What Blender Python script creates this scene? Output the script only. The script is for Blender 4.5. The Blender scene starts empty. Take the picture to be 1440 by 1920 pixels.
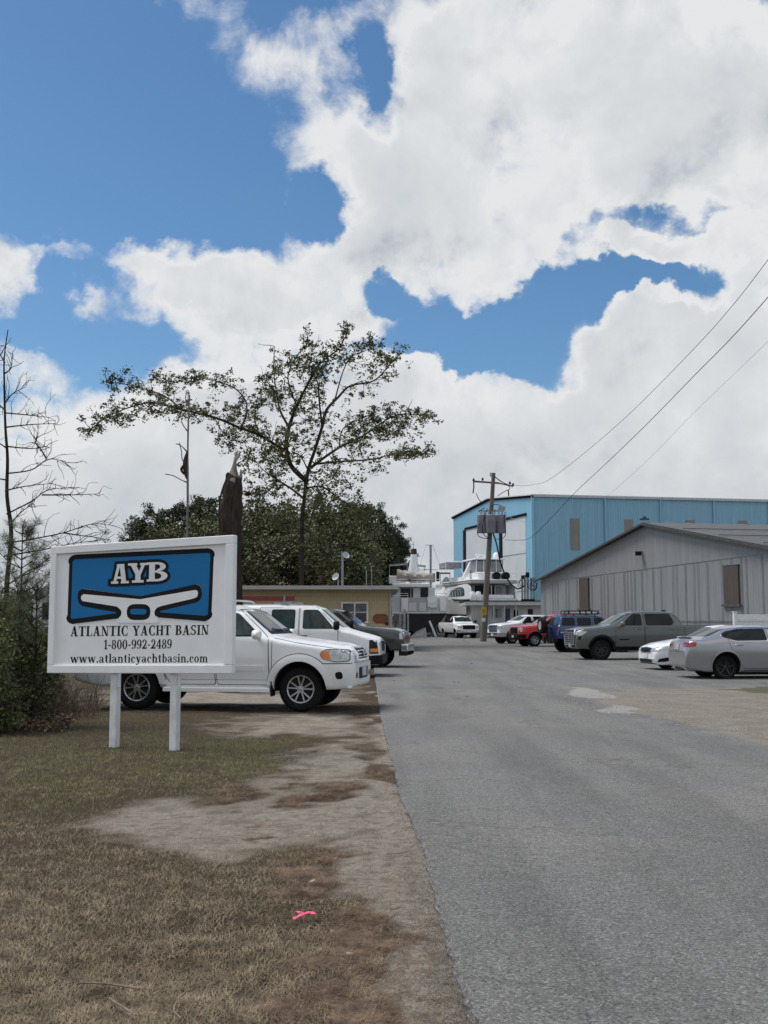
import bpy, bmesh, math, random
import numpy as np
from mathutils import Vector, Matrix, noise
from mathutils.bvhtree import BVHTree
R = math.radians
scn = bpy.context.scene
COL = scn.collection
# ------------------------------------------------------------------ camera
F_PX = 2000.0
PITCH = math.atan(202.0 / F_PX)
CAM_H = 1.6
cam_d = bpy.data.cameras.new('camera')
cam = bpy.data.objects.new('camera', cam_d)
COL.objects.link(cam)
cam.location = (0, 0, CAM_H)
cam.rotation_euler = (R(90) + PITCH, 0, 0)
cam_d.sensor_fit = 'VERTICAL'
cam_d.sensor_height = 24.0
cam_d.lens = 24.0 * F_PX / 1920.0
cam_d.clip_start = 0.1
cam_d.clip_end = 5000
scn.camera = cam
scn.view_settings.view_transform = 'Standard'
scn.view_settings.look = 'None'
scn.view_settings.exposure = 0.22
scn.view_settings.gamma = 1.0

def pdir(px, py):
    u = (px - 720) / F_PX; v = (960 - py) / F_PX
    c, s = math.cos(PITCH), math.sin(PITCH)
    return Vector((u, c - v * s, s + v * c))
def at(px, py, Y):                      # point of the place seen at photo pixel, at distance Y
    d = pdir(px, py); return Vector((0, 0, CAM_H)) + d * (Y / d.y)
def gr(px, py):                         # ground point seen at photo pixel
    d = pdir(px, py); t = -CAM_H / d.z
    return Vector((d.x * t, d.y * t, 0))

# ------------------------------------------------------------------ world
SUN_EL, SUN_AZ = R(60), R(-70)           # azimuth measured from +Y towards +X
def world():
    w = bpy.data.worlds.new('World'); scn.world = w; w.use_nodes = True
    nt = w.node_tree; nt.nodes.clear(); N = nt.nodes; Lk = nt.links
    def nd(t, **k):
        n = N.new(t)
        for a, b in k.items(): setattr(n, a, b)
        return n
    def mth(op, a, b=None, c=None, clamp=False):
        n = nd('ShaderNodeMath', operation=op, use_clamp=clamp)
        for i, v in enumerate((a, b, c)):
            if v is None: continue
            if isinstance(v, (int, float)): n.inputs[i].default_value = v
            else: Lk.new(v, n.inputs[i])
        return n.outputs[0]
    def vm(op, a, b=None):
        n = nd('ShaderNodeVectorMath', operation=op)
        for i, v in enumerate((a, b)):
            if v is None: continue
            if isinstance(v, (tuple, list, Vector)): n.inputs[i].default_value = tuple(v)
            else: Lk.new(v, n.inputs[i])
        return n
    def smooth(v, a, b, lo=0.0, hi=1.0):
        n = nd('ShaderNodeMapRange', interpolation_type='SMOOTHSTEP')
        Lk.new(v, n.inputs[0])
        for i, q in zip((1, 2, 3, 4), (a, b, lo, hi)): n.inputs[i].default_value = q
        return n.outputs[0]
    def fbm(vec, scale, det=8, rough=.55, dist=0.0):
        n = nd('ShaderNodeTexNoise'); Lk.new(vec, n.inputs['Vector'])
        n.inputs['Scale'].default_value = scale; n.inputs['Detail'].default_value = det
        n.inputs['Roughness'].default_value = rough; n.inputs['Distortion'].default_value = dist
        return n
    def mix(f, a, b):
        n = nd('ShaderNodeMix', data_type='RGBA')
        for s, v in ((n.inputs[0], f), (n.inputs[6], a), (n.inputs[7], b)):
            if isinstance(v, (int, float)): s.default_value = v
            elif isinstance(v, tuple): s.default_value = (*v, 1)
            else: Lk.new(v, s)
        return n.outputs[2]
    sky = nd('ShaderNodeTexSky', sky_type='NISHITA', sun_disc=False)
    sky.sun_elevation = SUN_EL; sky.sun_rotation = SUN_AZ
    sky.altitude = 0; sky.air_density = 1.0; sky.dust_density = 0.6; sky.ozone_density = 2.0
    tc = nd('ShaderNodeTexCoord')
    D = tc.outputs['Generated']
    # low-frequency warp so that the cloud banks get ragged outlines
    w1 = fbm(D, 5.0, 4, .55)
    wv = vm('SUBTRACT', w1.outputs['Color'], (.5, .5, .5))
    w2 = fbm(D, 17.0, 5, .6)
    wv2 = vm('SUBTRACT', w2.outputs['Color'], (.5, .5, .5))
    s1 = vm('SCALE', wv.outputs[0]); s1.inputs['Scale'].default_value = .10
    s2 = vm('SCALE', wv2.outputs[0]); s2.inputs['Scale'].default_value = .075
    Dw = vm('ADD', vm('ADD', D, s1.outputs[0]).outputs[0], s2.outputs[0]).outputs[0]
    sepd = nd('ShaderNodeSeparateXYZ'); Lk.new(D, sepd.inputs[0]); SepY = sepd.outputs[1]; SepZ = sepd.outputs[2]
    sep = nd('ShaderNodeSeparateXYZ'); Lk.new(Dw, sep.inputs[0])
    yy = mth('MAXIMUM', sep.outputs[1], .08)
    u = mth('DIVIDE', sep.outputs[0], yy); ww = mth('DIVIDE', sep.outputs[2], yy)
    cmb = nd('ShaderNodeCombineXYZ'); Lk.new(u, cmb.inputs[0]); Lk.new(ww, cmb.inputs[1])
    UW = cmb.outputs[0]
    blobs = CLOUDS
    acc = None
    for (px, py, rx, ry, wt) in blobs:
        d = pdir(px, py); cu, cw = d.x / d.y, d.z / d.y
        a = vm('SUBTRACT', UW, (cu, cw, 0))
        b = vm('MULTIPLY', a.outputs[0], (F_PX / rx, F_PX / ry, 0))
        l = vm('LENGTH', b.outputs[0])
        g = smooth(l.outputs['Value'], .35, 1.35, wt, 0.0)
        acc = g if acc is None else mth('ADD', acc, g)
    back = mth('ADD', smooth(SepY, .30, -.15, 0.0, .62), smooth(SepZ, .10, .0, 0.0, .9))  # unseen cloud added behind the camera for less blue light, plus horizon cover
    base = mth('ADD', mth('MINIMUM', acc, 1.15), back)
    n1 = fbm(D, 7.0, 12, .58, .15)
    n2 = fbm(vm('ADD', D, (-.012, 0, .022)).outputs[0], 7.0, 12, .58, .15)
    nz = mth('SUBTRACT', n1.outputs['Fac'], .5)
    dens = mth('ADD', base, mth('MULTIPLY', nz, 2.1))
    dens = mth('ADD', dens, mth('MULTIPLY', mth('SUBTRACT', fbm(D, 24.0, 8, .6).outputs['Fac'], .5), .55))
    wsp = mth('MAXIMUM', smooth(fbm(D, 3.1, 3, .5).outputs['Fac'], .46, .62), mth('MULTIPLY', smooth(SepZ, .22, .34), smooth(sepd.outputs[0], .06, -.05)))
    alpha = mth('ADD', mth('MULTIPLY', smooth(dens, .27, .62), mth('SUBTRACT', 1.0, wsp)), mth('MULTIPLY', smooth(mth('ADD', dens, mth('MULTIPLY', mth('SUBTRACT', fbm(D, 11.0, 9, .68, .6).outputs['Fac'], .5), 1.5)), .16, .92), wsp))
    # light and shade inside the clouds
    relief = mth('MULTIPLY', mth('SUBTRACT', n1.outputs['Fac'], n2.outputs['Fac']), 3.0)
    n3 = fbm(D, 3.2, 7, .5)
    thick = smooth(dens, .55, 1.7)
    lum = mth('SUBTRACT', 1.05, mth('MULTIPLY', thick, .36))
    lum = mth('ADD', lum, mth('MULTIPLY', mth('SUBTRACT', n3.outputs['Fac'], .5), .34))
    lum = mth('ADD', lum, mth('MULTIPLY', relief, mth('SUBTRACT', 1.0, mth('MULTIPLY', smooth(dens, .7, 1.3), .72))))
    lum = mth('MAXIMUM', mth('MINIMUM', lum, 1.06), .45)
    sp0 = nd('ShaderNodeSeparateXYZ'); Lk.new(D, sp0.inputs[0])
    low = smooth(sp0.outputs[2], .02, .22, .74, 1.0)
    lum = mth('MULTIPLY', lum, low)
    cramp = nd('ShaderNodeValToRGB')
    e = cramp.color_ramp.elements
    e[0].position = .45; e[0].color = (.47, .52, .58, 1)
    e[1].position = 1.0; e[1].color = (.85, .865, .88, 1)
    m_ = e.new(.76); m_.color = (.70, .73, .76, 1)
    Lk.new(lum, cramp.inputs[0])
    cs = vm('SCALE', cramp.outputs[0]); Lk.new(mth('MULTIPLY', smooth(SepY, .25, -.25, 1.0, 1.15), CLOUD_GAIN), cs.inputs['Scale'])  # unseen clouds behind the camera made brighter to add light to the scene
    hs = nd('ShaderNodeHueSaturation'); hs.inputs['Saturation'].default_value = 1.12
    hs.inputs['Value'].default_value = SKY_GAIN
    Lk.new(sky.outputs[0], hs.inputs['Color'])
    # a lower limit of haze-blue so that the sky behind the clouds stays like the photograph's
    deep = vm('MULTIPLY', hs.outputs[0], (.70, .86, .92)).outputs[0]
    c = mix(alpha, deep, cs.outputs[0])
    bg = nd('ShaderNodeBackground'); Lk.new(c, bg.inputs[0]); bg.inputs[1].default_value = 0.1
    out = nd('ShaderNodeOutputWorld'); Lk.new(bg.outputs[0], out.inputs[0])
    w.cycles.sampling_method = 'MANUAL'; w.cycles.sample_map_resolution = 512
CLOUD_GAIN = 7.9
SKY_GAIN = 1.0
# cloud banks by bearing: photo x, y of the middle, half width, half height, weight
CLOUDS = [
 (1120,190,430,300,.95),(1400,330,260,220,.9),(900,340,230,180,.9),(820,490,230,90,.8),(1040,40,380,150,.8),
 (690,430,110,110,.55),(650,260,110,120,.62),(610,100,150,100,.52),(520,200,90,110,.45),(560,330,70,80,.45),(420,90,90,90,.2),(330,20,130,60,.42),(440,120,90,80,.26),(420,200,60,60,.15),
 (340,500,150,75,.95),(470,560,190,100,.85),(600,500,150,80,.55),(240,480,80,45,.4),(-10,530,90,95,.95),(200,575,120,42,.5),(120,500,90,25,.36),
 (60,690,120,38,.62),(620,590,200,60,.45),(690,590,80,30,.3),
 (250,800,420,95,.75),(560,760,330,120,.75),(760,720,130,100,.6),(900,790,330,110,.95),(1170,640,140,85,.95),(1290,720,230,120,.95),
 (1420,640,150,110,.8),(1450,800,400,200,.7),(700,960,1100,150,1.15),(-200,900,600,200,.6),
 (1260,495,150,40,.6),(1380,545,55,70,.55),(1180,500,80,42,.5),(1390,470,60,40,.3),
 (220,260,250,190,-.5),(900,620,190,60,-.55),(1040,560,150,50,-.5),(930,660,90,45,-.35),(1000,690,130,35,-.3),(1300,430,120,28,-.4),(1290,580,90,26,-.35),
 (590,370,40,60,-.3),(130,640,120,22,-.45),(90,560,40,60,-.3),(100,860,70,20,-.3),
 (715,120,60,100,-.75),(750,215,40,50,-.5),(605,365,60,65,-.7),(640,180,40,60,-.35),(705,545,70,30,-.7),(185,850,60,18,-.55),(60,840,60,18,-.5),(480,420,60,20,-.3),(1180,560,50,25,-.4),
 (1900,300,500,500,.6),(-900,500,600,400,.4),
]
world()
sd = bpy.data.lights.new('sun', 'SUN'); sd.energy = 3.2; sd.angle = R(28); sd.color = (1, .96, .9)
so = bpy.data.objects.new('sun', sd); COL.objects.link(so)
so.rotation_euler = (R(90) - SUN_EL, 0, math.pi - SUN_AZ)
# ------------------------------------------------------------------ object helpers
def tag(o, label=None, cat=None, group=None, kind=None):
    if label: o['label'] = label
    if cat: o['category'] = cat
    if group: o['group'] = group
    if kind: o['kind'] = kind
    return o
def thing(name, label, cat, loc=(0, 0, 0), rz=0.0, group=None):
    o = bpy.data.objects.new(name, None); COL.objects.link(o)
    o.empty_display_size = .3
    o.location = loc; o.rotation_euler = (0, 0, rz)
    return tag(o, label, cat, group)
def link(name, me, mat, parent=None, smooth=False, sharp=None):
    o = bpy.data.objects.new(name, me); COL.objects.link(o)
    for m in (mat if isinstance(mat, (list, tuple)) else [mat]): me.materials.append(m)
    if smooth:
        me.polygons.foreach_set('use_smooth', [True] * len(me.polygons))
        if sharp: me.set_sharp_from_angle(angle=R(sharp))
    if parent: o.parent = parent
    return o
def copy_tree(o, parent=None):
    c = o.copy(); COL.objects.link(c); c.parent = parent
    if parent is not None: c.matrix_parent_inverse = o.matrix_parent_inverse.copy()
    for ch in list(o.children): copy_tree(ch, c)
    return c
class MB:
    def __init__(s): s.v = []; s.f = []; s.m = []
    def add(s, vs, fs, mi=0):
        n = len(s.v); s.v += [tuple(v) for v in vs]; s.f += [tuple(i + n for i in f) for f in fs]
        s.m += [mi] * len(fs); return s
    def box(s, c, sz, M=None, mi=0, bev=0.0):
        hx, hy, hz = sz[0] / 2, sz[1] / 2, sz[2] / 2
        vs = [Vector((c[0] + a * hx, c[1] + b * hy, c[2] + d * hz)) for a in (-1, 1) for b in (-1, 1) for d in (-1, 1)]
        if M: vs = [M @ v for v in vs]
        return s.add(vs, [(0, 1, 3, 2), (4, 6, 7, 5), (0, 4, 5, 1), (2, 3, 7, 6), (0, 2, 6, 4), (1, 5, 7, 3)], mi)
    def bar(s, p0, p1, w, h, up=(0, 0, 1), mi=0):
        p0 = Vector(p0); p1 = Vector(p1); d = (p1 - p0).normalized(); upv = Vector(up)
        a = d.cross(upv)
        if a.length < 1e-4: a = d.cross(Vector((1, 0, 0)))
        a.normalize(); b = a.cross(d).normalized()
        vs = [p + a * (i * w / 2) + b * (j * h / 2) for p in (p0, p1) for i in (-1, 1) for j in (-1, 1)]
        return s.add(vs, [(0, 1, 3, 2), (4, 6, 7, 5), (0, 4, 5, 1), (2, 3, 7, 6), (0, 2, 6, 4), (1, 5, 7, 3)], mi)
    def tube(s, pts, rad, n=8, mi=0, cap=True):
        pts = [Vector(p) for p in pts]
        if isinstance(rad, (int, float)): rad = [rad] * len(pts)
        vs = []; prev = None
        for i, p in enumerate(pts):
            d = (pts[min(i + 1, len(pts) - 1)] - pts[max(i - 1, 0)])
            if d.length < 1e-9: d = Vector((0, 0, 1))
            d.normalize()
            if prev is None:
                a = d.cross(Vector((0, 0, 1)))
                if a.length < 1e-3: a = d.cross(Vector((1, 0, 0)))
            else: a = prev - d * prev.dot(d)
            a.normalize(); prev = a; b = d.cross(a)
            for k in range(n):
                t = 2 * math.pi * k / n
                vs.append(p + (a * math.cos(t) + b * math.sin(t)) * rad[i])
        fs = []
        for i in range(len(pts) - 1):
            for k in range(n):
                k2 = (k + 1) % n
                fs.append((i * n + k, i * n + k2, (i + 1) * n + k2, (i + 1) * n + k))
        if cap:
            fs.append(tuple(range(n - 1, -1, -1))); fs.append(tuple((len(pts) - 1) * n + k for k in range(n)))
        return s.add(vs, fs, mi)
    def lathe(s, prof, M=None, n=32, mi=0):        # profile of (radius, height) round z
        vs = []
        for (r, z) in prof:
            for k in range(n):
                t = 2 * math.pi * k / n; v = Vector((r * math.cos(t), r * math.sin(t), z))
                vs.append(M @ v if M else v)
        fs = []
        for i in range(len(prof) - 1):
            for k in range(n):
                k2 = (k + 1) % n; fs.append((i * n + k, i * n + k2, (i + 1) * n + k2, (i + 1) * n + k))
        return s.add(vs, fs, mi)
    def prism(s, poly, fn, t, mi=0):               # fn(a, b, depth) -> point; extruded from depth 0 to t
        n = len(poly)
        vs = [fn(a, b, 0) for a, b in poly] + [fn(a, b, t) for a, b in poly]
        fs = [tuple(range(n)), tuple(range(2 * n - 1, n - 1, -1))] + [(i, (i + 1) % n, n + (i + 1) % n, n + i) for i in range(n)]
        return s.add(vs, fs, mi)
    def mesh(s, name):
        me = bpy.data.meshes.new(name); me.from_pydata(s.v, [], s.f)
        if any(s.m): me.polygons.foreach_set('material_index', s.m)
        me.update(); return me
    def build(s, name, mat, parent=None, smooth=False, sharp=40, fix=True):
        me = s.mesh(name)
        if fix:
            bm = bmesh.new(); bm.from_mesh(me); bmesh.ops.recalc_face_normals(bm, faces=bm.faces)
            bm.to_mesh(me); bm.free()
        return link(name, me, mat, parent, smooth, sharp)
def rotz(v, a):
    c, s = math.cos(a), math.sin(a); return Vector((v[0] * c - v[1] * s, v[0] * s + v[1] * c, v[2] if len(v) > 2 else 0))
def spline(pts, n=6):
    pts = [Vector(p) for p in pts]; out = []
    for i in range(len(pts) - 1):
        p0 = pts[max(i - 1, 0)]; p1 = pts[i]; p2 = pts[i + 1]; p3 = pts[min(i + 2, len(pts) - 1)]
        for k in range(n):
            t = k / n
            out.append(.5 * ((2 * p1) + (p2 - p0) * t + (2 * p0 - 5 * p1 + 4 * p2 - p3) * t * t + (3 * p1 - p0 - 3 * p2 + p3) * t ** 3))
    out.append(pts[-1]); return out
def rpoly(pts, r, n=4):
    out = []; m = len(pts)
    for i in range(m):
        p = Vector(pts[i]); a = Vector(pts[i - 1]); b = Vector(pts[(i + 1) % m])
        da = a - p; db = b - p
        q0 = p + da.normalized() * min(r, da.length * .48); q1 = p + db.normalized() * min(r, db.length * .48)
        for k in range(n + 1):
            t = k / n; out.append(tuple((1 - t) ** 2 * q0 + 2 * t * (1 - t) * p + t * t * q1))
    return out
# ------------------------------------------------------------------ materials
MATS = {}
def pm(name, col, rough=.6, metal=0.0, var=.12, scale=3.0, bump=0.0, bscale=40.0, coat=0.0, spec=.5, stretch=(1, 1, 1), col2=None, det=6, emis=None, trans=0.0, rvar=0.0):
    if name in MATS: return MATS[name]
    m = bpy.data.materials.new(name); m.use_nodes = True; MATS[name] = m
    nt = m.node_tree; b = nt.nodes['Principled BSDF']
    b.inputs['Roughness'].default_value = rough; b.inputs['Metallic'].default_value = metal
    b.inputs['Coat Weight'].default_value = coat; b.inputs['Coat Roughness'].default_value = .05
    b.inputs['Specular IOR Level'].default_value = spec
    b.inputs['Transmission Weight'].default_value = trans
    tc = nt.nodes.new('ShaderNodeTexCoord'); mp = nt.nodes.new('ShaderNodeMapping')
    mp.inputs['Scale'].default_value = stretch
    nt.links.new(tc.outputs['Object'], mp.inputs[0])
    n = nt.nodes.new('ShaderNodeTexNoise'); n.inputs['Scale'].default_value = scale; n.inputs['Detail'].default_value = det
    n.inputs['Roughness'].default_value = .6
    nt.links.new(mp.outputs[0], n.inputs['Vector'])
    rp = nt.nodes.new('ShaderNodeValToRGB'); e = rp.color_ramp.elements
    c2 = col2 or tuple(c * (1 + var) for c in col); c1 = col if col2 else tuple(c * (1 - var) for c in col)
    e[0].position = .32; e[0].color = (*c1, 1); e[1].position = .68; e[1].color = (*c2, 1)
    nt.links.new(n.outputs['Fac'], rp.inputs[0]); nt.links.new(rp.outputs[0], b.inputs['Base Color'])
    if rvar:
        mr = nt.nodes.new('ShaderNodeMapRange'); mr.inputs[3].default_value = max(0, rough - rvar); mr.inputs[4].default_value = rough + rvar
        nt.links.new(n.outputs['Fac'], mr.inputs[0]); nt.links.new(mr.outputs[0], b.inputs['Roughness'])
    if bump:
        n2 = nt.nodes.new('ShaderNodeTexNoise'); n2.inputs['Scale'].default_value = bscale; n2.inputs['Detail'].default_value = 5
        nt.links.new(mp.outputs[0], n2.inputs['Vector'])
        bp = nt.nodes.new('ShaderNodeBump'); bp.inputs['Strength'].default_value = bump; bp.inputs['Distance'].default_value = .02
        nt.links.new(n2.outputs['Fac'], bp.inputs['Height']); nt.links.new(bp.outputs[0], b.inputs['Normal'])
    if emis:
        b.inputs['Emission Color'].default_value = (*emis, 1); b.inputs['Emission Strength'].default_value = 1
    return m
def paint(name, col, metal=0.0, rough=.3): return pm(name, col, rough, metal, var=.03, scale=2, coat=.8, rvar=.05)
BLK = pm('black plastic', (.010, .010, .011), .6, var=.25, scale=8, spec=.2)
RUB = pm('tyre rubber', (.012, .012, .0125), .85, var=.3, scale=12, bump=.2, spec=.2)
GLS = pm('dark glass', (.008, .010, .011), .08, var=.2, scale=1.5, spec=.22)
GLG = pm('tinted green glass', (.022, .034, .033), .08, var=.5, scale=1.6, spec=.4, stretch=(1, 3, 1))
CHR = pm('chrome', (.62, .64, .66), .18, metal=1.0, var=.1)
ALU = pm('alloy', (.48, .49, .50), .32, metal=.9, var=.15, scale=9)
WELL = pm('wheel well', (.012, .012, .012), .9, var=.2)
AMB = pm('amber lens', (.75, .20, .03), .2, var=.2, scale=14, coat=.6)
REDL = pm('red lens', (.20, .008, .012), .15, var=.35, scale=14, coat=1)
LENS = pm('headlamp lens', (.42, .43, .41), .12, metal=.35, var=.35, scale=16, coat=1)
PLT = pm('licence plate', (.55, .57, .6), .5, var=.3, scale=22)
WHT = pm('white board', (.70, .71, .71), .5, var=.03)
GALV = pm('galvanised steel', (.30, .31, .32), .45, metal=.6, var=.15)
# ------------------------------------------------------------------ vehicles
def interp(rows, xs, r):
    rows = np.array(rows, float); out = []
    fine = np.arange(rows[0, 0], rows[-1, 0] + .005, .01)
    for c in range(1, rows.shape[1]):
        y = np.interp(fine, rows[:, 0], rows[:, c])
        k = max(1, int(r / .01)); ker = np.hanning(2 * k + 1); ker /= ker.sum()
        a = 2 * y[0] - y[k:0:-1]; b = 2 * y[-1] - y[-2:-k - 2:-1]
        ys = np.convolve(np.concatenate([a, y, b]), ker, 'valid')
        out.append(np.interp(xs, fine, ys))
    return out
def loft(keys, low, fr, rr, bulge=.03, sm=.06, crown=.05, rs=.07, rt=.12, zmf=.45, cy=None):
    L = keys[-1][0]; x0 = keys[0][0]
    xs = np.concatenate([x0 + np.array([0, .004, .012, .025, .045]), np.arange(x0 + .08, L - .06, .04), L - np.array([.045, .025, .012, .004, 0])])
    zt, wt, zs, ws = interp(keys, xs, sm); zb, wl = interp(low, xs, sm)
    vs = []; fs = []; n = None
    for i, x in enumerate(xs):
        f = 1.0
        t = (x - x0) / fr[0]
        if t < 1: f *= 1 - fr[1] * (1 - math.sqrt(max(0, 1 - (1 - t) ** 2.4)))
        t = (L - x) / rr[0]
        if t < 1: f *= 1 - rr[1] * (1 - math.sqrt(max(0, 1 - (1 - t) ** 2.4)))
        e = min((x - x0), (L - x)); er = .05 * (1 - math.sqrt(max(0, 1 - (1 - min(1, e / .06)) ** 2)))   # rounded bumper edges
        cr = min(crown, max(.01, (zt[i] - zs[i]) * .4))
        C = [(0, zb[i] + er), (wl[i] * f, zb[i] + er), ((ws[i] + bulge) * f, zb[i] + zmf * (zs[i] - zb[i])), (ws[i] * f, zs[i] - er * .3), (wt[i] * f, zt[i] - cr - er), (0, zt[i] - er)]
        C = [Vector(c) for c in C]; rad = [0, .06, .3, rs, rt, 0]; pts = [C[0], C[0].lerp(C[1], .6)]
        for k in range(1, 5):
            a = C[k - 1] - C[k]; b = C[k + 1] - C[k]
            q0 = C[k] + a.normalized() * min(rad[k], a.length * .47) if a.length > 1e-6 else C[k]
            q1 = C[k] + b.normalized() * min(rad[k], b.length * .47) if b.length > 1e-6 else C[k]
            if k > 1:
                p = pts[-1]; pts += [p.lerp(q0, 1 / 3), p.lerp(q0, 2 / 3)]
            for j in range(6):
                t = j / 5; pts.append((1 - t) ** 2 * q0 + 2 * t * (1 - t) * C[k] + t * t * q1)
        p = pts[-1]; pts += [p.lerp(C[5], .35), p.lerp(C[5], .7), C[5]]
        ring = [(x, -p.x, p.y) for p in pts] + [(x, p.x, p.y) for p in reversed(pts[1:-1])]
        n = len(ring); vs += ring
    for i in range(len(xs) - 1):
        for k in range(n):
            k2 = (k + 1) % n; fs.append((i * n + k, i * n + k2, (i + 1) * n + k2, (i + 1) * n + k))
    fs.append(tuple(range(n - 1, -1, -1))); fs.append(tuple((len(xs) - 1) * n + k for k in range(n)))
    me = bpy.data.meshes.new('body'); me.from_pydata(vs, [], fs); me.update()
    bm = bmesh.new(); bm.from_mesh(me); bmesh.ops.recalc_face_normals(bm, faces=bm.faces); bm.to_mesh(me); bm.free()
    return me
def boolean(me, mats, cutters):                     # cut wells and openings; inner faces keep the cutter's material
    o = bpy.data.objects.new('tmp', me); COL.objects.link(o)
    for m in mats: me.materials.append(m)
    tmp = []
    for cm in cutters:
        c = bpy.data.objects.new('cut', cm); COL.objects.link(c); tmp.append(c)
        md = o.modifiers.new('b', 'BOOLEAN'); md.operation = 'DIFFERENCE'; md.object = c; md.solver = 'EXACT'
        try: md.material_mode = 'TRANSFER'
        except Exception: pass
    dg = bpy.context.evaluated_depsgraph_get(); dg.update()
    out = bpy.data.meshes.new_from_object(o.evaluated_get(dg))
    for t in tmp + [o]: bpy.data.objects.remove(t)
    return out
class Surf:                                          # patches laid on a lofted surface
    def __init__(s, me, root):
        s.root = root; bm = bmesh.new(); bm.from_mesh(me); bmesh.ops.triangulate(bm, faces=bm.faces); s.bvh = BVHTree.FromBMesh(bm); bm.free()
        xs = [v.co for v in me.vertices]; s.mn = Vector([min(v[i] for v in xs) for i in range(3)]); s.mx = Vector([max(v[i] for v in xs) for i in range(3)])
    AX = {'L': (Vector((0, -1, 0)), 0, 2), 'R': (Vector((0, 1, 0)), 0, 2), 'F': (Vector((1, 0, 0)), 1, 2), 'B': (Vector((-1, 0, 0)), 1, 2), 'T': (Vector((0, 0, -1)), 0, 1)}
    def hit(s, ax, a, b):
        d, i, j = s.AX[ax]; p = Vector((0, 0, 0)); p[i] = a; p[j] = b
        o = p - d * 12; h = s.bvh.ray_cast(o, d)
        if h[0] is None:
            q = Vector(p); k = 3 - i - j; q[k] = (s.mn[k] if d[k] > 0 else s.mx[k]) * .9
            h = s.bvh.find_nearest(q); hp = Vector(h[0]); hp[i] = a; hp[j] = b; return hp
        return h[0]
    def patch(s, name, ax, poly, mat, off=.006, thick=.02, parent=None, step=.05, label=None):
        d, i, j = s.AX[ax]; bm = bmesh.new()
        vs = []
        for a, b in poly:
            p = Vector((0, 0, 0)); p[i] = a; p[j] = b; vs.append(bm.verts.new(p))
        f = bm.faces.new(vs); bmesh.ops.triangulate(bm, faces=[f])
        for k in (i, j):
            lo = min(p[0 if k == i else 1] for p in poly); hi = max(p[0 if k == i else 1] for p in poly)
            m = int((hi - lo) / step)
            for q in range(1, m + 1):
                no = Vector((0, 0, 0)); no[k] = 1; co = Vector((0, 0, 0)); co[k] = lo + (hi - lo) * q / (m + 1)
                bmesh.ops.bisect_plane(bm, geom=bm.verts[:] + bm.edges[:] + bm.faces[:], plane_co=co, plane_no=no)
        for v in bm.verts: v.co = s.hit(ax, v.co[i], v.co[j]) - d * off
        if thick:
            be = [e for e in bm.edges if e.is_boundary]
            r = bmesh.ops.extrude_edge_only(bm, edges=be)
            for v in [g for g in r['geom'] if isinstance(g, bmesh.types.BMVert)]: v.co += d * thick
        bmesh.ops.recalc_face_normals(bm, faces=bm.faces)
        me = bpy.data.meshes.new(name); bm.to_mesh(me); bm.free()
        # outward direction check
        tot = sum((p.normal.dot(-d) * p.area for p in me.polygons), 0.0)
        if tot < 0: me.flip_normals()
        o = link(name, me, mat, parent or s.root, True, 35)
        if label: o['label'] = label
        return o
def grow(poly, g):
    cx = sum(p[0] for p in poly) / len(poly); cy = sum(p[1] for p in poly) / len(poly)
    sx = max(abs(p[0] - cx) for p in poly); sy = max(abs(p[1] - cy) for p in poly)
    return [(cx + (p[0] - cx) * (1 + g / sx), cy + (p[1] - cy) * (1 + g / sy)) for p in poly]
def make_wheel(root, r, w, rimr, spokes, rimmat, double=False, split=.12, tread=False):
    M = Matrix.Rotation(-math.pi / 2, 4, 'X')        # z axis -> +y
    h = w / 2
    hub = MB(); hub.lathe([(.0, h - .05), (rimr * .97, h - .07), (rimr * .97, h - .12), (0, h - .12)], M, 24)
    wo = hub.build('wheel', WELL, root, True)
    ty = MB(); prof = [(rimr - .01, h - .06), (rimr, h - .02), (rimr + .02, h - .004), (rimr + (r - rimr) * .5, h + .006), (r - .035, h - .008), (r - .008, h - .03), (r, h - .05), (r, 0), (r, -h + .05), (r - .01, -h + .03), (r - .035, -h), (rimr, -h + .02), (rimr - .02, -h + .05)]
    ty.lathe(prof, M, 44)
    if tread:
        for k in range(44):
            t = 2 * math.pi * k / 44
            for sd in (-1, 1):
                Mt = Matrix.Rotation(t, 4, 'Y') @ Matrix.Translation((0, sd * h * .72, r + .002))
                ty.box((0, 0, 0), (.028, h * .42, .014), Mt)
    ty.build('tyre', RUB, wo, True, 40)
    rm = MB(); rm.lathe([(rimr - .03, h - .06), (rimr - .022, h - .012), (rimr - .005, h - .004), (rimr + .004, h - .012), (rimr, h - .05)], M, 40)
    rm.lathe([(0, h - .022), (.045, h - .022), (.062, h - .03), (.066, h - .055)], M, 20)
    for k in range(spokes):
        t = 2 * math.pi * k / spokes
        for sg in ((-1, 1) if double else (0,)):
            t0 = t + sg * .14; t1 = t + sg * split
            p0 = Vector((math.sin(t0) * .05, h - .033, math.cos(t0) * .05)); p1 = Vector((math.sin(t1) * (rimr - .012), h - .02, math.cos(t1) * (rimr - .012)))
            rm.bar(p0, p1, rimr * (.10 if double else .15), .03, up=(0, 1, 0))
    for k in range(5):
        t = 2 * math.pi * (k + .5) / 5; p = Vector((math.sin(t) * .05, h - .022, math.cos(t) * .05))
        rm.tube([p, p + Vector((0, .012, 0))], .011, 6)
    rm.build('rim', rimmat, wo, True, 40)
    return wo
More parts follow.
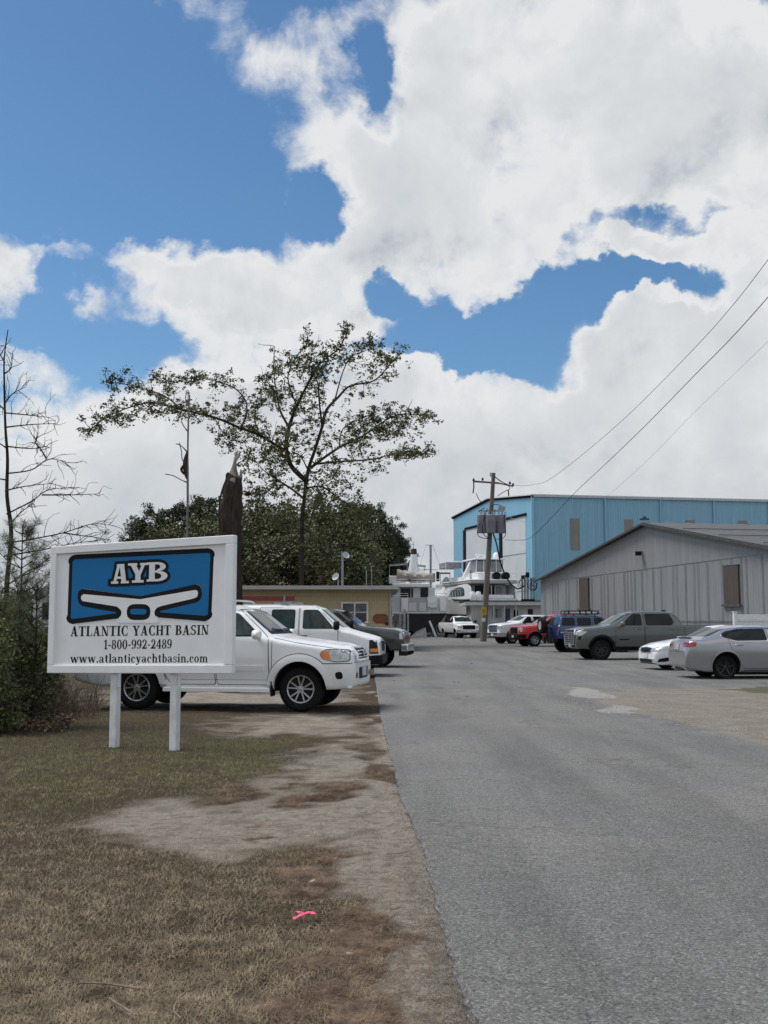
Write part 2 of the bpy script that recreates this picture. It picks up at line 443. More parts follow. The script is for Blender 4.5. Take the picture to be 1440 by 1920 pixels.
def vehicle(S):
    rz = S['rz']; ax, ay = S['anchor_local']; wp = S['anchor']
    o = rotz((ax, ay, 0), rz); loc = (wp[0] - o.x, wp[1] - o.y, 0)
    root = thing(S['name'], S['label'], S['cat'], loc, rz, S.get('group'))
    me = loft(S['keys'], S['low'], S['fr'], S['rr'], **S.get('loft', {}))
    sf = Surf(me, root)
    cut = []; W = max(k[4] for k in S['keys'])
    for xw in S['wheels']:
        for sg in (-1, 1):
            m = MB(); M = Matrix.Translation((xw, sg * W, S['r'] + S.get('archdz', .02))) @ Matrix.Rotation(math.pi / 2, 4, 'X')
            m.lathe([(0, -.33), (S['arch'], -.33), (S['arch'], .33), (0, .33)], M, 40)
            # merge caps
            cm = m.mesh('c'); bm = bmesh.new(); bm.from_mesh(cm); bmesh.ops.remove_doubles(bm, verts=bm.verts, dist=1e-4); bmesh.ops.recalc_face_normals(bm, faces=bm.faces); bm.to_mesh(cm); bm.free()
            cm.materials.append(WELL); cut.append(cm)
    if 'bed' in S:
        x0, x1, hw, z0 = S['bed']; m = MB(); m.box(((x0 + x1) / 2, 0, z0 + 1), (x1 - x0, hw * 2, 2)); cm = m.mesh('c')
        bm = bmesh.new(); bm.from_mesh(cm); bmesh.ops.recalc_face_normals(bm, faces=bm.faces); bm.to_mesh(cm); bm.free(); cm.materials.append(BLK); cut.append(cm)
    bmesh_ = boolean(me, [S['paint']], cut)
    body = bpy.data.objects.new('body', bmesh_); COL.objects.link(body); body.parent = root
    bmesh_.polygons.foreach_set('use_smooth', [True] * len(bmesh_.polygons)); bmesh_.set_sharp_from_angle(angle=R(32))
    # wheels
    w0 = make_wheel(root, S['r'], S['tw'], S['rimr'], S['spokes'], S.get('rim', ALU), S.get('double', False), S.get('split', .12), S.get('tread', False))
    first = True
    for xw in S['wheels']:
        for sg in (-1, 1):
            w = w0 if first else copy_tree(w0, root); first = False
            w.location = (xw, sg * (S['track'] / 2 - S['tw'] / 2), S['r']); w.rotation_euler = (0, xw * 1.3, 0 if sg > 0 else math.pi)
    # underbody
    ub = MB(); x0, x1 = S['wheels']
    ub.box(((x0 + x1) / 2, 0, S['low'][1][1] + .02), (x1 - x0 - .6, W * 1.2, .16)); 
    for xw in S['wheels']: ub.tube([(xw, -S['track'] / 2 + .1, S['r'] - .03), (xw, S['track'] / 2 - .1, S['r'] - .03)], .06, 8)
    ub.build('chassis', WELL, root)
    for sd in 'LR':
        sg = 1 if sd == 'L' else -1
        for dr in S.get('doors', []):
            pl = rpoly(dr['poly'], .05)
            sf.patch('door_seal', sd, grow(pl, .013), BLK, .002, .004)
            d = sf.patch('door', sd, pl, S['paint'], .007, .008, label=dr.get('label'))
            if 'win' in dr:
                sf.patch('window_seal', sd, grow(rpoly(dr['win'], .06), .022), S.get('sealmat', BLK), .011, .012, d)
                sf.patch('window', sd, rpoly(dr['win'], .06), S.get('glass', GLS), .016, .008, d)
            if 'han' in dr:
                hx, hz = dr['han']; p = sf.hit(sd, hx, hz); m = MB()
                m.tube(spline([p + Vector((-.10, 0, 0)), p + Vector((-.08, sg * .035, .004)), p + Vector((.08, sg * .035, .004)), p + Vector((.10, 0, 0))], 4), .014, 6)
                m.build('handle', S.get('hanmat', S['paint']), d, True)
        for wn in S.get('wins', []):
            sf.patch('window_seal', sd, grow(rpoly(wn, .06), .02), S.get('sealmat', BLK), .004, .006); sf.patch('window', sd, rpoly(wn, .06), S.get('glass', GLS), .009, .008)
        if 'mirror' in S:
            mx, mz, mw, mh = S['mirror']; p = sf.hit(sd, mx, mz - .05); m = MB()
            m.tube([p, p + Vector((-.01, sg * .12, .03))], .035, 8)
            c = p + Vector((-.02, sg * (.13 + mw / 2), .07)); prof = []
            for k in range(9):
                t = k / 8; a = math.sin(math.pi * t) ** .45; prof.append((a, -.5 + t))
            for (a, y) in prof: pass
            ring = [Vector((math.cos(q) * .09, 0, math.sin(q) * mh / 2)) for q in [2 * math.pi * i / 14 for i in range(14)]]
            vs = []; fs = []
            for k, (a, y) in enumerate(prof):
                for rv in ring:
                    cx = math.copysign(abs(rv.x / .09) ** .6, rv.x) * .09; cz = math.copysign(abs(rv.z / (mh / 2)) ** .6, rv.z) * mh / 2
                    vs.append(c + Vector((cx * a, y * mw, cz * a)))
            for k in range(8):
                for i in range(14): fs.append((k * 14 + i, k * 14 + (i + 1) % 14, (k + 1) * 14 + (i + 1) % 14, (k + 1) * 14 + i))
            m.add(vs, fs); m.build('mirror', S.get('mirmat', S['paint']), root, True, 60)
        if 'flare' in S:
            fm, wd, of = S['flare'][:3]; rr_ = S['arch'] + .005; zc = S['r'] + S.get('archdz', .02)
            for xw in S['wheels']:
                zlo = S['flare'][3] if len(S['flare']) > 3 else .5
                a0 = math.asin(max(-1, min(1, (zlo - zc) / (rr_ + wd)))); n = 20; out = []; inn = []
                for k in range(n + 1):
                    t = a0 + (math.pi - 2 * a0) * k / n
                    out.append((xw + math.cos(t) * (rr_ + wd), zc + math.sin(t) * (rr_ + wd)))
                a1 = math.asin(max(-1, min(1, (zlo - zc) / rr_)))
                for k in range(n + 1):
                    t = a1 + (math.pi - 2 * a1) * k / n
                    inn.append((xw + math.cos(t) * rr_, zc + math.sin(t) * rr_))
                poly = out + inn[::-1]; poly = [(min(max(p[0], .03), S['keys'][-1][0] - .03), p[1]) for p in poly]
                # strip mesh laid on the side
                m = MB(); vs = []
                dvec = Surf.AX[sd][0]
                for k in range(n + 1):
                    for q, (pp, o_) in enumerate(((out[k], .002), (out[k], of * .75), (tuple((Vector(out[k]) + Vector(inn[k])) / 2), of), (inn[k], of), (inn[k], -.04))):
                        x = min(max(pp[0], .03), S['keys'][-1][0] - .03)
                        h = sf.hit(sd, x, pp[1]); vs.append(h - dvec * o_)
                fs = [(k * 5 + q, k * 5 + q + 1, (k + 1) * 5 + q + 1, (k + 1) * 5 + q) for k in range(n) for q in range(4)]
                m.add(vs, fs); m.build('wheel_arch_trim', fm, root, True, 60)
        for ln in S.get('lines', []):
            d_ = Surf.AX[sd][0]; m = MB(); pts = []
            for (a, b), (c, e) in zip(ln[:-1], ln[1:]):
                n = max(1, int(math.hypot(c - a, e - b) / .06)); pts += [(a + (c - a) * k / n, b + (e - b) * k / n) for k in range(n)]
            pts.append(ln[-1]); m.tube([sf.hit(sd, a, b) - d_ * S.get('lineoff', .004) for a, b in pts], .0055, 4); m.build('panel_gap', pm('panel gap', (.03, .03, .03), .8), root)
        for (nm, poly, mt, off, th) in S.get('side', []): sf.patch(nm, sd, poly, mt, off, th)
    for (nm, ax_, poly, mt, off, th) in S.get('parts', []): sf.patch(nm, ax_, poly, mt, off, th)
    for (nm, poly, mt, off, th) in S.get('pair', []):       # front pieces mirrored left and right
        sf.patch(nm, 'F', poly, mt, off, th); sf.patch(nm, 'F', [(-a, b) for a, b in poly][::-1], mt, off, th)
    for (nm, poly, mt, off, th) in S.get('rpair', []):
        sf.patch(nm, 'B', poly, mt, off, th); sf.patch(nm, 'B', [(-a, b) for a, b in poly][::-1], mt, off, th)
    S['root'] = root; S['surf'] = sf
    return root, sf
def bars(root, sf, name, ax, rows, mat, rad=.012, off=.02):   # grille bars etc. along the surface
    m = MB(); d = Surf.AX[ax][0]
    for (a0, b0, a1, b1) in rows:
        n = max(2, int(math.hypot(a1 - a0, b1 - b0) / .08))
        m.tube([sf.hit(ax, a0 + (a1 - a0) * k / n, b0 + (b1 - b0) * k / n) - d * off for k in range(n + 1)], rad, 6)
    return m.build(name, mat, root, True)
def rect(x0, z0, x1, z1, r=.03): return rpoly([(x0, z0), (x1, z0), (x1, z1), (x0, z1)], r)
WP = paint('white paint', (.79, .80, .80)); WP2 = paint('white van paint', (.76, .77, .775))
# heading helper: rearward direction of the car's local +x axis; 180 deg = nose to the right, 0 = nose to the left
def rowi(sd, x, y): return (x, y)
def suv():
    S = dict(name='suv', label='large white sport utility vehicle with tan flecked alloy wheels parked behind the yacht basin sign', cat='suv', paint=WP,
      rz=R(180 - 9.5), anchor_local=(.93, .85), anchor=gr(563, 1335), wheels=(.93, 3.95), r=.392, tw=.27, rimr=.245, track=1.72, arch=.465, spokes=5, double=True, split=.26,
      keys=[(0, 1.06, .60, .94, .90), (.06, 1.13, .62, 1.0, .92), (.25, 1.19, .68, 1.07, .935), (.7, 1.25, .72, 1.15, .95), (1.30, 1.325, .74, 1.23, .955), (1.42, 1.36, .76, 1.26, .955), (1.98, 1.80, .68, 1.29, .955), (2.3, 1.875, .67, 1.29, .955), (3.2, 1.905, .67, 1.29, .955), (4.5, 1.875, .66, 1.29, .95), (4.85, 1.82, .64, 1.29, .94), (5.06, 1.34, .70, 1.26, .92), (5.18, 1.02, .74, .95, .90)],
      low=[(0, .44, .80), (.12, .40, .84), (.5, .38, .88), (4.6, .40, .88), (5.18, .50, .84)], fr=(.75, .20), rr=(.5, .10), mirror=(1.66, 1.32, .2, .17), flare=(WP, .12, .045, .46),
      doors=[dict(poly=[(1.47, .47), (2.42, .47), (2.45, 1.22), (2.34, 1.78), (2.05, 1.75), (1.50, 1.28)], win=[(1.66, 1.33), (2.36, 1.33), (2.29, 1.70), (2.10, 1.70)], han=(2.3, 1.13)),
             dict(poly=[(2.46, .47), (3.28, .47), (3.50, .86), (3.50, 1.22), (3.42, 1.78), (2.39, 1.78), (2.49, 1.24)], win=[(2.50, 1.33), (3.40, 1.33), (3.33, 1.70), (2.44, 1.70)], han=(3.38, 1.13))],
      wins=[[(3.60, 1.34), (4.70, 1.34), (4.55, 1.70), (3.54, 1.70)]], glass=GLG,
      side=[('side_moulding', rect(1.56, .71, 2.38, .80, .02), WP, .02, .014), ('side_moulding', rect(2.50, .71, 3.32, .80, .02), WP, .02, .014), ('fender_seam', [(1.42, .5), (1.428, .5), (1.428, 1.24), (1.42, 1.24)], BLK, .003, .004),
            ('headlight_seal', grow(rpoly([(.05, .89), (.30, .875), (.52, .93), (.56, 1.02), (.46, 1.085), (.08, 1.07)], .06), .012), BLK, .008, .01), ('bumper_gap', rpoly([(.02, .835), (.56, .835), (.56, .850), (.02, .850)], .004), pm('panel gap', (.03, .03, .03), .8), .004, .006), ('headlight', rpoly([(.05, .89), (.30, .875), (.52, .93), (.56, 1.02), (.46, 1.085), (.08, 1.07)], .06), LENS, .012, .016), ('turn_lamp', rpoly([(.36, .90), (.52, .94), (.55, 1.01), (.47, 1.07), (.42, 1.065)], .03), AMB, .020, .01),
            ('bumper', rpoly([(.02, .42), (.42, .40), (.50, .60), (.58, .835), (.02, .835)], .03), WP, .03, .04), ('fog_light', rpoly([(.16, .58), (.28, .57), (.30, .69), (.18, .71)], .05), GLS, .033, .006)],
      lines=[[(.93 + .60 * math.cos(R(t)), .415 + .60 * math.sin(R(t))) for t in range(12, 172, 8)], [(3.95 + .60 * math.cos(R(t)), .415 + .60 * math.sin(R(t))) for t in range(8, 172, 8)], [(1.40, 1.28), (1.0, 1.20), (.5, 1.13), (.12, 1.07)], [(1.5, .55), (3.3, .55)]],
      parts=[('windscreen', 'F', rpoly([(-.74, 1.40), (.74, 1.40), (.62, 1.795), (-.62, 1.795)], .06), GLG, .012, .016), ('cowl', 'F', rpoly([(-.76, 1.352), (.76, 1.352), (.74, 1.41), (-.74, 1.41)], .02), BLK, .008, .016),
             ('rear_window', 'B', rect(-.6, 1.38, .6, 1.75, .06), GLS, .01, .014),
             ('grille', 'F', rpoly([(-.48, .89), (.48, .89), (.42, 1.10), (-.42, 1.10)], .05), BLK, .006, .01),
             ('number_plate', 'F', rect(-.16, .60, .16, .76, .01), PLT, .055, .03), ('bumper', 'F', rpoly([(-.86, .43), (.86, .43), (.86, .835), (-.86, .835)], .04), WP, .028, .04), ('air_intake', 'F', rect(-.40, .56, .40, .76, .04), BLK, .034, .006),
             ('hood_seam', 'F', [(-.76, .855), (.76, .855), (.76, .863), (-.76, .863)], BLK, .002, .003)],
      pair=[('headlight', rpoly([(.52, .89), (.64, .88), (.66, 1.06), (.54, 1.06)], .03), LENS, .010, .014), ('fog_light', rect(.52, .58, .70, .68, .05), GLS, .034, .006)],
      rpair=[('tail_light', rect(.70, .95, .86, 1.3, .03), REDL, .01, .02)])
    root, sf = vehicle(S)
    bars(root, sf, 'grille_bar', 'F', [(-.45, .94, .45, .94), (-.44, .995, .44, .995), (-.43, 1.05, .43, 1.05)], CHR, .014, .02)
    bars(root, sf, 'grille_surround', 'F', [(-.50, .88, .50, .88), (-.50, .88, -.44, 1.11), (.50, .88, .44, 1.11), (-.44, 1.11, .44, 1.11)], WP, .03, .012)
    m = MB(); m.lathe([(0, 0), (.06, 0), (.065, .01), (.05, .02), (0, .02)], Matrix.Translation(sf.hit('F', 0, 1.0) - Vector((.03, 0, 0))) @ Matrix.Rotation(-math.pi / 2, 4, 'Y'), 20); m.build('front_badge', CHR, root, True)
    for sg in (-1, 1):
        m = MB(); m.box((2.42, sg * .93, .375), (1.95, .17, .07)); m.box((2.42, sg * .935, .415), (1.9, .12, .012)); o = m.build('running_board', WP, root)
        b = o.modifiers.new('b', 'BEVEL'); b.width = .02; b.segments = 2
        m = MB(); m.box((1.43, sg * .84, .40), (.02, .26, .26)); m.build('mud_flap', BLK, root)
        m = MB(); m.tube(spline([(2.2, sg * .60, 1.90), (2.35, sg * .60, 1.955), (3.2, sg * .60, 1.97), (4.2, sg * .60, 1.95), (4.35, sg * .60, 1.89)], 4), .018, 8); m.build('roof_rail', ALU, root, True)
    for (y0, y1) in ((.05, .55), (-.60, -.10)):
        m = MB(); m.tube([sf.hit('F', y0, 1.415) - Vector((.03, 0, 0)), sf.hit('F', y1, 1.44) - Vector((.035, 0, 0))], .010, 6); m.build('wiper', BLK, root)
def van():
    S = dict(name='van', label='white work van with a red ladder rack between the white suv and the dark truck', cat='van', paint=WP2,
      rz=R(180 - 5), anchor_local=(0.02, .8), anchor=at(712, 1262, 30.0), wheels=(.78, 4.2), r=.37, tw=.25, rimr=.22, track=1.74, arch=.44, spokes=8,
      keys=[(0, 1.02, .62, .90, .88), (.05, 1.10, .66, .96, .92), (.3, 1.18, .72, 1.08, .95), (.85, 1.33, .78, 1.25, .98), (.97, 1.37, .78, 1.27, .98), (1.65, 1.93, .76, 1.30, .99), (1.95, 2.02, .77, 1.30, 1.0), (3, 2.06, .78, 1.30, 1.0), (5.5, 2.04, .77, 1.30, 1.0), (5.6, 1.9, .77, 1.28, .99), (5.68, 1.0, .8, .95, .97)],
      low=[(0, .36, .80), (.1, .34, .84), (.5, .36, .9), (5.2, .40, .9), (5.68, .45, .9)], fr=(.6, .13), rr=(.2, .05), mirror=(1.22, 1.42, .16, .26), mirmat=BLK, flare=(WP2, .05, .012, .5),
      doors=[dict(poly=[(1.18, .50), (2.26, .50), (2.26, 1.95), (1.78, 1.93), (1.18, 1.36)], win=[(1.30, 1.37), (2.16, 1.37), (2.16, 1.86), (1.76, 1.86)], han=(2.14, 1.15)),
             dict(poly=[(2.30, .50), (3.40, .50), (3.40, 1.95), (2.30, 1.95)], win=[(2.42, 1.36), (3.05, 1.36), (3.05, 1.87), (2.42, 1.87)])],
      wins=[[(3.5, 1.36), (4.3, 1.36), (4.3, 1.87), (3.5, 1.87)], [(4.42, 1.36), (5.3, 1.36), (5.3, 1.87), (4.42, 1.87)]], hanmat=BLK, glass=GLG,
      side=[('corner_light', rpoly([(.04, .66), (.30, .66), (.30, 1.04), (.10, 1.04)], .02), GLS, .006, .012), ('turn_lamp', rpoly([(.05, .70), (.28, .70), (.28, .80), (.05, .80)], .015), AMB, .012, .01), ('bumper', rpoly([(.02, .37), (.36, .37), (.36, .60), (.02, .62)], .02), BLK, .03, .03)],
      parts=[('windscreen', 'F', rpoly([(-.78, 1.40), (.78, 1.40), (.70, 1.90), (-.70, 1.90)], .07), GLG, .01, .016), ('grille', 'F', rect(-.5, .72, .5, 1.0, .03), BLK, .006, .01),
             ('bumper', 'F', rpoly([(-.86, .36), (.86, .36), (.86, .62), (-.86, .62)], .04), BLK, .06, .06), ('rear_window', 'B', rect(-.7, 1.35, .7, 1.85, .05), GLS, .008, .01)],
      pair=[('headlight', rect(.54, .68, .78, .98, .02), LENS, .012, .014)], rpair=[('tail_light', rect(.84, .9, .95, 1.3, .02), REDL, .01, .02)])
    root, sf = vehicle(S)
    m = MB()
    for x in (2.75, 4.1, 5.3):
        m.bar((x, -.70, 2.12), (x, .70, 2.12), .05, .04)
        for sg in (-1, 1): m.bar((x, sg * .66, 2.02), (x, sg * .66, 2.28), .05, .05); m.box((x, sg * .66, 2.05), (.20, .08, .05))
    m.build('roof_rack', GALV, root)
    # ladder resting on the rack: a thing of its own
    lad = thing('ladder', 'red ladder lying on the roof rack of the white van', 'ladder', root.location, root.rotation_euler.z)
    red = pm('ladder red', (.17, .022, .02), .5, var=.2, scale=6)
    for y in (.40, .62):
        m = MB(); m.bar((2.5, y, 2.20), (6.2, y, 2.20), .03, .13); m.build('rail', red, lad)
    m = MB()
    for k in range(13): m.tube([(2.7 + k * .27, .40, 2.20), (2.7 + k * .27, .62, 2.20)], .016, 6)
    m.build('rung', ALU, lad)
    m = MB(); m.bar((2.46, .63, 2.20), (2.56, .63, 2.20), .04, .14); m.build('foot', red, lad)
DK = paint('dark grey truck paint', (.05, .048, .046), .3, .35)
def darktruck():
    S = dict(name='pickup_truck', label='dark grey truck with chrome bumper, nose past the white van', cat='truck', paint=DK,
      rz=R(180 - 8), anchor_local=(.95, .85), anchor=gr(704, 1253), wheels=(.95, 4.6), r=.42, tw=.27, rimr=.22, track=1.76, arch=.52, archdz=.04, spokes=8,
      keys=[(0, 1.16, .76, 1.06, .90), (.05, 1.25, .76, 1.14, .93), (.3, 1.32, .80, 1.22, .96), (1.35, 1.42, .80, 1.34, .97), (1.5, 1.47, .8, 1.36, .97), (2.05, 1.90, .7, 1.38, .97), (2.4, 1.97, .7, 1.38, .97), (3.9, 1.97, .7, 1.38, .97), (3.98, 1.5, .85, 1.40, .97), (4.05, 1.42, .9, 1.40, .97), (6.0, 1.42, .9, 1.40, .97)],
      low=[(0, .62, .80), (.1, .6, .88), (.5, .58, .9), (6.0, .6, .9)], fr=(.4, .08), rr=(.2, .04), mirror=(1.75, 1.45, .2, .26), mirmat=BLK, bed=(4.1, 5.9, .78, .9), flare=(DK, .05, .02, .6),
      doors=[dict(poly=[(1.55, .66), (2.5, .66), (2.5, 1.9), (2.2, 1.88), (1.55, 1.36)], win=[(1.72, 1.43), (2.42, 1.43), (2.42, 1.82), (2.22, 1.82)], han=(2.4, 1.25)), dict(poly=[(2.54, .66), (3.7, .66), (3.7, 1.9), (2.54, 1.9)], win=[(2.62, 1.43), (3.6, 1.43), (3.6, 1.82), (2.62, 1.82)], han=(3.55, 1.25))],
      side=[('corner_light', rect(.03, .96, .14, 1.24, .02), LENS, .008, .012)],
      parts=[('windscreen', 'F', rpoly([(-.74, 1.50), (.74, 1.50), (.64, 1.88), (-.64, 1.88)], .06), GLG, .01, .016), ('grille', 'F', rect(-.46, .84, .46, 1.20, .03), CHR, .012, .02), ('headlight_seat', 'F', rect(-.8, .84, .8, .9, .02), CHR, .01, .01)],
      pair=[('headlight', rect(.50, .92, .84, 1.20, .03), LENS, .012, .014)])
    root, sf = vehicle(S)
    m = MB(); m.box((-.03, 0, .68), (.26, 1.86, .26)); o = m.build('bumper', CHR, root); b = o.modifiers.new('b', 'BEVEL'); b.width = .05; b.segments = 3
    m = MB(); m.box((.04, 0, .50), (.26, 1.7, .17)); m.box((-.12, -.35, .50), (.14, .08, .10)); m.box((-.12, .35, .50), (.14, .08, .10)); m.build('bumper_valance', BLK, root)
    m = MB(); m.box((1.93, 0, 1.955), (.38, 1.5, .02), Matrix.Translation((0, 0, 0))); m.build('sun_visor', DK, root)
def pickup(name, label, paintm, rz, anc, al, cab=3.4, L=5.9, bump=CHR, grillem=BLK, rim=ALU, crew=True, bars_=CHR, glass=GLS, r=.40, hd=False, flare=None, bedz=1.36):
    b0 = cab
    wb = (.98, L - 1.25)
    hz = 1.32 if hd else 1.22
    S = dict(name='pickup_truck', label=label, cat='truck', paint=paintm, rz=rz, anchor_local=al, anchor=anc, wheels=wb, r=r, tw=.27, rimr=r * .57, track=1.76, arch=r + .075, archdz=.04, spokes=6, rim=rim, double=True, split=.2,
      keys=[(0, hz - .1, .76, hz - .2, .90), (.05, hz, .76, hz - .12, .93), (.3, hz + .05, .80, hz - .05, .96), (1.25, hz + .14, .80, hz + .04, .98), (1.4, hz + .18, .8, hz + .06, .98), (2.05, 1.86, .7, 1.36, .98), (2.4, 1.94, .7, 1.36, .98), (b0 - .1, 1.93, .7, 1.36, .98), (b0 + .06, 1.42, .85, 1.36, .98), (b0 + .1, bedz, .92, bedz - .02, .98), (L, bedz, .92, bedz - .02, .98)],
      low=[(0, .50, .80), (.1, .46, .88), (.5, .48, .9), (L, .52, .9)], fr=(.4, .09), rr=(.2, .04), mirror=(1.75, 1.43, .22, .24), mirmat=BLK, bed=(b0 + .18, L - .08, .80, .85), glass=glass,
      parts=[('windscreen', 'F', rpoly([(-.76, hz + .22), (.76, hz + .22), (.66, 1.86), (-.66, 1.86)], .06), GLG, .01, .016), ('grille', 'F', rect(-.56, .78, .56, hz - .08, .05), grillem, .012, .02),
             ('bumper', 'F', rect(-.90, .50, .90, .74, .06), bump, .07, .07), ('number_plate', 'F', rect(-.16, .54, .16, .68, .01), PLT, .085, .01), ('air_dam', 'F', rect(-.8, .40, .8, .49, .02), BLK, .02, .04)],
      side=[('bed_seam', [(b0 + .08, .6), (b0 + .095, .6), (b0 + .095, 1.3), (b0 + .08, 1.3)], BLK, .003, .004), ('bumper', rect(.02, .50, .42, .74, .04), bump, .02, .02), ('headlight', rpoly([(.03, hz - .34), (.16, hz - .33), (.2, hz - .14), (.05, hz - .1)], .02), LENS, .01, .012)],
      pair=[('headlight', rpoly([(.60, hz - .36), (.86, hz - .34), (.86, hz - .12), (.60, hz - .10)], .03), LENS, .012, .014)], rpair=[('tail_light', rect(.8, .85, .95, 1.3, .03), REDL, .01, .02)])
    d1 = dict(poly=[(1.5, .58), (2.5, .58), (2.5, 1.88), (2.2, 1.86), (1.5, 1.36)], win=[(1.68, 1.41), (2.42, 1.41), (2.42, 1.80), (2.2, 1.80)], han=(2.4, 1.2))
    S['doors'] = [d1]
    if crew: S['doors'].append(dict(poly=[(2.54, .58), (b0 - .12, .58), (b0 - .12, 1.88), (2.54, 1.88)], win=[(2.62, 1.41), (b0 - .2, 1.41), (b0 - .2, 1.80), (2.62, 1.80)], han=(b0 - .25, 1.2)))
    S['flare'] = flare or (paintm, .05, .02, .55)
    S['hanmat'] = BLK if paintm is not WP else CHR
    root, sf = vehicle(S)
    rows = [(-.52, z, .52, z) for z in ([.84, .93, 1.02, 1.11] if hd else [.86, .97, 1.06])]
    bars(root, sf, 'grille_bar', 'F', rows, bars_, .014, .03)
    return root, sf
# ------------------------------------------------------------------ ground, tarmac, gravel
def seg(poly_pts, px):
    return np.interp(px, [p[0] for p in poly_pts], [p[1] for p in poly_pts])
ROAD_EDGE = [(1180,700),(1230,699),(1270,703),(1300,707),(1340,713),(1400,727),(1440,738),(1500,755),(1560,776),(1600,794),(1680,812),(1760,833),(1840,857),(1920,888),(2100,940),(2600,1085)]   # photo row -> column of the tarmac's left edge
def road_x(py): return np.interp(py, [a for a, b in ROAD_EDGE], [b for a, b in ROAD_EDGE])
def fnoise(x, y, s, seed=0):
    out = np.zeros_like(x)
    rng = np.random.RandomState(seed)
    # value noise on a lattice, three octaves
    for o in range(4):
        k = s * 2 ** o; lat = rng.rand(256, 256)
        fx = x * k + 1000.3; fy = y * k + 1000.7; ix = np.floor(fx).astype(int); iy = np.floor(fy).astype(int); tx = fx - ix; ty = fy - iy
        tx = tx * tx * (3 - 2 * tx); ty = ty * ty * (3 - 2 * ty)
        a = lat[ix % 256, iy % 256]; b = lat[(ix + 1) % 256, iy % 256]; c = lat[ix % 256, (iy + 1) % 256]; d = lat[(ix + 1) % 256, (iy + 1) % 256]
        out += ((a * (1 - tx) + b * tx) * (1 - ty) + (c * (1 - tx) + d * tx) * ty - .5) / 2 ** o
    return out
def to_px(X, Y, Z=0):
    c, s = math.cos(PITCH), math.sin(PITCH); dz = Z - CAM_H
    zf = Y * c + dz * s; yu = -Y * s + dz * c
    zf = np.maximum(zf, .3)
    return 720 + F_PX * X / zf, 960 - F_PX * yu / zf
# ground cover by place: (photo x, y, half width, half height, weight)
SAND = [(430,1545,260,52,1.15),(300,1560,200,30,.6),(620,1500,190,60,.9),(710,1600,110,80,1.2),(765,1700,85,120,1.4),(800,1850,100,130,1.5),(640,1430,150,40,.8),(560,1360,190,22,.8),(690,1380,60,60,.7),(450,1310,300,22,.8),(560,1340,160,25,.7),(250,1530,160,14,.5),(660,1270,60,40,.5),(820,2000,110,120,1.3),(400,1590,80,22,.5)]
STRAW = [(600,1488,75,16,1.1),(430,1480,55,14,.8),(410,1560,45,9,.9),(600,1640,60,50,.75),(620,1760,62,80,.8),(610,1880,80,70,.8),(700,1300,26,60,1.2),(640,1328,70,14,.8),(712,1450,32,22,.9),(560,1620,120,40,.6),(705,1410,30,10,.6),(520,1440,60,6,.4),(480,1335,160,10,.5),(450,1520,60,5,.4),(60,1390,120,25,.3),(640,1560,40,6,.5),(30,1530,60,12,.6)]
GREEN = [(250,1420,330,60,.55),(440,1410,120,35,.95),(420,1435,90,16,.6),(90,1480,170,45,.6),(30,1510,60,20,.6),(510,1605,60,20,.6),(20,1845,45,22,.8),(300,1400,100,30,.35),(300,1580,80,16,.35),(620,1415,90,12,.4),(550,1385,90,12,.3)]
def cover(X, Y):
    px, py = to_px(X, Y)
    nx = fnoise(X, Y, 1.1, 3) * 110; ny = fnoise(X, Y, 1.1, 4) * 34
    f = fnoise(X, Y, 3.2, 5) * 60; g = fnoise(X, Y, 3.2, 6) * 14
    sc = np.clip((py - 1162) / 350, .15, 2)
    qx = px + (nx + f) * sc; qy = py + (ny + g) * sc
    def fld(L):
        r = np.zeros_like(X)
        for a, b, c, d, w in L: r = np.maximum(r, w * np.clip(1.5 - np.sqrt(((qx - a) / c) ** 2 + ((qy - b) / d) ** 2), 0, 1))
        return r
    s = fld(SAND); st = fld(STRAW); gn = fld(GREEN)
    edge = road_x(py) - px                       # bare strip along the tarmac
    s = np.maximum(s, np.clip(1.2 - edge / (70 * np.maximum(sc, .3)) + fnoise(X, Y, 2, 8) * .8, 0, 1) * (py > 1240))
    n = fnoise(X, Y, 5, 9)
    st = np.clip(st * .8 + n * .6 - .15, 0, 1); s = np.clip(s + n * .35 - .08, 0, 1) * (1 - np.clip(st * 1.2, 0, 1) * .95); gn = np.clip(gn + n * .6 - .1, 0, 1) * (1 - s)
    return s, st, gn
def mat_nodes(name):
    m = bpy.data.materials.new(name); m.use_nodes = True; nt = m.node_tree
    return m, nt, nt.nodes['Principled BSDF']
def nz(nt, vec, sc, det=6, ro=.6, dist=0):
    n = nt.nodes.new('ShaderNodeTexNoise'); n.inputs['Scale'].default_value = sc; n.inputs['Detail'].default_value = det; n.inputs['Roughness'].default_value = ro; n.inputs['Distortion'].default_value = dist
    nt.links.new(vec, n.inputs['Vector']); return n.outputs['Fac']
def mx(nt, f, a, b, mode='MIX'):
    n = nt.nodes.new('ShaderNodeMix'); n.data_type = 'RGBA'; n.blend_type = mode
    for s, v in ((n.inputs[0], f), (n.inputs[6], a), (n.inputs[7], b)):
        if isinstance(v, (int, float)): s.default_value = v
        elif isinstance(v, tuple): s.default_value = (*v, 1)
        else: nt.links.new(v, s)
    return n.outputs[2]
def mr(nt, v, a, b, c=0., d=1.):
    n = nt.nodes.new('ShaderNodeMapRange'); nt.links.new(v, n.inputs[0])
    for i, q in zip((1, 2, 3, 4), (a, b, c, d)): n.inputs[i].default_value = q
    return n.outputs[0]
def ground_z(X, Y):
    near = (X > -14) & (X < 3) & (Y > 3) & (Y < 26)
    Z = np.where(near, fnoise(X, Y, .5, 1) * .05 + fnoise(X, Y, 3, 2) * .02, 0)
    px, py = to_px(X, Y); e = np.clip((road_x(py) - px) / 60, 0, 1); Z = np.where(near, Z * e, 0) - .012
    return np.where(near & (Y > 17), Z * np.clip((26 - Y) / 9, .3, 1), Z)
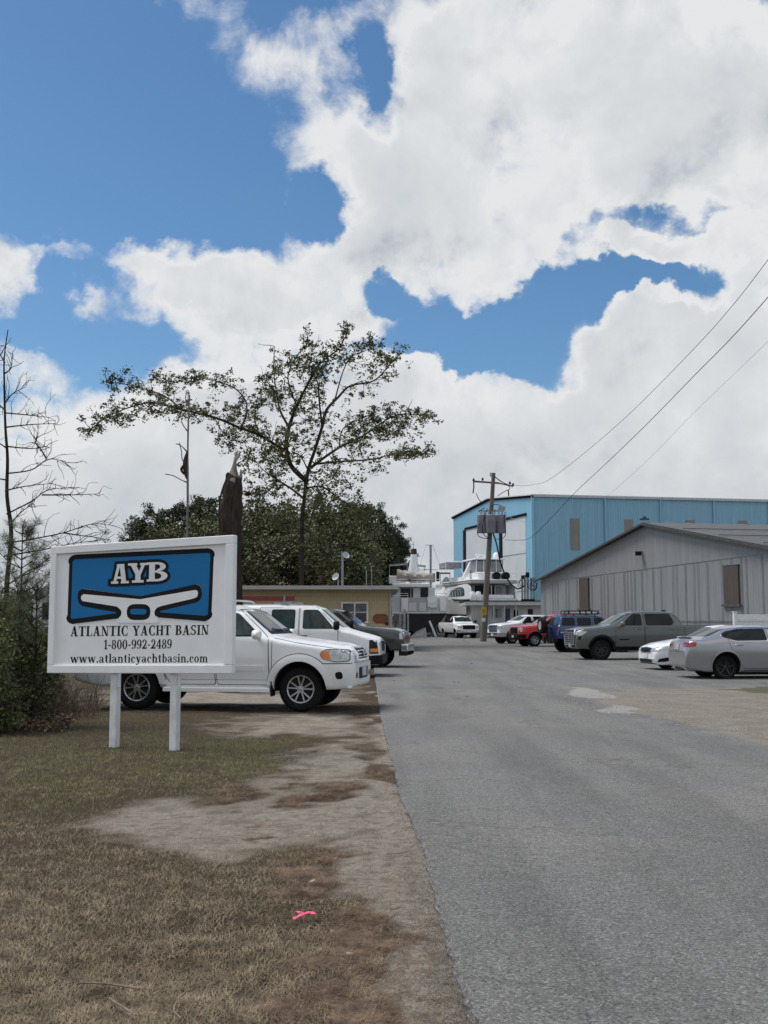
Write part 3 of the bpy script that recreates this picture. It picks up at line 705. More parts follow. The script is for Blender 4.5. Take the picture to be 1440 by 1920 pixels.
def ground():
    m, nt, b = mat_nodes('ground'); b.inputs['Roughness'].default_value = .95; b.inputs['Specular IOR Level'].default_value = .15
    tc = nt.nodes.new('ShaderNodeTexCoord').outputs['Object']
    at_ = nt.nodes.new('ShaderNodeAttribute'); at_.attribute_name = 'cover'; sp = nt.nodes.new('ShaderNodeSeparateColor'); nt.links.new(at_.outputs['Color'], sp.inputs[0])
    fine = nz(nt, tc, 90, 6, .75); mid = nz(nt, tc, 9, 6, .65); big = nz(nt, tc, 1.4, 5)
    mp = nt.nodes.new('ShaderNodeMapping'); mp.inputs['Scale'].default_value = (1, 3.2, 1); mp.inputs['Rotation'].default_value = (0, 0, .4); nt.links.new(tc, mp.inputs[0])
    fib = nz(nt, mp.outputs[0], 55, 5, .8, 1.5)
    grass = mx(nt, mr(nt, fib, .32, .68), (.045, .036, .024), (.20, .155, .10))
    grass = mx(nt, mr(nt, mid, .4, .7, 0, .5), grass, (.12, .105, .055))
    sand = mx(nt, mr(nt, fine, .3, .7), (.39, .345, .285), (.66, .595, .50))
    sand = mx(nt, mr(nt, mid, .44, .70, 0, .7), sand, (.20, .165, .125))
    straw = mx(nt, mr(nt, fib, .3, .7), (.055, .040, .028), (.175, .125, .088))
    green = mx(nt, mr(nt, fib, .3, .7), (.075, .070, .034), (.20, .18, .088))
    mn = nt.nodes.new('ShaderNodeMath'); mn.operation = 'ADD'; nt.links.new(mid, mn.inputs[0]); nt.links.new(fine, mn.inputs[1]); mn2 = nt.nodes.new('ShaderNodeMath'); mn2.operation = 'MULTIPLY'; mn2.inputs[1].default_value = .5; nt.links.new(mn.outputs[0], mn2.inputs[0]); mixn = mn2.outputs[0]
    def sh(ch, k=1.25, w=.22):
        mm = nt.nodes.new('ShaderNodeMath'); mm.operation = 'ADD'; nt.links.new(sp.outputs[ch], mm.inputs[0])
        m2 = nt.nodes.new('ShaderNodeMath'); m2.operation = 'MULTIPLY_ADD'; nt.links.new(fib if ch else mixn, m2.inputs[0]); m2.inputs[1].default_value = k; m2.inputs[2].default_value = -k / 2; nt.links.new(m2.outputs[0], mm.inputs[1])
        return mr(nt, mm.outputs[0], .5 - w, .5 + w)
    c = mx(nt, sh(2), grass, green); c = mx(nt, sh(0), c, sand); c = mx(nt, sh(1, 1.2), c, straw)
    spk = nz(nt, tc, 34, 4, .8); c = mx(nt, mr(nt, spk, .60, .72, 0, .4), c, (.09, .068, .05))
    c = mx(nt, mr(nt, big, .3, .7, 0, .3), c, mx(nt, 1.0, c, (.72, .70, .67), 'MULTIPLY'))
    nt.links.new(c, b.inputs['Base Color'])
    bp = nt.nodes.new('ShaderNodeBump'); bp.inputs['Strength'].default_value = 1; bp.inputs['Distance'].default_value = .05; nt.links.new(fib, bp.inputs['Height'])
    bp2 = nt.nodes.new('ShaderNodeBump'); bp2.inputs['Strength'].default_value = .6; bp2.inputs['Distance'].default_value = .05; nt.links.new(mid, bp2.inputs['Height']); nt.links.new(bp.outputs[0], bp2.inputs['Normal']); nt.links.new(bp2.outputs[0], b.inputs['Normal'])
    xs = np.concatenate([[-2500, -600, -200, -80, -40, -25, -18], np.arange(-14, 3.01, .07), [4, 6, 12, 25, 60, 200, 600, 2500]])
    ys = np.concatenate([[-300, -50, -10, 0, 1.5, 2.5], np.arange(3.2, 26, .07), [27, 29, 32, 36, 42, 50, 60, 80, 120, 200, 500, 1200, 3500]])
    X, Y = np.meshgrid(xs, ys, indexing='ij'); near = (X > -14) & (X < 3) & (Y > 3) & (Y < 26)
    Z = np.where(near, fnoise(X, Y, .5, 1) * .05 + fnoise(X, Y, 3, 2) * .02, 0)
    px, py = to_px(X, Y); e = np.clip((road_x(py) - px) / 60, 0, 1); Z = np.where(near, Z * e - .0, 0) - .012
    Z = np.where(near & (Y > 17), Z * np.clip((26 - Y) / 9, .3, 1), Z)
    nx_, ny_ = X.shape; V = np.stack([X, Y, Z], -1).reshape(-1, 3)
    idx = np.arange(nx_ * ny_).reshape(nx_, ny_)
    Fq = np.stack([idx[:-1, :-1], idx[1:, :-1], idx[1:, 1:], idx[:-1, 1:]], -1).reshape(-1, 4)
    me = bpy.data.meshes.new('ground'); me.vertices.add(len(V)); me.vertices.foreach_set('co', V.ravel())
    me.loops.add(Fq.size); me.loops.foreach_set('vertex_index', Fq.ravel()); me.polygons.add(len(Fq))
    me.polygons.foreach_set('loop_start', np.arange(0, Fq.size, 4)); me.polygons.foreach_set('loop_total', np.full(len(Fq), 4)); me.update(calc_edges=True)
    s, st, gn = cover(X.ravel(), Y.ravel())
    ca = me.color_attributes.new('cover', 'FLOAT_COLOR', 'POINT'); ca.data.foreach_set('color', np.stack([s, st, gn, np.ones_like(s)], -1).ravel())
    o = link('ground', me, m, None, True); tag(o, kind='structure')
    # tarmac
    m2, nt, b = mat_nodes('tarmac'); b.inputs['Roughness'].default_value = .88; b.inputs['Specular IOR Level'].default_value = .25
    tc = nt.nodes.new('ShaderNodeTexCoord').outputs['Object']
    f = nz(nt, tc, 75, 8, .85); g = nz(nt, tc, 160, 3, .9); big = nz(nt, tc, .35, 7, .6, .5)
    mp = nt.nodes.new('ShaderNodeMapping'); mp.inputs['Scale'].default_value = (1.6, .16, 1); nt.links.new(tc, mp.inputs[0]); lane = nz(nt, mp.outputs[0], .8, 5, .55)
    c = mx(nt, mr(nt, f, .38, .62), (.072, .071, .068), (.215, .211, .202))
    vo = nt.nodes.new('ShaderNodeTexVoronoi'); vo.inputs['Scale'].default_value = 95; nt.links.new(tc, vo.inputs['Vector'])
    sc_ = nt.nodes.new('ShaderNodeSeparateColor'); nt.links.new(vo.outputs['Color'], sc_.inputs[0])
    c = mx(nt, mr(nt, sc_.outputs[0], .72, .97, 0, .75), c, (.30, .30, .29))
    c = mx(nt, mr(nt, sc_.outputs[1], .72, .97, 0, .75), c, (.045, .045, .046))
    c = mx(nt, mr(nt, lane, .42, .62, 0, .75), c, mx(nt, 1.0, c, (.74, .74, .74), 'MULTIPLY'))
    st1 = nz(nt, tc, .9, 9, .7, 1.2); c = mx(nt, mr(nt, st1, .60, .72, 0, .7), c, mx(nt, 1.0, c, (.60, .60, .60), 'MULTIPLY'))
    st2 = nz(nt, tc, 2.6, 8, .7, .6); c = mx(nt, mr(nt, st2, .62, .74, 0, .5), c, mx(nt, 1.0, c, (1.35, 1.33, 1.28), 'MULTIPLY'))
    c = mx(nt, mr(nt, big, .42, .66, 0, .7), c, mx(nt, 1.0, c, (1.30, 1.27, 1.20), 'MULTIPLY'))
    # cracks
    vc = nt.nodes.new('ShaderNodeTexVoronoi'); vc.feature = 'DISTANCE_TO_EDGE'; vc.inputs['Scale'].default_value = .55; 
    wn = nt.nodes.new('ShaderNodeTexNoise'); wn.inputs['Scale'].default_value = 2.2; wn.inputs['Detail'].default_value = 6; nt.links.new(tc, wn.inputs['Vector'])
    va = nt.nodes.new('ShaderNodeVectorMath'); va.operation = 'MULTIPLY_ADD'; nt.links.new(wn.outputs['Color'], va.inputs[0]); va.inputs[1].default_value = (.9, .9, .9); nt.links.new(tc, va.inputs[2]); nt.links.new(va.outputs[0], vc.inputs['Vector'])
    crk = nt.nodes.new('ShaderNodeMath'); crk.operation = 'MULTIPLY'; nt.links.new(mr(nt, vc.outputs['Distance'], .0, .018, 1, 0), crk.inputs[0]); nt.links.new(mr(nt, big, .44, .54), crk.inputs[1])
    c = mx(nt, mr(nt, crk.outputs[0], 0, 1, 0, .4), c, (.04, .04, .04))
    wa = nt.nodes.new('ShaderNodeAttribute'); wa.attribute_name = 'wear'; ws_ = nt.nodes.new('ShaderNodeSeparateColor'); nt.links.new(wa.outputs['Color'], ws_.inputs[0])
    def wsh(ch, nv, k, w):
        m_ = nt.nodes.new('ShaderNodeMath'); m_.operation = 'MULTIPLY_ADD'; nt.links.new(nv, m_.inputs[0]); m_.inputs[1].default_value = k; nt.links.new(ws_.outputs[ch], m_.inputs[2]); return mr(nt, m_.outputs[0], .5 + k / 2 - w, .5 + k / 2 + w)
    gmid = nz(nt, tc, 6, 9, .75); gf = nz(nt, tc, 38, 8, .8)
    gc = mx(nt, mr(nt, gf, .34, .66), (.085, .072, .058), (.31, .275, .23)); gc = mx(nt, mr(nt, nz(nt, tc, 1.6, 8, .7), .42, .62, 0, .65), gc, (.135, .112, .09))
    c = mx(nt, wsh(0, gmid, 1.2, .16), c, gc); c = mx(nt, wsh(1, gmid, .5, .12), c, mx(nt, mr(nt, gf, .3, .7), (.20, .195, .18), (.29, .285, .265)))
    c = mx(nt, wsh(2, gf, .8, .2), c, mx(nt, mr(nt, gf, .35, .65), (.045, .045, .025), (.12, .105, .062)))
    nt.links.new(c, b.inputs['Base Color'])
    bp = nt.nodes.new('ShaderNodeBump'); bp.inputs['Strength'].default_value = .7; bp.inputs['Distance'].default_value = .012; nt.links.new(f, bp.inputs['Height']); nt.links.new(bp.outputs[0], b.inputs['Normal'])
    rnd = random.Random(5); L = []
    py = 2600.
    while py > 1176:
        p = gr(float(road_x(py)) + (rnd.uniform(-1, 1) * 2.5 * (py - 1162) / 400), py); L.append((p.x + rnd.uniform(-.012, .012), p.y)); py -= max(.5, (py - 1162) * .014)
    Lf = gr(float(road_x(1180)), 1176)
    edge = L + [(Lf.x - 1.5, 130)]
    def edge_x(y):
        return float(np.interp(y, [q[1] for q in edge], [q[0] for q in edge]))
    mbv = []; mbf = []
    allp = [(edge[0][0], .5)] + edge
    NC = 130; nrow = NC + 4
    for (x, y) in allp:
        mbv += [(x, y, -.03), (x, y, .006)] + [(x + .03 + (17 - x) * q / NC, y, .022) for q in range(NC + 1)] + [(110, y, .022)]
    for k in range(len(allp) - 1):
        for q in range(nrow - 1): a = k * nrow + q; mbf.append((a, a + nrow, a + nrow + 1, a + 1))
    me = bpy.data.meshes.new('road'); me.from_pydata(mbv, [], mbf); bm = bmesh.new(); bm.from_mesh(me); bmesh.ops.recalc_face_normals(bm, faces=bm.faces)
    up = sum(f.normal.z * f.calc_area() for f in bm.faces)
    if up < 0: bmesh.ops.reverse_faces(bm, faces=bm.faces)
    bm.to_mesh(me); bm.free()
    co = np.array([v.co[:] for v in me.vertices]); gx, gy = co[:, 0], co[:, 1]; qx, qy = to_px(gx, gy)
    w1 = fnoise(gx, gy, .6, 21); w2 = fnoise(gx, gy, 2.3, 22); qx = qx + w1 * 30 + w2 * 14; qy = qy + w1 * 10 + w2 * 5
    top = np.interp(qx, [1090, 1130, 1230, 1330, 1600, 2400], [1314, 1302, 1291, 1286, 1288, 1330]); bot = np.interp(qx, [1090, 1180, 1270, 1360, 1440, 1600, 1900, 2400], [1314, 1338, 1357, 1380, 1406, 1452, 1500, 1500])
    gv = np.clip(np.minimum((qy - top) / 7, (bot - qy) / 12) + .35, 0, 1) * np.clip((qx - 1085) / 60, 0, 1)
    pale = np.zeros_like(gx)
    for a, b_, c_, d_ in ((1103, 1303, 38, 7), (1155, 1332, 48, 5.5), (1240, 1355, 90, 8), (1330, 1375, 70, 9)): pale = np.maximum(pale, np.clip(1.6 - np.hypot((qx - a) / c_, (qy - b_) / d_) * 1.15, 0, 1) * (1 if c_ < 60 else .42))
    gg = np.clip(np.minimum((qy - np.interp(qx, [1330, 1440, 1700], [1292, 1283, 1284])) / 4, (np.interp(qx, [1330, 1440, 1700], [1296, 1303, 1305]) - qy) / 4), 0, 1)
    ca = me.color_attributes.new('wear', 'FLOAT_COLOR', 'POINT'); ca.data.foreach_set('color', np.stack([gv, pale, gg, np.ones_like(gv)], -1).ravel())
    tag(link('road', me, m2), kind='structure')
    return edge_x
EDGE_X = ground()
# pebbles, straw and grass blades
def blades(name, label, cat, n, region, test, hgt, wid, col, flat, seed, kind='stuff', z0=0.0, curve=.3):
    rng = np.random.RandomState(seed); out = 0; V = []; P = []
    while out < n:
        m = n * 2
        # uniform in picture rows so that near ground is not starved
        py = rng.uniform(region[2], region[3], m); px = rng.uniform(region[0], region[1], m)
        v = (960 - py) / F_PX; c, s = math.cos(PITCH), math.sin(PITCH); dy = c - v * s; dz = s + v * c; t = -CAM_H / dz
        X = (px - 720) / F_PX * t; Y = dy * t
        ok = rng.rand(m) < test(X, Y, px, py)
        P.append(np.stack([X[ok], Y[ok]], -1)); out += ok.sum()
        if ok.sum() < 10: break
    P = np.concatenate(P)[:n]; k = len(P)
    a = rng.uniform(0, 2 * math.pi, k); h = hgt * rng.uniform(.4, 1.3, k); lean = rng.uniform(flat[0], flat[1], k); w = wid * rng.uniform(.6, 1.3, k)
    a2 = a + rng.uniform(-curve, curve, k) * 2
    d = np.stack([np.cos(a), np.sin(a)], -1); d2 = np.stack([np.cos(a2), np.sin(a2)], -1); nrm = np.stack([-np.sin(a), np.cos(a)], -1)
    z0 = ground_z(P[:, 0], P[:, 1]) + z0
    def pt(xy, z): return np.concatenate([P + xy, (z0 + z)[:, None]], 1)
    L1 = h * .5; hz = h * np.cos(lean)
    b0 = pt(-nrm * w[:, None] / 2, np.zeros(k)); b1 = pt(nrm * w[:, None] / 2, np.zeros(k))
    mid = d * (h * np.sin(lean) * .5)[:, None]
    m0 = pt(mid - nrm * w[:, None] * .4, hz * .55 + .006); m1 = pt(mid + nrm * w[:, None] * .4, hz * .55 + .006)
    tp = pt(mid + d2 * (h * np.sin(lean) * .5)[:, None], hz * .9 + .003)
    V = np.stack([b0, b1, m1, m0, tp], 1).reshape(-1, 3); i = np.arange(k) * 5
    me = bpy.data.meshes.new(name); me.vertices.add(len(V)); me.vertices.foreach_set('co', V.ravel())
    quads = np.stack([i, i + 1, i + 2, i + 3], -1); tris = np.stack([i + 3, i + 2, i + 4], -1)
    li = np.concatenate([quads.ravel(), tris.ravel()]); me.loops.add(len(li)); me.loops.foreach_set('vertex_index', li)
    me.polygons.add(2 * k); me.polygons.foreach_set('loop_start', np.concatenate([np.arange(k) * 4, 4 * k + np.arange(k) * 3])); me.polygons.foreach_set('loop_total', np.concatenate([np.full(k, 4), np.full(k, 3)])); me.update(calc_edges=True)
    return tag(link(name, me, col), label, cat, None, kind)
def leafm(name, c1, c2, sc=3., rough=.7, spec=.2):
    m = pm(name, c1, rough, scale=sc, col2=c2, det=8, spec=spec)
    return m
def litter():
    off = lambda X, Y, px, py: (px < road_x(py) - 3)
    def t_grass(X, Y, px, py):
        s, st, g = cover(X, Y); return off(X, Y, px, py) * np.clip(1 - s * 1.4, 0.05, 1) * np.clip(1 - st * 1.3, 0, 1) * np.clip(.25 + .9 * fnoise(X, Y, 1.2, 33) + .5, .1, 1)
    def t_straw(X, Y, px, py):
        s, st, g = cover(X, Y); return (px < road_x(py) + 2) * np.clip(st * 1.5 - .2, 0.025, 1)
    def t_green(X, Y, px, py):
        s, st, g = cover(X, Y); return off(X, Y, px, py) * np.clip(g * 1.4 - .1, 0, 1)
    box = (-250, 900, 1300, 2080)
    blades('dry_grass', 'short dead brown grass covering the verge', 'grass', 120000, box, t_grass, .042, .0023, leafm('dead blades', (.065, .052, .032), (.40, .325, .21), 6), (.9, 1.5), 1)
    blades('dry_grass', 'scattered pale straw coloured blades lying in the verge', 'grass', 9000, box, t_grass, .06, .0026, leafm('pale blades', (.17, .14, .095), (.29, .24, .165), 6), (1.1, 1.5), 2)
    blades('pine_straw', 'rust brown pine needles lying in drifts beside the tarmac', 'pine needles', 75000, box, t_straw, .10, .0022, leafm('rust needles', (.06, .038, .026), (.28, .19, .13), 7), (1.35, 1.52), 3)
    blades('green_grass', 'short green grass tufts in the verge', 'grass', 20000, box, t_green, .045, .0026, leafm('green blades', (.075, .075, .03), (.25, .225, .10), 6), (.4, 1.3), 4)
    # gravel stones
    rng = np.random.RandomState(7); m = MB()
    for _ in range(2600):
        px = rng.uniform(1050, 1470); f = (px - 1050) / 400; py = rng.uniform(1300 + 6 * rng.rand(), 1330 + 62 * f); p = gr(px, py); r = rng.uniform(.004, .017)
        m.add([p + Vector((r * rng.uniform(.6, 1.2) * math.cos(a), r * rng.uniform(.6, 1.2) * math.sin(a), .028)) for a in (0, 1.5, 3.1, 4.6)] + [p + Vector((0, 0, .028 + r * .8))], [(0, 1, 4), (1, 2, 4), (2, 3, 4), (3, 0, 4)])
    tag(m.build('gravel_stone', pm('stones', (.16, .15, .13), .9, scale=4, col2=(.34, .32, .29))), 'loose pale stones scattered on the gravel patch', 'gravel', None, 'stuff')
    m = MB()
    for _ in range(2600):
        py = rng.uniform(1350, 2000); px = road_x(py) + rng.normal(-6, 10) * (py - 1162) / 300; p = gr(px, py); r = rng.uniform(.002, .006)
        m.add([p + Vector((r * math.cos(a), r * math.sin(a), .02)) for a in (0, 1.5, 3.1, 4.6)] + [p + Vector((0, 0, .02 + r * .8))], [(0, 1, 4), (1, 2, 4), (2, 3, 4), (3, 0, 4)])
    tag(m.build('tarmac_crumb', pm('crumbs', (.03, .03, .03), .9, scale=4, col2=(.16, .15, .14))), 'dark crumbs broken off along the tarmac edge', 'gravel', None, 'stuff')
    # pink ribbon
    pk = pm('pink tape', (.72, .09, .17), .45, var=.06)
    m = MB(); p = gr(570, 1726)
    def strip(pts, w):
        vs = []; fs = []
        for i, q in enumerate(pts):
            q = Vector(q); d = (Vector(pts[min(i + 1, len(pts) - 1)]) - Vector(pts[max(i - 1, 0)])); d.z = 0; d.normalize(); nn = Vector((-d.y, d.x, .25)) * w * (.8 + .3 * math.sin(i * 1.7))
            vs += [p + q - nn, p + q + nn]
        for i in range(len(pts) - 1): fs.append((2 * i, 2 * i + 1, 2 * i + 3, 2 * i + 2))
        m.add(vs, fs)
    strip(spline([(-.055, -.03, .016), (-.02, -.005, .028), (.02, .02, .035), (.05, .05, .03)], 4), .013)
    strip(spline([(-.01, .05, .02), (-.045, .045, .035), (-.03, .02, .04), (.01, .02, .03)], 4), .009)
    strip(spline([(.02, .03, .03), (.06, .01, .035), (.055, .045, .02)], 4), .012)
    o = m.build('ribbon', pk, None, True); sl = o.modifiers.new('s', 'SOLIDIFY'); sl.thickness = .001; tag(o, 'crumpled bright pink tape scrap lying in the brown grass', 'tape')
    tw = pm('twig bark', (.12, .085, .06), .9, scale=30, col2=(.24, .19, .14))
    for (pts, r, lab) in (([(150,1850),(200,1852),(262,1862)], .005, 'straight thin twig lying in the grass near the lower left corner'), ([(205,1880),(228,1895),(255,1912)], .005, 'short pale twig lying just below the longer straight twig'), ([(356,1862),(335,1880),(326,1902),(340,1918)], .0035, 'thin curved red brown runner bent like a hook in the grass'), ([(726,1606),(750,1605),(765,1602)], .003, 'thin twig on the sandy strip beside the tarmac'), ([(732,1712),(748,1709)], .004, 'short stub of twig on the sand right of the pink tape')):
        m = MB(); m.tube(spline([gr(a, b) + Vector((0, 0, .018)) for a, b in pts], 5), r, 5); tag(m.build('twig', tw, None, True), lab, 'twig')
    lf = pm('dead leaf', (.22, .17, .12), .8, scale=30, col2=(.34, .29, .22)); dl = pm('dark leaf', (.02, .018, .016), .8, scale=30)
    def leaf(px, py, s, mt, lab, z=.03, k=0):
        p = gr(px, py) + Vector((0, 0, z)); m = MB(); a = px * .7; c, sn = math.cos(a), math.sin(a)
        pts = [(-1, 0, .1), (-.5, .35, .3), (.2, .4, .15), (1, 0, .5), (.3, -.38, .2), (-.5, -.3, .05), (0, 0, -.1)]
        m.add([p + Vector(((x * c - y * sn) * s, (x * sn + y * c) * s, h * s * .6)) for x, y, h in pts], [(6, i, (i + 1) % 6) for i in range(6)])
        o = m.build('leaf', mt, None, True); tag(o, lab, 'leaf')
    leaf(623, 1758, .018, lf, 'curled pale leaf just below the pink tape')
    leaf(655, 1800, .02, lf, 'flat pale leaf on the pine needles below the pink tape')
    leaf(585, 1662, .03, lf, 'grey leaf half buried in the grass above the pink tape')
    leaf(664, 1628, .02, dl, 'small dark leaf on the bare sand above the pink tape')
    leaf(884, 1248, .07, dl, 'dark curled leaf standing on the tarmac in the middle of the lot', .06)
    leaf(738, 1279, .06, dl, 'dark leaf on the tarmac nearest the white suv', .035); leaf(746, 1266, .05, dl, 'dark leaf flat on the tarmac in front of the white van', .035)
    leaf(852, 1281, .06, dl, 'left one of two dark leaves close together on the tarmac', .035); leaf(860, 1282, .05, dl, 'right one of two dark leaves close together on the tarmac', .035); leaf(876, 1309, .05, dl, 'dark leaf lying alone on the tarmac nearest the camera', .035)
litter()
def all_cars():
    suv(); van(); darktruck()
    grp = 'vehicles parked in the boatyard lot'
    # white regular-cab pickup facing the camera by the boats
    pickup('p', 'small looking white pickup facing the camera left of the leaning utility pole', WP, R(90 + 14), gr(855, 1197), (.98, .86), cab=2.75, L=5.7, crew=False, bars_=BLK, bump=CHR, r=.38)
    pickup('p', 'white heavy pickup with tall chrome grille just right of the utility pole', paint('bright white paint', (.74, .74, .75)), R(22), gr(961, 1207.5), (.98, -.86), cab=4.1, L=6.2, crew=True, grillem=CHR, hd=True, r=.42,
           flare=(pm('tan trim', (.30, .27, .24), .5), .07, .03, .55))
    RED = paint('red paint', (.50, .018, .020))
    pickup('p', 'red pickup with black front bumper behind the blue boxy suv', RED, R(14), gr(1003, 1213), (.98, -.86), cab=4.0, L=5.9, crew=True, bump=BLK, bars_=BLK, r=.40)
    blue_suv(); grey_truck(); sedans()
def blue_suv():
    BL = paint('blue paint', (.010, .036, .120))
    S = dict(name='suv', label='blue boxy lifted suv with spare wheel on its back and a roof basket', cat='suv', paint=BL, rz=R(180 + 10), anchor_local=(3.33, .78), anchor=gr(1075, 1224), wheels=(.75, 3.33), r=.42, tw=.28, rimr=.20, track=1.66, arch=.50, archdz=.05, spokes=8, rim=BLK, tread=True,
      keys=[(0, 1.12, .70, 1.06, .80), (.05, 1.22, .70, 1.14, .82), (.3, 1.28, .74, 1.18, .84), (1.15, 1.34, .74, 1.24, .86), (1.3, 1.38, .72, 1.26, .86), (1.72, 1.76, .64, 1.28, .86), (2.0, 1.83, .64, 1.28, .86), (3.9, 1.82, .64, 1.28, .86), (4.08, 1.35, .68, 1.26, .85), (4.16, 1.0, .72, .96, .84)],
      low=[(0, .62, .70), (.1, .6, .76), (4.16, .66, .76)], fr=(.3, .06), rr=(.2, .04), mirror=(1.55, 1.33, .18, .16), mirmat=BLK, flare=(BLK, .07, .06, .62),
      doors=[dict(poly=[(1.36, .68), (2.3, .68), (2.3, 1.76), (1.9, 1.74), (1.36, 1.26)], win=[(1.5, 1.33), (2.22, 1.33), (2.22, 1.68), (1.84, 1.68)], han=(2.2, 1.15)), dict(poly=[(2.34, .68), (3.0, .68), (3.16, .96), (3.16, 1.76), (2.34, 1.76)], win=[(2.42, 1.33), (3.08, 1.33), (3.08, 1.68), (2.42, 1.68)], han=(3.02, 1.15))],
      wins=[[(3.24, 1.33), (3.92, 1.33), (3.80, 1.68), (3.24, 1.68)]],
      side=[('side_trim', rect(3.45, .96, 4.0, 1.02, .01), pm('light trim', (.35, .4, .48)), .006, .01)],
      parts=[('rear_window', 'B', rpoly([(-.6, 1.34), (.6, 1.34), (.54, 1.72), (-.54, 1.72)], .05), GLG, .01, .014), ('windscreen', 'F', rpoly([(-.66, 1.40), (.66, 1.40), (.58, 1.74), (-.58, 1.74)], .05), GLG, .01, .014), ('grille', 'F', rect(-.4, .84, .4, 1.1, .03), BLK, .008, .01), ('tailgate', 'B', rect(-.62, .74, .62, 1.28, .04), BL, .008, .01)],
      pair=[('headlight', rect(.46, .86, .72, 1.08, .02), LENS, .01, .01)], rpair=[('tail_light', rect(.68, .98, .80, 1.28, .02), REDL, .015, .03)])
    root, sf = vehicle(S)
    m = MB(); m.box((4.26, 0, .62), (.2, 1.7, .2)); m.box((4.34, .5, .60), (.1, .1, .3)); m.box((4.34, -.5, .60), (.1, .1, .3)); m.build('bumper', BLK, root)
    m = MB(); m.bar((4.32, -.2, .72), (4.32, -.2, 1.5), .07, .07); m.bar((4.32, -.8, .8), (4.32, .75, .8), .07, .07); m.bar((4.32, .5, .72), (4.32, .5, 1.2), .06, .06); m.bar((4.36, -.2, 1.2), (4.36, .5, 1.2), .06, .06); m.build('tyre_carrier', BLK, root)
    w = make_wheel(root, .40, .26, .20, 8, pm('pale rim', (.5, .5, .44), .4), tread=True); w.name = 'spare_wheel'
    w.location = (4.55, -.25, 1.32); w.rotation_euler = (0, 0, R(-90))
    m = MB(); x0, x1 = 1.9, 3.45
    for z in (1.88, 2.03):
        for sg in (-1, 1): m.bar((x0, sg * .58, z), (x1, sg * .58, z), .045, .045)
        for x in (x0, x1): m.bar((x, -.58, z), (x, .58, z), .045, .045)
    for k in range(9):
        x = x0 + (x1 - x0) * k / 8
        m.bar((x, -.58, 1.88), (x, .58, 1.88), .03, .02)
        for sg in (-1, 1): m.bar((x, sg * .58, 1.88), (x, sg * .58, 2.03), .03, .03)
    for k in range(7): m.bar((x0, -.58 + k * 1.16 / 6, 1.94), (x0, -.58 + k * 1.16 / 6, 2.05), .02, .02)
    for x in (2.1, 3.2):
        for sg in (-1, 1): m.bar((x, sg * .55, 1.80), (x, sg * .55, 1.88), .04, .04)
    bk = m.build('roof_basket', BLK, root)
    m = MB()
    for k in range(6): m.tube([(1.86, -.48 + k * .19, 1.96), (1.80, -.48 + k * .19, 1.96)], .055, 12)
    for x in (2.15, 2.45, 2.75, 3.05, 3.3):
        m.box((x, .61, 1.955), (.2, .05, .09))
    m.build('roof_light', LENS, bk)
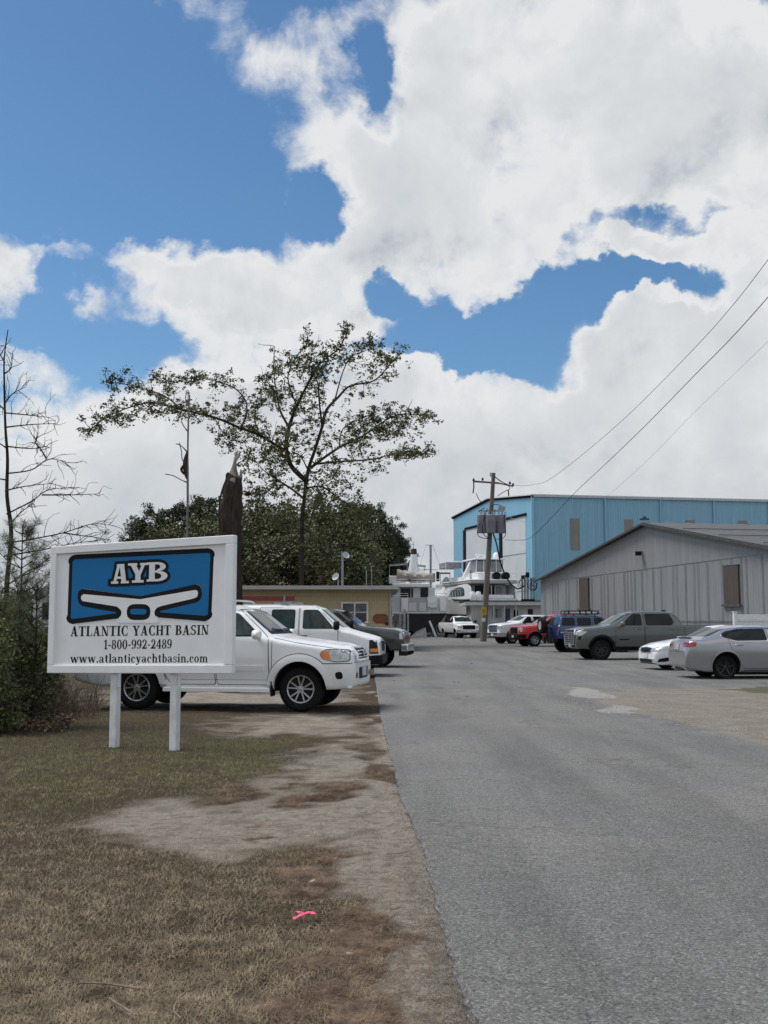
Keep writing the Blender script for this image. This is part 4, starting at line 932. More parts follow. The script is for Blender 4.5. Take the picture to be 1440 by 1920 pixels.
def grey_truck():
    GP = paint('lunar grey paint', (.068, .078, .074), .0, .35)
    S = dict(name='pickup_truck', label='grey green crew cab pickup with blacked out wheels nearest the grey warehouse', cat='truck', paint=GP, rz=R(7), anchor_local=(1.0, -.88), anchor=gr(1128, 1238.5), wheels=(1.0, 4.72), r=.41, tw=.28, rimr=.25, track=1.80, arch=.49, archdz=.05, spokes=6, double=True, split=.2, rim=pm('dark rim', (.05, .05, .05), .3, metal=.6),
      keys=[(0, 1.12, .76, 1.02, .90), (.05, 1.24, .78, 1.12, .93), (.3, 1.31, .82, 1.21, .97), (1.2, 1.40, .83, 1.30, .99), (1.36, 1.44, .82, 1.32, .99), (2.05, 1.85, .72, 1.34, .99), (2.4, 1.945, .72, 1.34, .99), (3.2, 1.965, .72, 1.35, .99), (4.0, 1.93, .71, 1.36, .99), (4.22, 1.80, .72, 1.36, .99), (4.36, 1.42, .86, 1.36, .99), (4.42, 1.37, .94, 1.35, .99), (5.93, 1.39, .94, 1.37, .98)],
      low=[(0, .52, .82), (.1, .46, .88), (.5, .44, .92), (5.93, .52, .92)], fr=(.45, .11), rr=(.2, .04), mirror=(1.80, 1.41, .24, .22), bed=(4.5, 5.85, .80, .85), flare=(BLK, .065, .03, .5), sealmat=BLK,
      doors=[dict(poly=[(1.55, .55), (2.72, .55), (2.74, 1.88), (2.28, 1.86), (1.58, 1.38)], win=[(1.80, 1.40), (2.66, 1.40), (2.66, 1.82), (2.34, 1.82)], han=(2.5, 1.24)), dict(poly=[(2.78, .55), (3.86, .55), (4.1, .88), (4.1, 1.3), (4.0, 1.86), (2.78, 1.88)], win=[(2.84, 1.40), (3.85, 1.40), (3.98, 1.50), (3.86, 1.82), (2.84, 1.82)], han=(3.85, 1.24))],
      side=[('bed_seam', [(4.40, .6), (4.415, .6), (4.415, 1.33), (4.40, 1.33)], BLK, .003, .004), ('door_badge', rect(1.7, .80, 2.1, .85, .01), BLK, .012, .006), ('headlight', rpoly([(.06, .95), (.22, 1.0), (.42, 1.14), (.20, 1.16), (.05, 1.14)], .02), LENS, .01, .012), ('headlight_trim', rpoly([(.07, .80), (.15, .82), (.17, .98), (.06, .94)], .02), BLK, .008, .01),
            ('rocker_trim', rect(1.55, .47, 4.05, .55, .02), BLK, .015, .02)],
      parts=[('windscreen', 'F', rpoly([(-.80, 1.46), (.80, 1.46), (.70, 1.87), (-.70, 1.87)], .06), GLG, .01, .016), ('grille', 'F', rpoly([(-.58, .62), (.58, .62), (.68, .98), (.60, 1.18), (-.60, 1.18), (-.68, .98)], .06), BLK, .014, .02), ('air_intake', 'F', rect(-.6, .46, .6, .60, .03), BLK, .01, .02), ('number_plate', 'F', rect(-.16, .50, .16, .64, .01), PLT, .03, .02)],
      pair=[('headlight', rpoly([(.70, 1.02), (.88, 1.0), (.88, 1.14), (.68, 1.16)], .02), LENS, .012, .014)], rpair=[('tail_light', rect(.8, .85, .95, 1.3, .03), REDL, .01, .02)])
    root, sf = vehicle(S)
    rows = [(-.60 + .02 * k, z, .60 - .02 * k, z) for k, z in enumerate((.68, .76, .84, .92, 1.0, 1.08))] + [(-.5 + .2 * k, .66, -.5 + .2 * k, 1.14) for k in range(6)]
    bars(root, sf, 'grille_bar', 'F', rows, ALU, .010, .03)
    bars(root, sf, 'grille_surround', 'F', [(-.58, .61, .58, .61), (.58, .61, .69, .98), (.69, .98, .60, 1.20), (.60, 1.20, -.60, 1.20), (-.60, 1.20, -.69, .98), (-.69, .98, -.58, .61)], ALU, .022, .03)
    for sg in (-1, 1):
        m = MB(); m.bar((1.6, sg * .9, .40), (3.9, sg * .9, .40), .12, .05); m.build('side_step', BLK, root)
    m = MB(); m.box((3.95, 0, 1.97), (.16, .04, .05)); m.build('roof_aerial', BLK, root)
def sedans():
    SIL = paint('silver paint', (.31, .31, .32), .5, .3)
    S = dict(name='sedan', label='silver sedan with red tail lights and black wheels at the right edge', cat='sedan', paint=SIL, rz=R(180 + 4.5), anchor_local=(3.78, .76), anchor=gr(1360.5, 1274.5), wheels=(.93, 3.78), r=.335, tw=.25, rimr=.24, track=1.60, arch=.385, archdz=.03, spokes=5, double=False, rim=pm('gloss black rim', (.012, .012, .013), .2),
      keys=[(0, .66, .60, .58, .80), (.1, .76, .62, .64, .84), (.5, .90, .68, .78, .87), (1.2, 1.0, .70, .90, .89), (1.35, 1.03, .7, .92, .89), (2.1, 1.41, .56, .96, .90), (2.5, 1.46, .56, .98, .90), (3.1, 1.46, .56, 1.0, .90), (3.6, 1.42, .56, 1.02, .90), (3.8, 1.375, .56, 1.02, .90), (4.38, 1.145, .58, 1.03, .88), (4.70, 1.12, .62, 1.02, .86), (4.78, 1.05, .62, .94, .84), (4.83, .80, .7, .70, .84)],
      low=[(0, .22, .74), (.2, .18, .80), (4.3, .20, .82), (4.6, .26, .80), (4.83, .34, .76)], fr=(.6, .2), rr=(1.0, .24), mirror=(1.75, .98, .16, .12), flare=(SIL, .04, .018, .42), loft=dict(sm=.12, rs=.14, rt=.14, bulge=.035, zmf=.6), sealmat=CHR,
      doors=[dict(poly=[(1.50, .30), (2.56, .30), (2.58, 1.36), (2.2, 1.35), (1.50, .98)], win=[(1.72, 1.035), (2.52, 1.05), (2.52, 1.33), (2.2, 1.31)], han=(2.45, .90)), dict(poly=[(2.60, .30), (3.30, .30), (3.48, .60), (3.66, .86), (3.70, 1.02), (3.66, 1.24), (3.3, 1.38), (2.60, 1.38)], win=[(2.62, 1.05), (3.50, 1.04), (3.80, 1.13), (3.86, 1.20), (3.72, 1.28), (3.35, 1.345), (2.62, 1.36)], han=(3.44, .93))],
      parts=[('windscreen', 'F', rpoly([(-.66, 1.05), (.66, 1.05), (.54, 1.36), (-.54, 1.36)], .05), GLG, .01, .014), ('rear_window', 'B', rpoly([(-.60, 1.155), (.60, 1.155), (.50, 1.36), (-.50, 1.36)], .05), GLG, .012, .018), ('number_plate_recess', 'B', rpoly([(-.36, .76), (.36, .76), (.36, 1.0), (-.36, 1.0)], .04), SIL, .006, .02), ('number_plate', 'B', rect(-.17, .79, .17, .95, .01), pm('shaded plate', (.30, .27, .28), .5, var=.4, scale=25), .02, .02), ('boot_seam', 'B', [(-.62, .73), (.62, .73), (.62, .738), (-.62, .738)], BLK, .002, .003)],
      side=[('sill_trim', rect(1.4, .235, 3.3, .25, .005), BLK, .02, .02), ('tail_light', rpoly([(4.60, .88), (4.76, .87), (4.77, .985), (4.68, 1.01), (4.56, .99)], .03), REDL, .012, .016)],
      pair=[('headlight', rpoly([(.5, .58), (.78, .60), (.76, .70), (.52, .68)], .02), LENS, .01, .012)], rpair=[('tail_light', rpoly([(.42, .88), (.80, .875), (.80, 1.0), (.42, .99)], .03), REDL, .014, .02)])
    root, sf = vehicle(S)
    m = MB(); pts = [sf.hit('B', y, 1.09) for y in (-.46, -.23, 0, .23, .46)]
    vs = []; fs = []
    for p in pts: vs += [p + Vector((-.10, 0, .02)), p + Vector((.02, 0, .055)), p + Vector((.03, 0, .04)), p + Vector((-.06, 0, .0))]
    for k in range(4):
        for q in range(4): fs.append((k * 4 + q, k * 4 + (q + 1) % 4, k * 4 + 4 + (q + 1) % 4, k * 4 + 4 + q))
    m.add(vs, fs + [(0, 1, 2, 3), (16, 17, 18, 19)]); m.build('boot_spoiler', SIL, root, True)
    for y in (-.45, .45):
        m = MB(); m.tube([(4.5, y, .25), (4.74, y, .26)], .045, 12); m.build('exhaust', CHR, root, True)
    m = MB(); m.box((3.5, 0, 1.385), (.14, .05, .05)); m.build('roof_aerial', SIL, root)
    PW = paint('pearl white', (.75, .76, .78))
    S = dict(name='sedan', label='white sedan nosing out from behind the silver sedan', cat='sedan', paint=PW, rz=R(8), anchor_local=(.95, -.78), anchor=gr(1284, 1258), wheels=(.95, 3.75), r=.33, tw=.23, rimr=.23, track=1.6, arch=.37, archdz=.03, spokes=10, 
      keys=[(0, .70, .60, .60, .80), (.06, .78, .62, .68, .84), (.4, .88, .70, .80, .87), (1.1, 1.0, .72, .90, .89), (1.3, 1.03, .7, .92, .89), (2.1, 1.40, .56, .96, .90), (2.6, 1.44, .56, .98, .90), (3.3, 1.40, .56, 1.0, .90), (4.2, 1.12, .60, 1.02, .88), (4.75, 1.08, .62, 1.0, .86), (4.83, .80, .7, .70, .84)],
      low=[(0, .22, .74), (.2, .18, .80), (4.3, .20, .82), (4.83, .34, .76)], fr=(.75, .22), rr=(.7, .16), mirror=(1.7, .98, .16, .12), loft=dict(sm=.10, rs=.12, rt=.12, bulge=.035, zmf=.6),
      doors=[dict(poly=[(1.50, .30), (2.56, .30), (2.58, 1.36), (2.2, 1.35), (1.50, .98)], win=[(1.72, 1.02), (2.50, 1.04), (2.50, 1.33), (2.2, 1.31)], han=(2.45, .90)), dict(poly=[(2.60, .30), (3.30, .30), (3.52, .62), (3.62, .95), (3.50, 1.16), (3.2, 1.33), (2.60, 1.36)], win=[(2.64, 1.04), (3.34, 1.06), (3.40, 1.14), (3.2, 1.29), (2.64, 1.33)], han=(3.42, .90))],
      parts=[('windscreen', 'F', rpoly([(-.66, 1.05), (.66, 1.05), (.54, 1.37), (-.54, 1.37)], .05), GLG, .01, .014), ('rear_window', 'B', rpoly([(-.58, 1.14), (.58, 1.14), (.5, 1.36), (-.5, 1.36)], .05), GLS, .01, .014),
             ('grille', 'F', rpoly([(-.40, .59), (0, .565), (.40, .59), (.44, .70), (0, .72), (-.44, .70)], .03), BLK, .008, .012), ('air_intake', 'F', rpoly([(-.5, .25), (.5, .25), (.56, .36), (-.56, .36)], .04), BLK, .008, .012), ('number_plate', 'F', rect(-.16, .40, .16, .54, .01), PLT, .02, .02), ('chin_trim', 'F', rect(-.66, .20, .66, .232, .01), BLK, .02, .03)],
      side=[('headlight', rpoly([(.06, .60), (.32, .66), (.62, .76), (.40, .78), (.10, .74)], .02), LENS, .012, .014), ('fog_light_recess', rpoly([(.08, .27), (.40, .30), (.44, .44), (.12, .38)], .03), BLK, .008, .01)],
      pair=[('headlight', rpoly([(.46, .60), (.74, .62), (.72, .74), (.48, .70)], .02), LENS, .012, .014), ('fog_light', rect(.50, .30, .64, .37, .02), LENS, .014, .014)], rpair=[('tail_light', rect(.5, .85, .8, 1.0, .03), REDL, .01, .02)])
    root, sf = vehicle(S)
    bars(root, sf, 'grille_surround', 'F', [(-.40, .58, 0, .555), (0, .555, .40, .58), (.40, .58, .45, .705), (.45, .705, 0, .73), (0, .73, -.45, .705), (-.45, .705, -.40, .58)], CHR, .012, .014)
all_cars()
# ------------------------------------------------------------------ the sign
SIGN_A = gr(213, 1398); SIGN_B = gr(326, 1408)
GL = {}
def arc(cx, cy, rx, ry, tx, ty, a0, a1, n=14):
    out = []
    for i in range(n):
        t0 = R(a0 + (a1 - a0) * i / n); t1 = R(a0 + (a1 - a0) * (i + 1) / n)
        out.append([(cx + rx * math.cos(t0), cy + ry * math.sin(t0)), (cx + rx * math.cos(t1), cy + ry * math.sin(t1)), (cx + (rx - tx) * math.cos(t1), cy + (ry - ty) * math.sin(t1)), (cx + (rx - tx) * math.cos(t0), cy + (ry - ty) * math.sin(t0))])
    return out
def rc(x0, y0, x1, y1): return [[(x0, y0), (x1, y0), (x1, y1), (x0, y1)]]
def sl(x0, y0, x1, y1, w): return [[(x0, y0), (x0 + w, y0), (x1 + w, y1), (x1, y1)]]
def dot(x, y, r): return [[(x + r * math.cos(R(a)), y + r * math.sin(R(a))) for a in range(0, 360, 30)]]
h_ = .075
GL['I'] = (.40, rc(.10, 0, .30, 1) + rc(0, 0, .40, h_) + rc(0, 1 - h_, .40, 1))
GL['T'] = (.68, rc(.24, 0, .44, 1) + rc(0, .92, .68, 1) + rc(0, .70, .05, 1) + rc(.63, .70, .68, 1) + rc(.14, 0, .54, h_))
GL['L'] = (.62, rc(.08, 0, .28, 1) + rc(0, 1 - h_, .38, 1) + rc(0, 0, .60, h_) + sl(.53, 0, .56, .32, .06))
GL['H'] = (.80, rc(.08, 0, .27, 1) + rc(.53, 0, .72, 1) + rc(.2, .47, .6, .55) + rc(0, 0, .35, h_) + rc(0, 1 - h_, .35, 1) + rc(.45, 0, .8, h_) + rc(.45, 1 - h_, .8, 1))
GL['N'] = (.78, rc(.10, 0, .17, 1) + rc(.61, 0, .68, 1) + sl(.48, 0, .05, 1, .2) + rc(0, 0, .27, h_) + rc(.5, 1 - h_, .78, 1) + rc(0, 1 - h_, .2, 1))
GL['A'] = (.78, sl(.07, 0, .33, 1, .09) + sl(.47, 0, .28, 1, .21) + rc(.18, .28, .58, .36) + rc(0, 0, .26, h_) + rc(.42, 0, .78, h_))
GL['Y'] = (.76, sl(.28, .40, .05, 1, .21) + sl(.34, .40, .60, 1, .09) + rc(.28, 0, .48, .45) + rc(.18, 0, .58, h_) + rc(0, 1 - h_, .33, 1) + rc(.48, 1 - h_, .76, 1))
GL['C'] = (.68, arc(.37, .5, .37, .53, .20, .08, 48, 312) + rc(.58, .66, .64, 1.0) + rc(.58, .0, .64, .30))
GL['B'] = (.70, rc(.08, 0, .28, 1) + rc(0, 0, .36, h_) + rc(0, 1 - h_, .36, 1) + arc(.34, .76, .28, .24, .18, .075, -90, 90) + arc(.34, .27, .34, .27, .19, .075, -90, 90) + rc(.26, .50, .36, .57))
GL['S'] = (.60, arc(.30, .74, .27, .27, .16, .08, 25, 250) + arc(.29, .27, .29, .28, .16, .08, -155, 75) + [[(.05, .66), (.12, .52), (.55, .34), (.50, .50)]] + rc(.5, .70, .55, 1) + rc(0, 0, .05, .32))
x_ = .68
GL['w'] = (.92, sl(.22, 0, .03, x_, .17) + sl(.26, 0, .42, x_, .08) + sl(.56, 0, .38, x_, .17) + sl(.62, 0, .78, x_, .08) + rc(0, x_ - .06, .25, x_) + rc(.70, x_ - .06, .92, x_))
GL['.'] = (.28, dot(.13, .09, .10))
GL['a'] = (.58, arc(.24, .46, .24, .23, .15, .07, 0, 165) + rc(.32, .06, .48, .46) + arc(.22, .19, .22, .2, .14, .07, 30, 330) + arc(.48, .12, .10, .12, .06, .06, 200, 330) )
GL['t'] = (.40, rc(.10, .10, .27, .88) + rc(0, x_ - .07, .38, x_) + arc(.26, .16, .16, .17, .15, .07, 180, 320))
GL['l'] = (.32, rc(.08, 0, .25, 1.02) + rc(0, 0, .32, .06) + rc(0, .96, .2, 1.02))
GL['n'] = (.66, rc(.08, 0, .24, x_) + rc(.42, 0, .58, .5) + arc(.37, .46, .21, .23, .15, .09, 0, 150) + rc(0, 0, .32, .06) + rc(.35, 0, .66, .06) + rc(0, x_ - .06, .2, x_))
GL['i'] = (.32, rc(.08, 0, .25, x_) + rc(0, 0, .32, .06) + rc(0, x_ - .06, .2, x_) + dot(.16, .90, .10))
GL['c'] = (.50, arc(.25, .34, .25, .36, .16, .07, 45, 315) + dot(.38, .52, .08))
GL['y'] = (.62, sl(.24, 0, .04, x_, .18) + sl(.20, -.22, .46, x_, .08) + rc(0, x_ - .06, .28, x_) + rc(.38, x_ - .06, .62, x_) + dot(.12, -.2, .09))
GL['h'] = (.66, rc(.08, 0, .24, 1.02) + rc(.42, 0, .58, .5) + arc(.37, .46, .21, .23, .15, .09, 0, 150) + rc(0, 0, .32, .06) + rc(.35, 0, .66, .06) + rc(0, .96, .2, 1.02))
GL['b'] = (.60, rc(.07, 0, .23, 1.02) + arc(.30, .34, .27, .36, .16, .07, -140, 140) + rc(0, .96, .2, 1.02))
GL['s'] = (.46, arc(.23, .50, .20, .19, .12, .07, 25, 250) + arc(.22, .18, .22, .19, .12, .07, -155, 75) + [[(.05, .44), (.10, .36), (.42, .24), (.38, .34)]] + rc(.37, .46, .42, .68) + rc(0, 0, .05, .24))
GL['o'] = (.56, arc(.27, .34, .27, .36, .16, .065, 0, 360, 22))
GL['m'] = (.98, rc(.08, 0, .24, x_) + rc(.40, 0, .56, .5) + rc(.73, 0, .89, .5) + arc(.35, .46, .21, .23, .15, .09, 0, 150) + arc(.68, .46, .21, .23, .15, .09, 0, 150) + rc(0, 0, .31, .06) + rc(.34, 0, .62, .06) + rc(.67, 0, .98, .06) + rc(0, x_ - .06, .2, x_))
GL['1'] = (.40, rc(.13, 0, .30, 1) + rc(.02, 0, .40, h_) + [[(.0, .80), (.14, .86), (.20, 1.0), (.0, .86)]])
GL['-'] = (.36, rc(.03, .34, .31, .46))
GL['8'] = (.56, arc(.27, .75, .23, .26, .14, .07, 0, 360, 20) + arc(.27, .27, .27, .28, .16, .07, 0, 360, 20))
GL['0'] = (.58, arc(.28, .5, .28, .52, .17, .07, 0, 360, 24))
GL['9'] = (.56, arc(.27, .68, .27, .33, .16, .07, 0, 360, 20) + arc(.20, .55, .34, .56, .16, .07, -75, 10) + dot(.12, .10, .09))
GL['2'] = (.56, arc(.26, .72, .26, .29, .16, .07, -30, 165) + [[(.0, .0), (.2, .0), (.50, .58), (.34, .60)]] + rc(0, 0, .52, .15) + dot(.11, .74, .08) + rc(.47, 0, .53, .28))
GL['4'] = (.60, rc(.32, 0, .48, 1) + rc(0, .25, .58, .34) + [[(0, .27), (.09, .27), (.42, 1.0), (.32, 1.0)]] + rc(.22, 0, .56, .06))
GL[' '] = (.34, [])
def hull2(pts):
    pts = sorted(set((round(a, 5), round(b, 5)) for a, b in pts))
    def half(ps):
        h = []
        for p in ps:
            while len(h) > 1 and (h[-1][0] - h[-2][0]) * (p[1] - h[-2][1]) - (h[-1][1] - h[-2][1]) * (p[0] - h[-2][0]) <= 0: h.pop()
            h.append(p)
        return h
    a = half(pts); b = half(pts[::-1]); return a[:-1] + b[:-1]
def grow2(poly, r): return hull2([(a + r * math.cos(R(t)), b + r * math.sin(R(t))) for a, b in poly for t in range(0, 360, 30)])
def text_polys(s, x0, x1, y, cap, track=.07, kx=1.0):
    w = sum(GL[c][0] + track for c in s) - track; k = (x1 - x0) / w; out = []; x = x0
    for c in s:
        for p in GL[c][1]: out.append([(x + a * k, y + b * cap) for a, b in p])
        x += (GL[c][0] + track) * k
    return out
def sign():
    # board plane: width ~2.7 m, leaning a hair, right side nearer the camera
    W, H = 2.62, 1.61
    dirv = (SIGN_B - SIGN_A); ang = math.atan2(dirv.y, dirv.x)
    # axis through the posts; the board's own yaw
    Ld = at(97, 1025, 14.1); Rd = at(440, 1003, 13.0)
    v = Rd - Ld; yaw = math.atan2(v.y, v.x); W = math.hypot(v.x, v.y)
    BL_ = at(96, 1262, 14.1); BR_ = at(443, 1263, 13.0)
    root = thing('sign', 'white yacht basin sign with a blue panel and cleat emblem standing on two white posts', 'sign', (Ld.x, Ld.y, 0), yaw)
    zl0, zl1 = BL_.z, Ld.z; zr0, zr1 = BR_.z, Rd.z
    def bd(u, v, d): # u,v in 0..1 on the board face, d = depth behind the face
        z0 = zl0 + (zr0 - zl0) * u; z1 = zl1 + (zr1 - zl1) * u
        return Vector((u * W, d, z0 + (z1 - z0) * v))
    wm = pm('white sign paint', (.78, .785, .785), .5, col2=(.85, .855, .86), scale=3.5, det=9)
    m = MB(); 
    m.prism([(.02, .025), (.98, .025), (.98, .975), (.02, .975)], lambda a, b, d: bd(a, b, d), .03)
    m.v = [tuple(Vector(q) + Vector((0, .012, 0))) for q in m.v]; m.build('board', wm, root)
    m = MB(); fw = .042; fh = .062
    for (a0, b0, a1, b1) in ((0, 0, 1, fh), (0, 1 - fh, 1, 1), (0, fh, fw * .8, 1 - fh), (1 - fw, fh, 1, 1 - fh)):
        m.prism([(a0, b0), (a1, b0), (a1, b1), (a0, b1)], lambda a, b, d: bd(a, b, d - .02), .085)
    fr = m.build('frame', wm, root); bv = fr.modifiers.new('b', 'BEVEL'); bv.width = .008; bv.segments = 2
    # posts
    dr_ = Vector((math.cos(yaw), math.sin(yaw), 0)); nr_ = Vector((-math.sin(yaw), math.cos(yaw), 0))
    def foot(px):
        g_ = gr(px, 1403); k = g_.x / g_.y; P0 = Vector((Ld.x, Ld.y, 0)) + nr_ * .075; t = (k * P0.y - P0.x) / (dr_.x - k * dr_.y); return t
    FA, FB = foot(214), foot(327)
    for fx in (FA, FB):
        m = MB(); m.box((fx, .075, .52), (.098, .098, 1.08)); o = m.build('post', pm('white post', (.58, .575, .56), .6, col2=(.76, .765, .77), scale=6, det=9), root)
        bv = o.modifiers.new('b', 'BEVEL'); bv.width = .006
    m = MB()
    for fx in (FA, FB):
        m.box((fx, .075, 1.6), (.10, .06, 1.7))
    m.build('backing', wm, root)
    # map measured drawing (crop pixels) to the board by solving the homography of the four corners
    src = [(62, 180), (1362, 82), (1378, 1075), (58, 1065)]; dst = [(0, 1), (1, 1), (1, 0), (0, 0)]
    A = []; B = []
    for (x, y), (u, w) in zip(src, dst):
        A.append([x, y, 1, 0, 0, 0, -u * x, -u * y]); B.append(u); A.append([0, 0, 0, x, y, 1, -w * x, -w * y]); B.append(w)
    hh = np.linalg.solve(np.array(A, float), np.array(B, float))
    def uv(x, y):
        k = hh[6] * x + hh[7] * y + 1; return ((hh[0] * x + hh[1] * y + hh[2]) / k, (hh[3] * x + hh[4] * y + hh[5]) / k)
    black = pm('black lettering', (.008, .008, .009), .7, var=.05, spec=.2); blue = pm('blue panel paint', (.004, .145, .36), .6, var=.03, spec=.3); white = pm('white lettering', (.72, .73, .735), .5, var=.02)
    def flat(name, polys, mat, depth, parent=root):
        m = MB()
        for i, p in enumerate(polys):
            d = depth - (i % 24) * .00003
            vs = [bd(*uv(a, b), .012 - d) for a, b in p]; m.add(vs, [tuple(range(len(vs)))])
        me = m.mesh(name); bm = bmesh.new(); bm.from_mesh(me); bmesh.ops.triangulate(bm, faces=bm.faces)
        for f in bm.faces:
            f.normal_update()
            if f.normal.y > 0: f.normal_flip()
        bm.to_mesh(me); bm.free(); return link(name, me, mat, parent)
    def sp2(pts, n=5): return [(p.x, p.y) for p in spline([Vector((a, b, 0)) for a, b in pts], n)]
    blue_poly = [q for q in rpoly([(203, 690), (206, 268), (1186, 211), (1181, 664)], 26, 6)] and rpoly([(206, 500), (206, 268), (1186, 211), (1182, 500)], 26, 6)[7:-7] + rpoly([(1182, 500), (1181, 664), (1000, 650)], 30, 6)[7:-7] + [(1000, 650), (815, 632)] + sp2([(1085, 568), (1115, 550), (1131, 505), (1122, 455), (1090, 436)], 4) + [(690, 523)] + sp2([(285, 472), (258, 490), (248, 535), (262, 578), (300, 597)], 4) + [(535, 640)] + rpoly([(535, 640), (203, 690), (206, 500)], 22, 6)[7:-7]
    st = []
    n = len(blue_poly)
    # stroke: wide outside towards the cleat, narrower at the upright edges
    for i in range(n):
        a = blue_poly[i]; b = blue_poly[(i + 1) % n]; mx_, my_ = (a[0] + b[0]) / 2, (a[1] + b[1]) / 2
        vert = abs(b[1] - a[1]) > abs(b[0] - a[0]) * 2 and (mx_ < 215 or mx_ > 1170)
        r = 24 if vert else 34
        inner = 240 < mx_ < 1135 and 430 < my_ < 640
        if inner: r = 1
        if 300 < mx_ < 1080 and my_ > 600: r = 29
        st.append(hull2([(p[0] + r * math.cos(R(t)), p[1] + r * math.sin(R(t))) for p in (a, b) for t in range(0, 360, 30)]))
    # band of the cleat: its black line runs inside the blue outline
    arm = [(535, 640), (300, 597), (262, 578), (248, 535), (258, 490), (285, 472), (690, 523), (1090, 436), (1122, 455), (1131, 505), (1115, 550), (1085, 568), (815, 632)]
    arms = sp2(arm, 4)
    white_l = [(330, 511)] 
    flat('emblem_outline', st, black, .0012)
    flat('emblem_panel', [blue_poly], blue, .0026)
    # black ring round the cleat laid over the panel, then the white cleat
    ring = []
    for i in range(len(arms) - 1):
        a, b = arms[i], arms[i + 1]; r = 2
    bl = sp2([(282, 474), (254, 492), (248, 535), (262, 580), (298, 598)], 5)
    cleat_black = bl + [(520, 640), (560, 690), (815, 690), (830, 640)] + sp2([(1085, 566), (1118, 548), (1131, 505), (1120, 455), (1088, 438)], 5) + [(690, 524)]
    tips = [dotp for dotp in (hull2([(522 + 35 * math.cos(R(t)), 638 + 35 * math.sin(R(t))) for t in range(0, 360, 20)]), hull2([(828 + 34 * math.cos(R(t)), 632 + 34 * math.sin(R(t))) for t in range(0, 360, 20)]))]
    L1 = hull2([(300, 567), (520, 608)] + [(300, 598), (525, 640)]); L2 = hull2([(1085, 535), (828, 600), (1085, 566), (828, 634)])
    flat('cleat_outline', [sp2([(282, 474), (254, 492), (248, 535), (262, 580), (298, 598)], 5) + [(340, 602), (700, 700)] + [(1060, 575)] + sp2([(1085, 566), (1118, 548), (1131, 505), (1120, 455), (1088, 438)], 5) + [(690, 524)]], black, .0038)
    # blue wedges reach back over the outline's middle
    flat('emblem_wedge', [[(225, 684), (215, 640), (298, 598), (340, 605), (536, 636), (536, 643), (380, 664)]], blue, .0050)
    flat('emblem_wedge', [[(1155, 660), (1180, 600), (1085, 566), (1040, 579), (818, 628), (818, 636), (1000, 650)]], blue, .0050)
    flat('emblem_line', [hull2([(p[0] + 17 * math.cos(R(t)), p[1] + 17 * math.sin(R(t))) for p in sg for t in range(0, 360, 24)]) for sg in (((300, 581), (530, 622)), ((530, 622), (540, 640)), ((540, 640), (528, 665)), ((528, 665), (225, 702)))], black, .0060)
    flat('emblem_line', [hull2([(p[0] + 17 * math.cos(R(t)), p[1] + 17 * math.sin(R(t))) for p in sg for t in range(0, 360, 24)]) for sg in (((1085, 550), (826, 612)), ((826, 612), (812, 634)), ((812, 634), (826, 656)), ((826, 656), (1160, 683)))], black, .0060)
    cleat = [(272, 535)] + sp2([(276, 520), (292, 511)], 3) + [(690, 545)] + sp2([(1082, 477), (1100, 484), (1104, 505), (1098, 524), (1085, 533)], 4) + [(1060, 541), (835, 594)] + sp2([(812, 604), (795, 630), (800, 662), (822, 676)], 4) + [(822, 712), (528, 712), (530, 686)] + sp2([(545, 678), (557, 655), (556, 625), (525, 597)], 4) + [(300, 562)] + sp2([(286, 560), (275, 550)], 3)
    flat('cleat', [cleat], wm, .0076)
    ov = lambda x0, y0, x1, y1, r: [(a, b) for a, b in rpoly([(x0, y0), (x1, y0), (x1, y1), (x0, y1)], r, 6)]
    flat('cleat_hole_outline', [ov(597, 579, 765, 692, 60)], black, .0090)
    flat('cleat_hole', [ov(622, 613, 738, 653, 24)], blue, .0102)
    # big letters with their heavy outline; slab serif drawn from the measured crop, italic by perspective only
    def letters(s, boxes, slope):
        out = []
        for c, (x0, x1, yb, yt) in zip(s, boxes):
            w = GL2[c][0]
            for p in GL2[c][1]:
                out.append([(x0 + a / w * (x1 - x0), (yb + (a / w * (x1 - x0)) * slope) - b * (yb - yt)) for a, b in p])
        return out
    s_ = .12
    GL2 = {'A': (1.0, sl(.10, 0, .34, 1, .16) + sl(.60, 0, .44, 1, .26) + rc(.3, .24, .75, .36) + rc(.0, 0, .40, s_) + rc(.55, 0, 1.0, s_) + rc(.30, .9, .72, 1)),
           'Y': (1.0, sl(.38, .42, .08, 1, .27) + sl(.50, .42, .72, 1, .16) + rc(.38, 0, .64, .5) + rc(.22, 0, .80, s_) + rc(0, 1 - s_, .46, 1) + rc(.60, 1 - s_, 1.0, 1)),
           'B': (1.0, rc(.10, 0, .38, 1) + rc(0, 0, .5, s_) + rc(0, 1 - s_, .5, 1) + arc(.48, .76, .42, .24, .27, .11, -90, 90) + arc(.50, .27, .50, .27, .30, .12, -90, 90) + rc(.36, .46, .5, .57))}
    bx = [(480, 605, 437, 300), (596, 738, 430, 292), (732, 880, 420, 284)]
    LT = letters('AYB', bx, -.04)
    flat('monogram_outline', [grow2(p, 21) for p in LT] + [[(456, 405), (480, 402), (482, 448), (456, 452)]], black, .0050)
    flat('monogram', LT, white, .0068)
    for txt, x0, x1, yb, sl_, cap, tk in (('ATLANTIC YACHT BASIN', 203, 1188, 808, 12, 70, .07), ('1-800-992-2489', 440, 924, 899, 5, 66, .05), ('www.atlanticyachtbasin.com', 207, 1188, 994, 0, 62, .05)):
        W_ = sum(GL[c][0] + tk for c in txt) - tk; x = 0
        for word in txt.split(' '):
            ps = []
            for c in word:
                for p in GL[c][1]: ps.append([(x0 + (x + a) / W_ * (x1 - x0), yb - (x + a) / W_ * sl_ - b * cap) for a, b in p])
                x += GL[c][0] + tk
            x += GL[' '][0] + tk
            flat('lettering', ps, black, .0016)
sign()
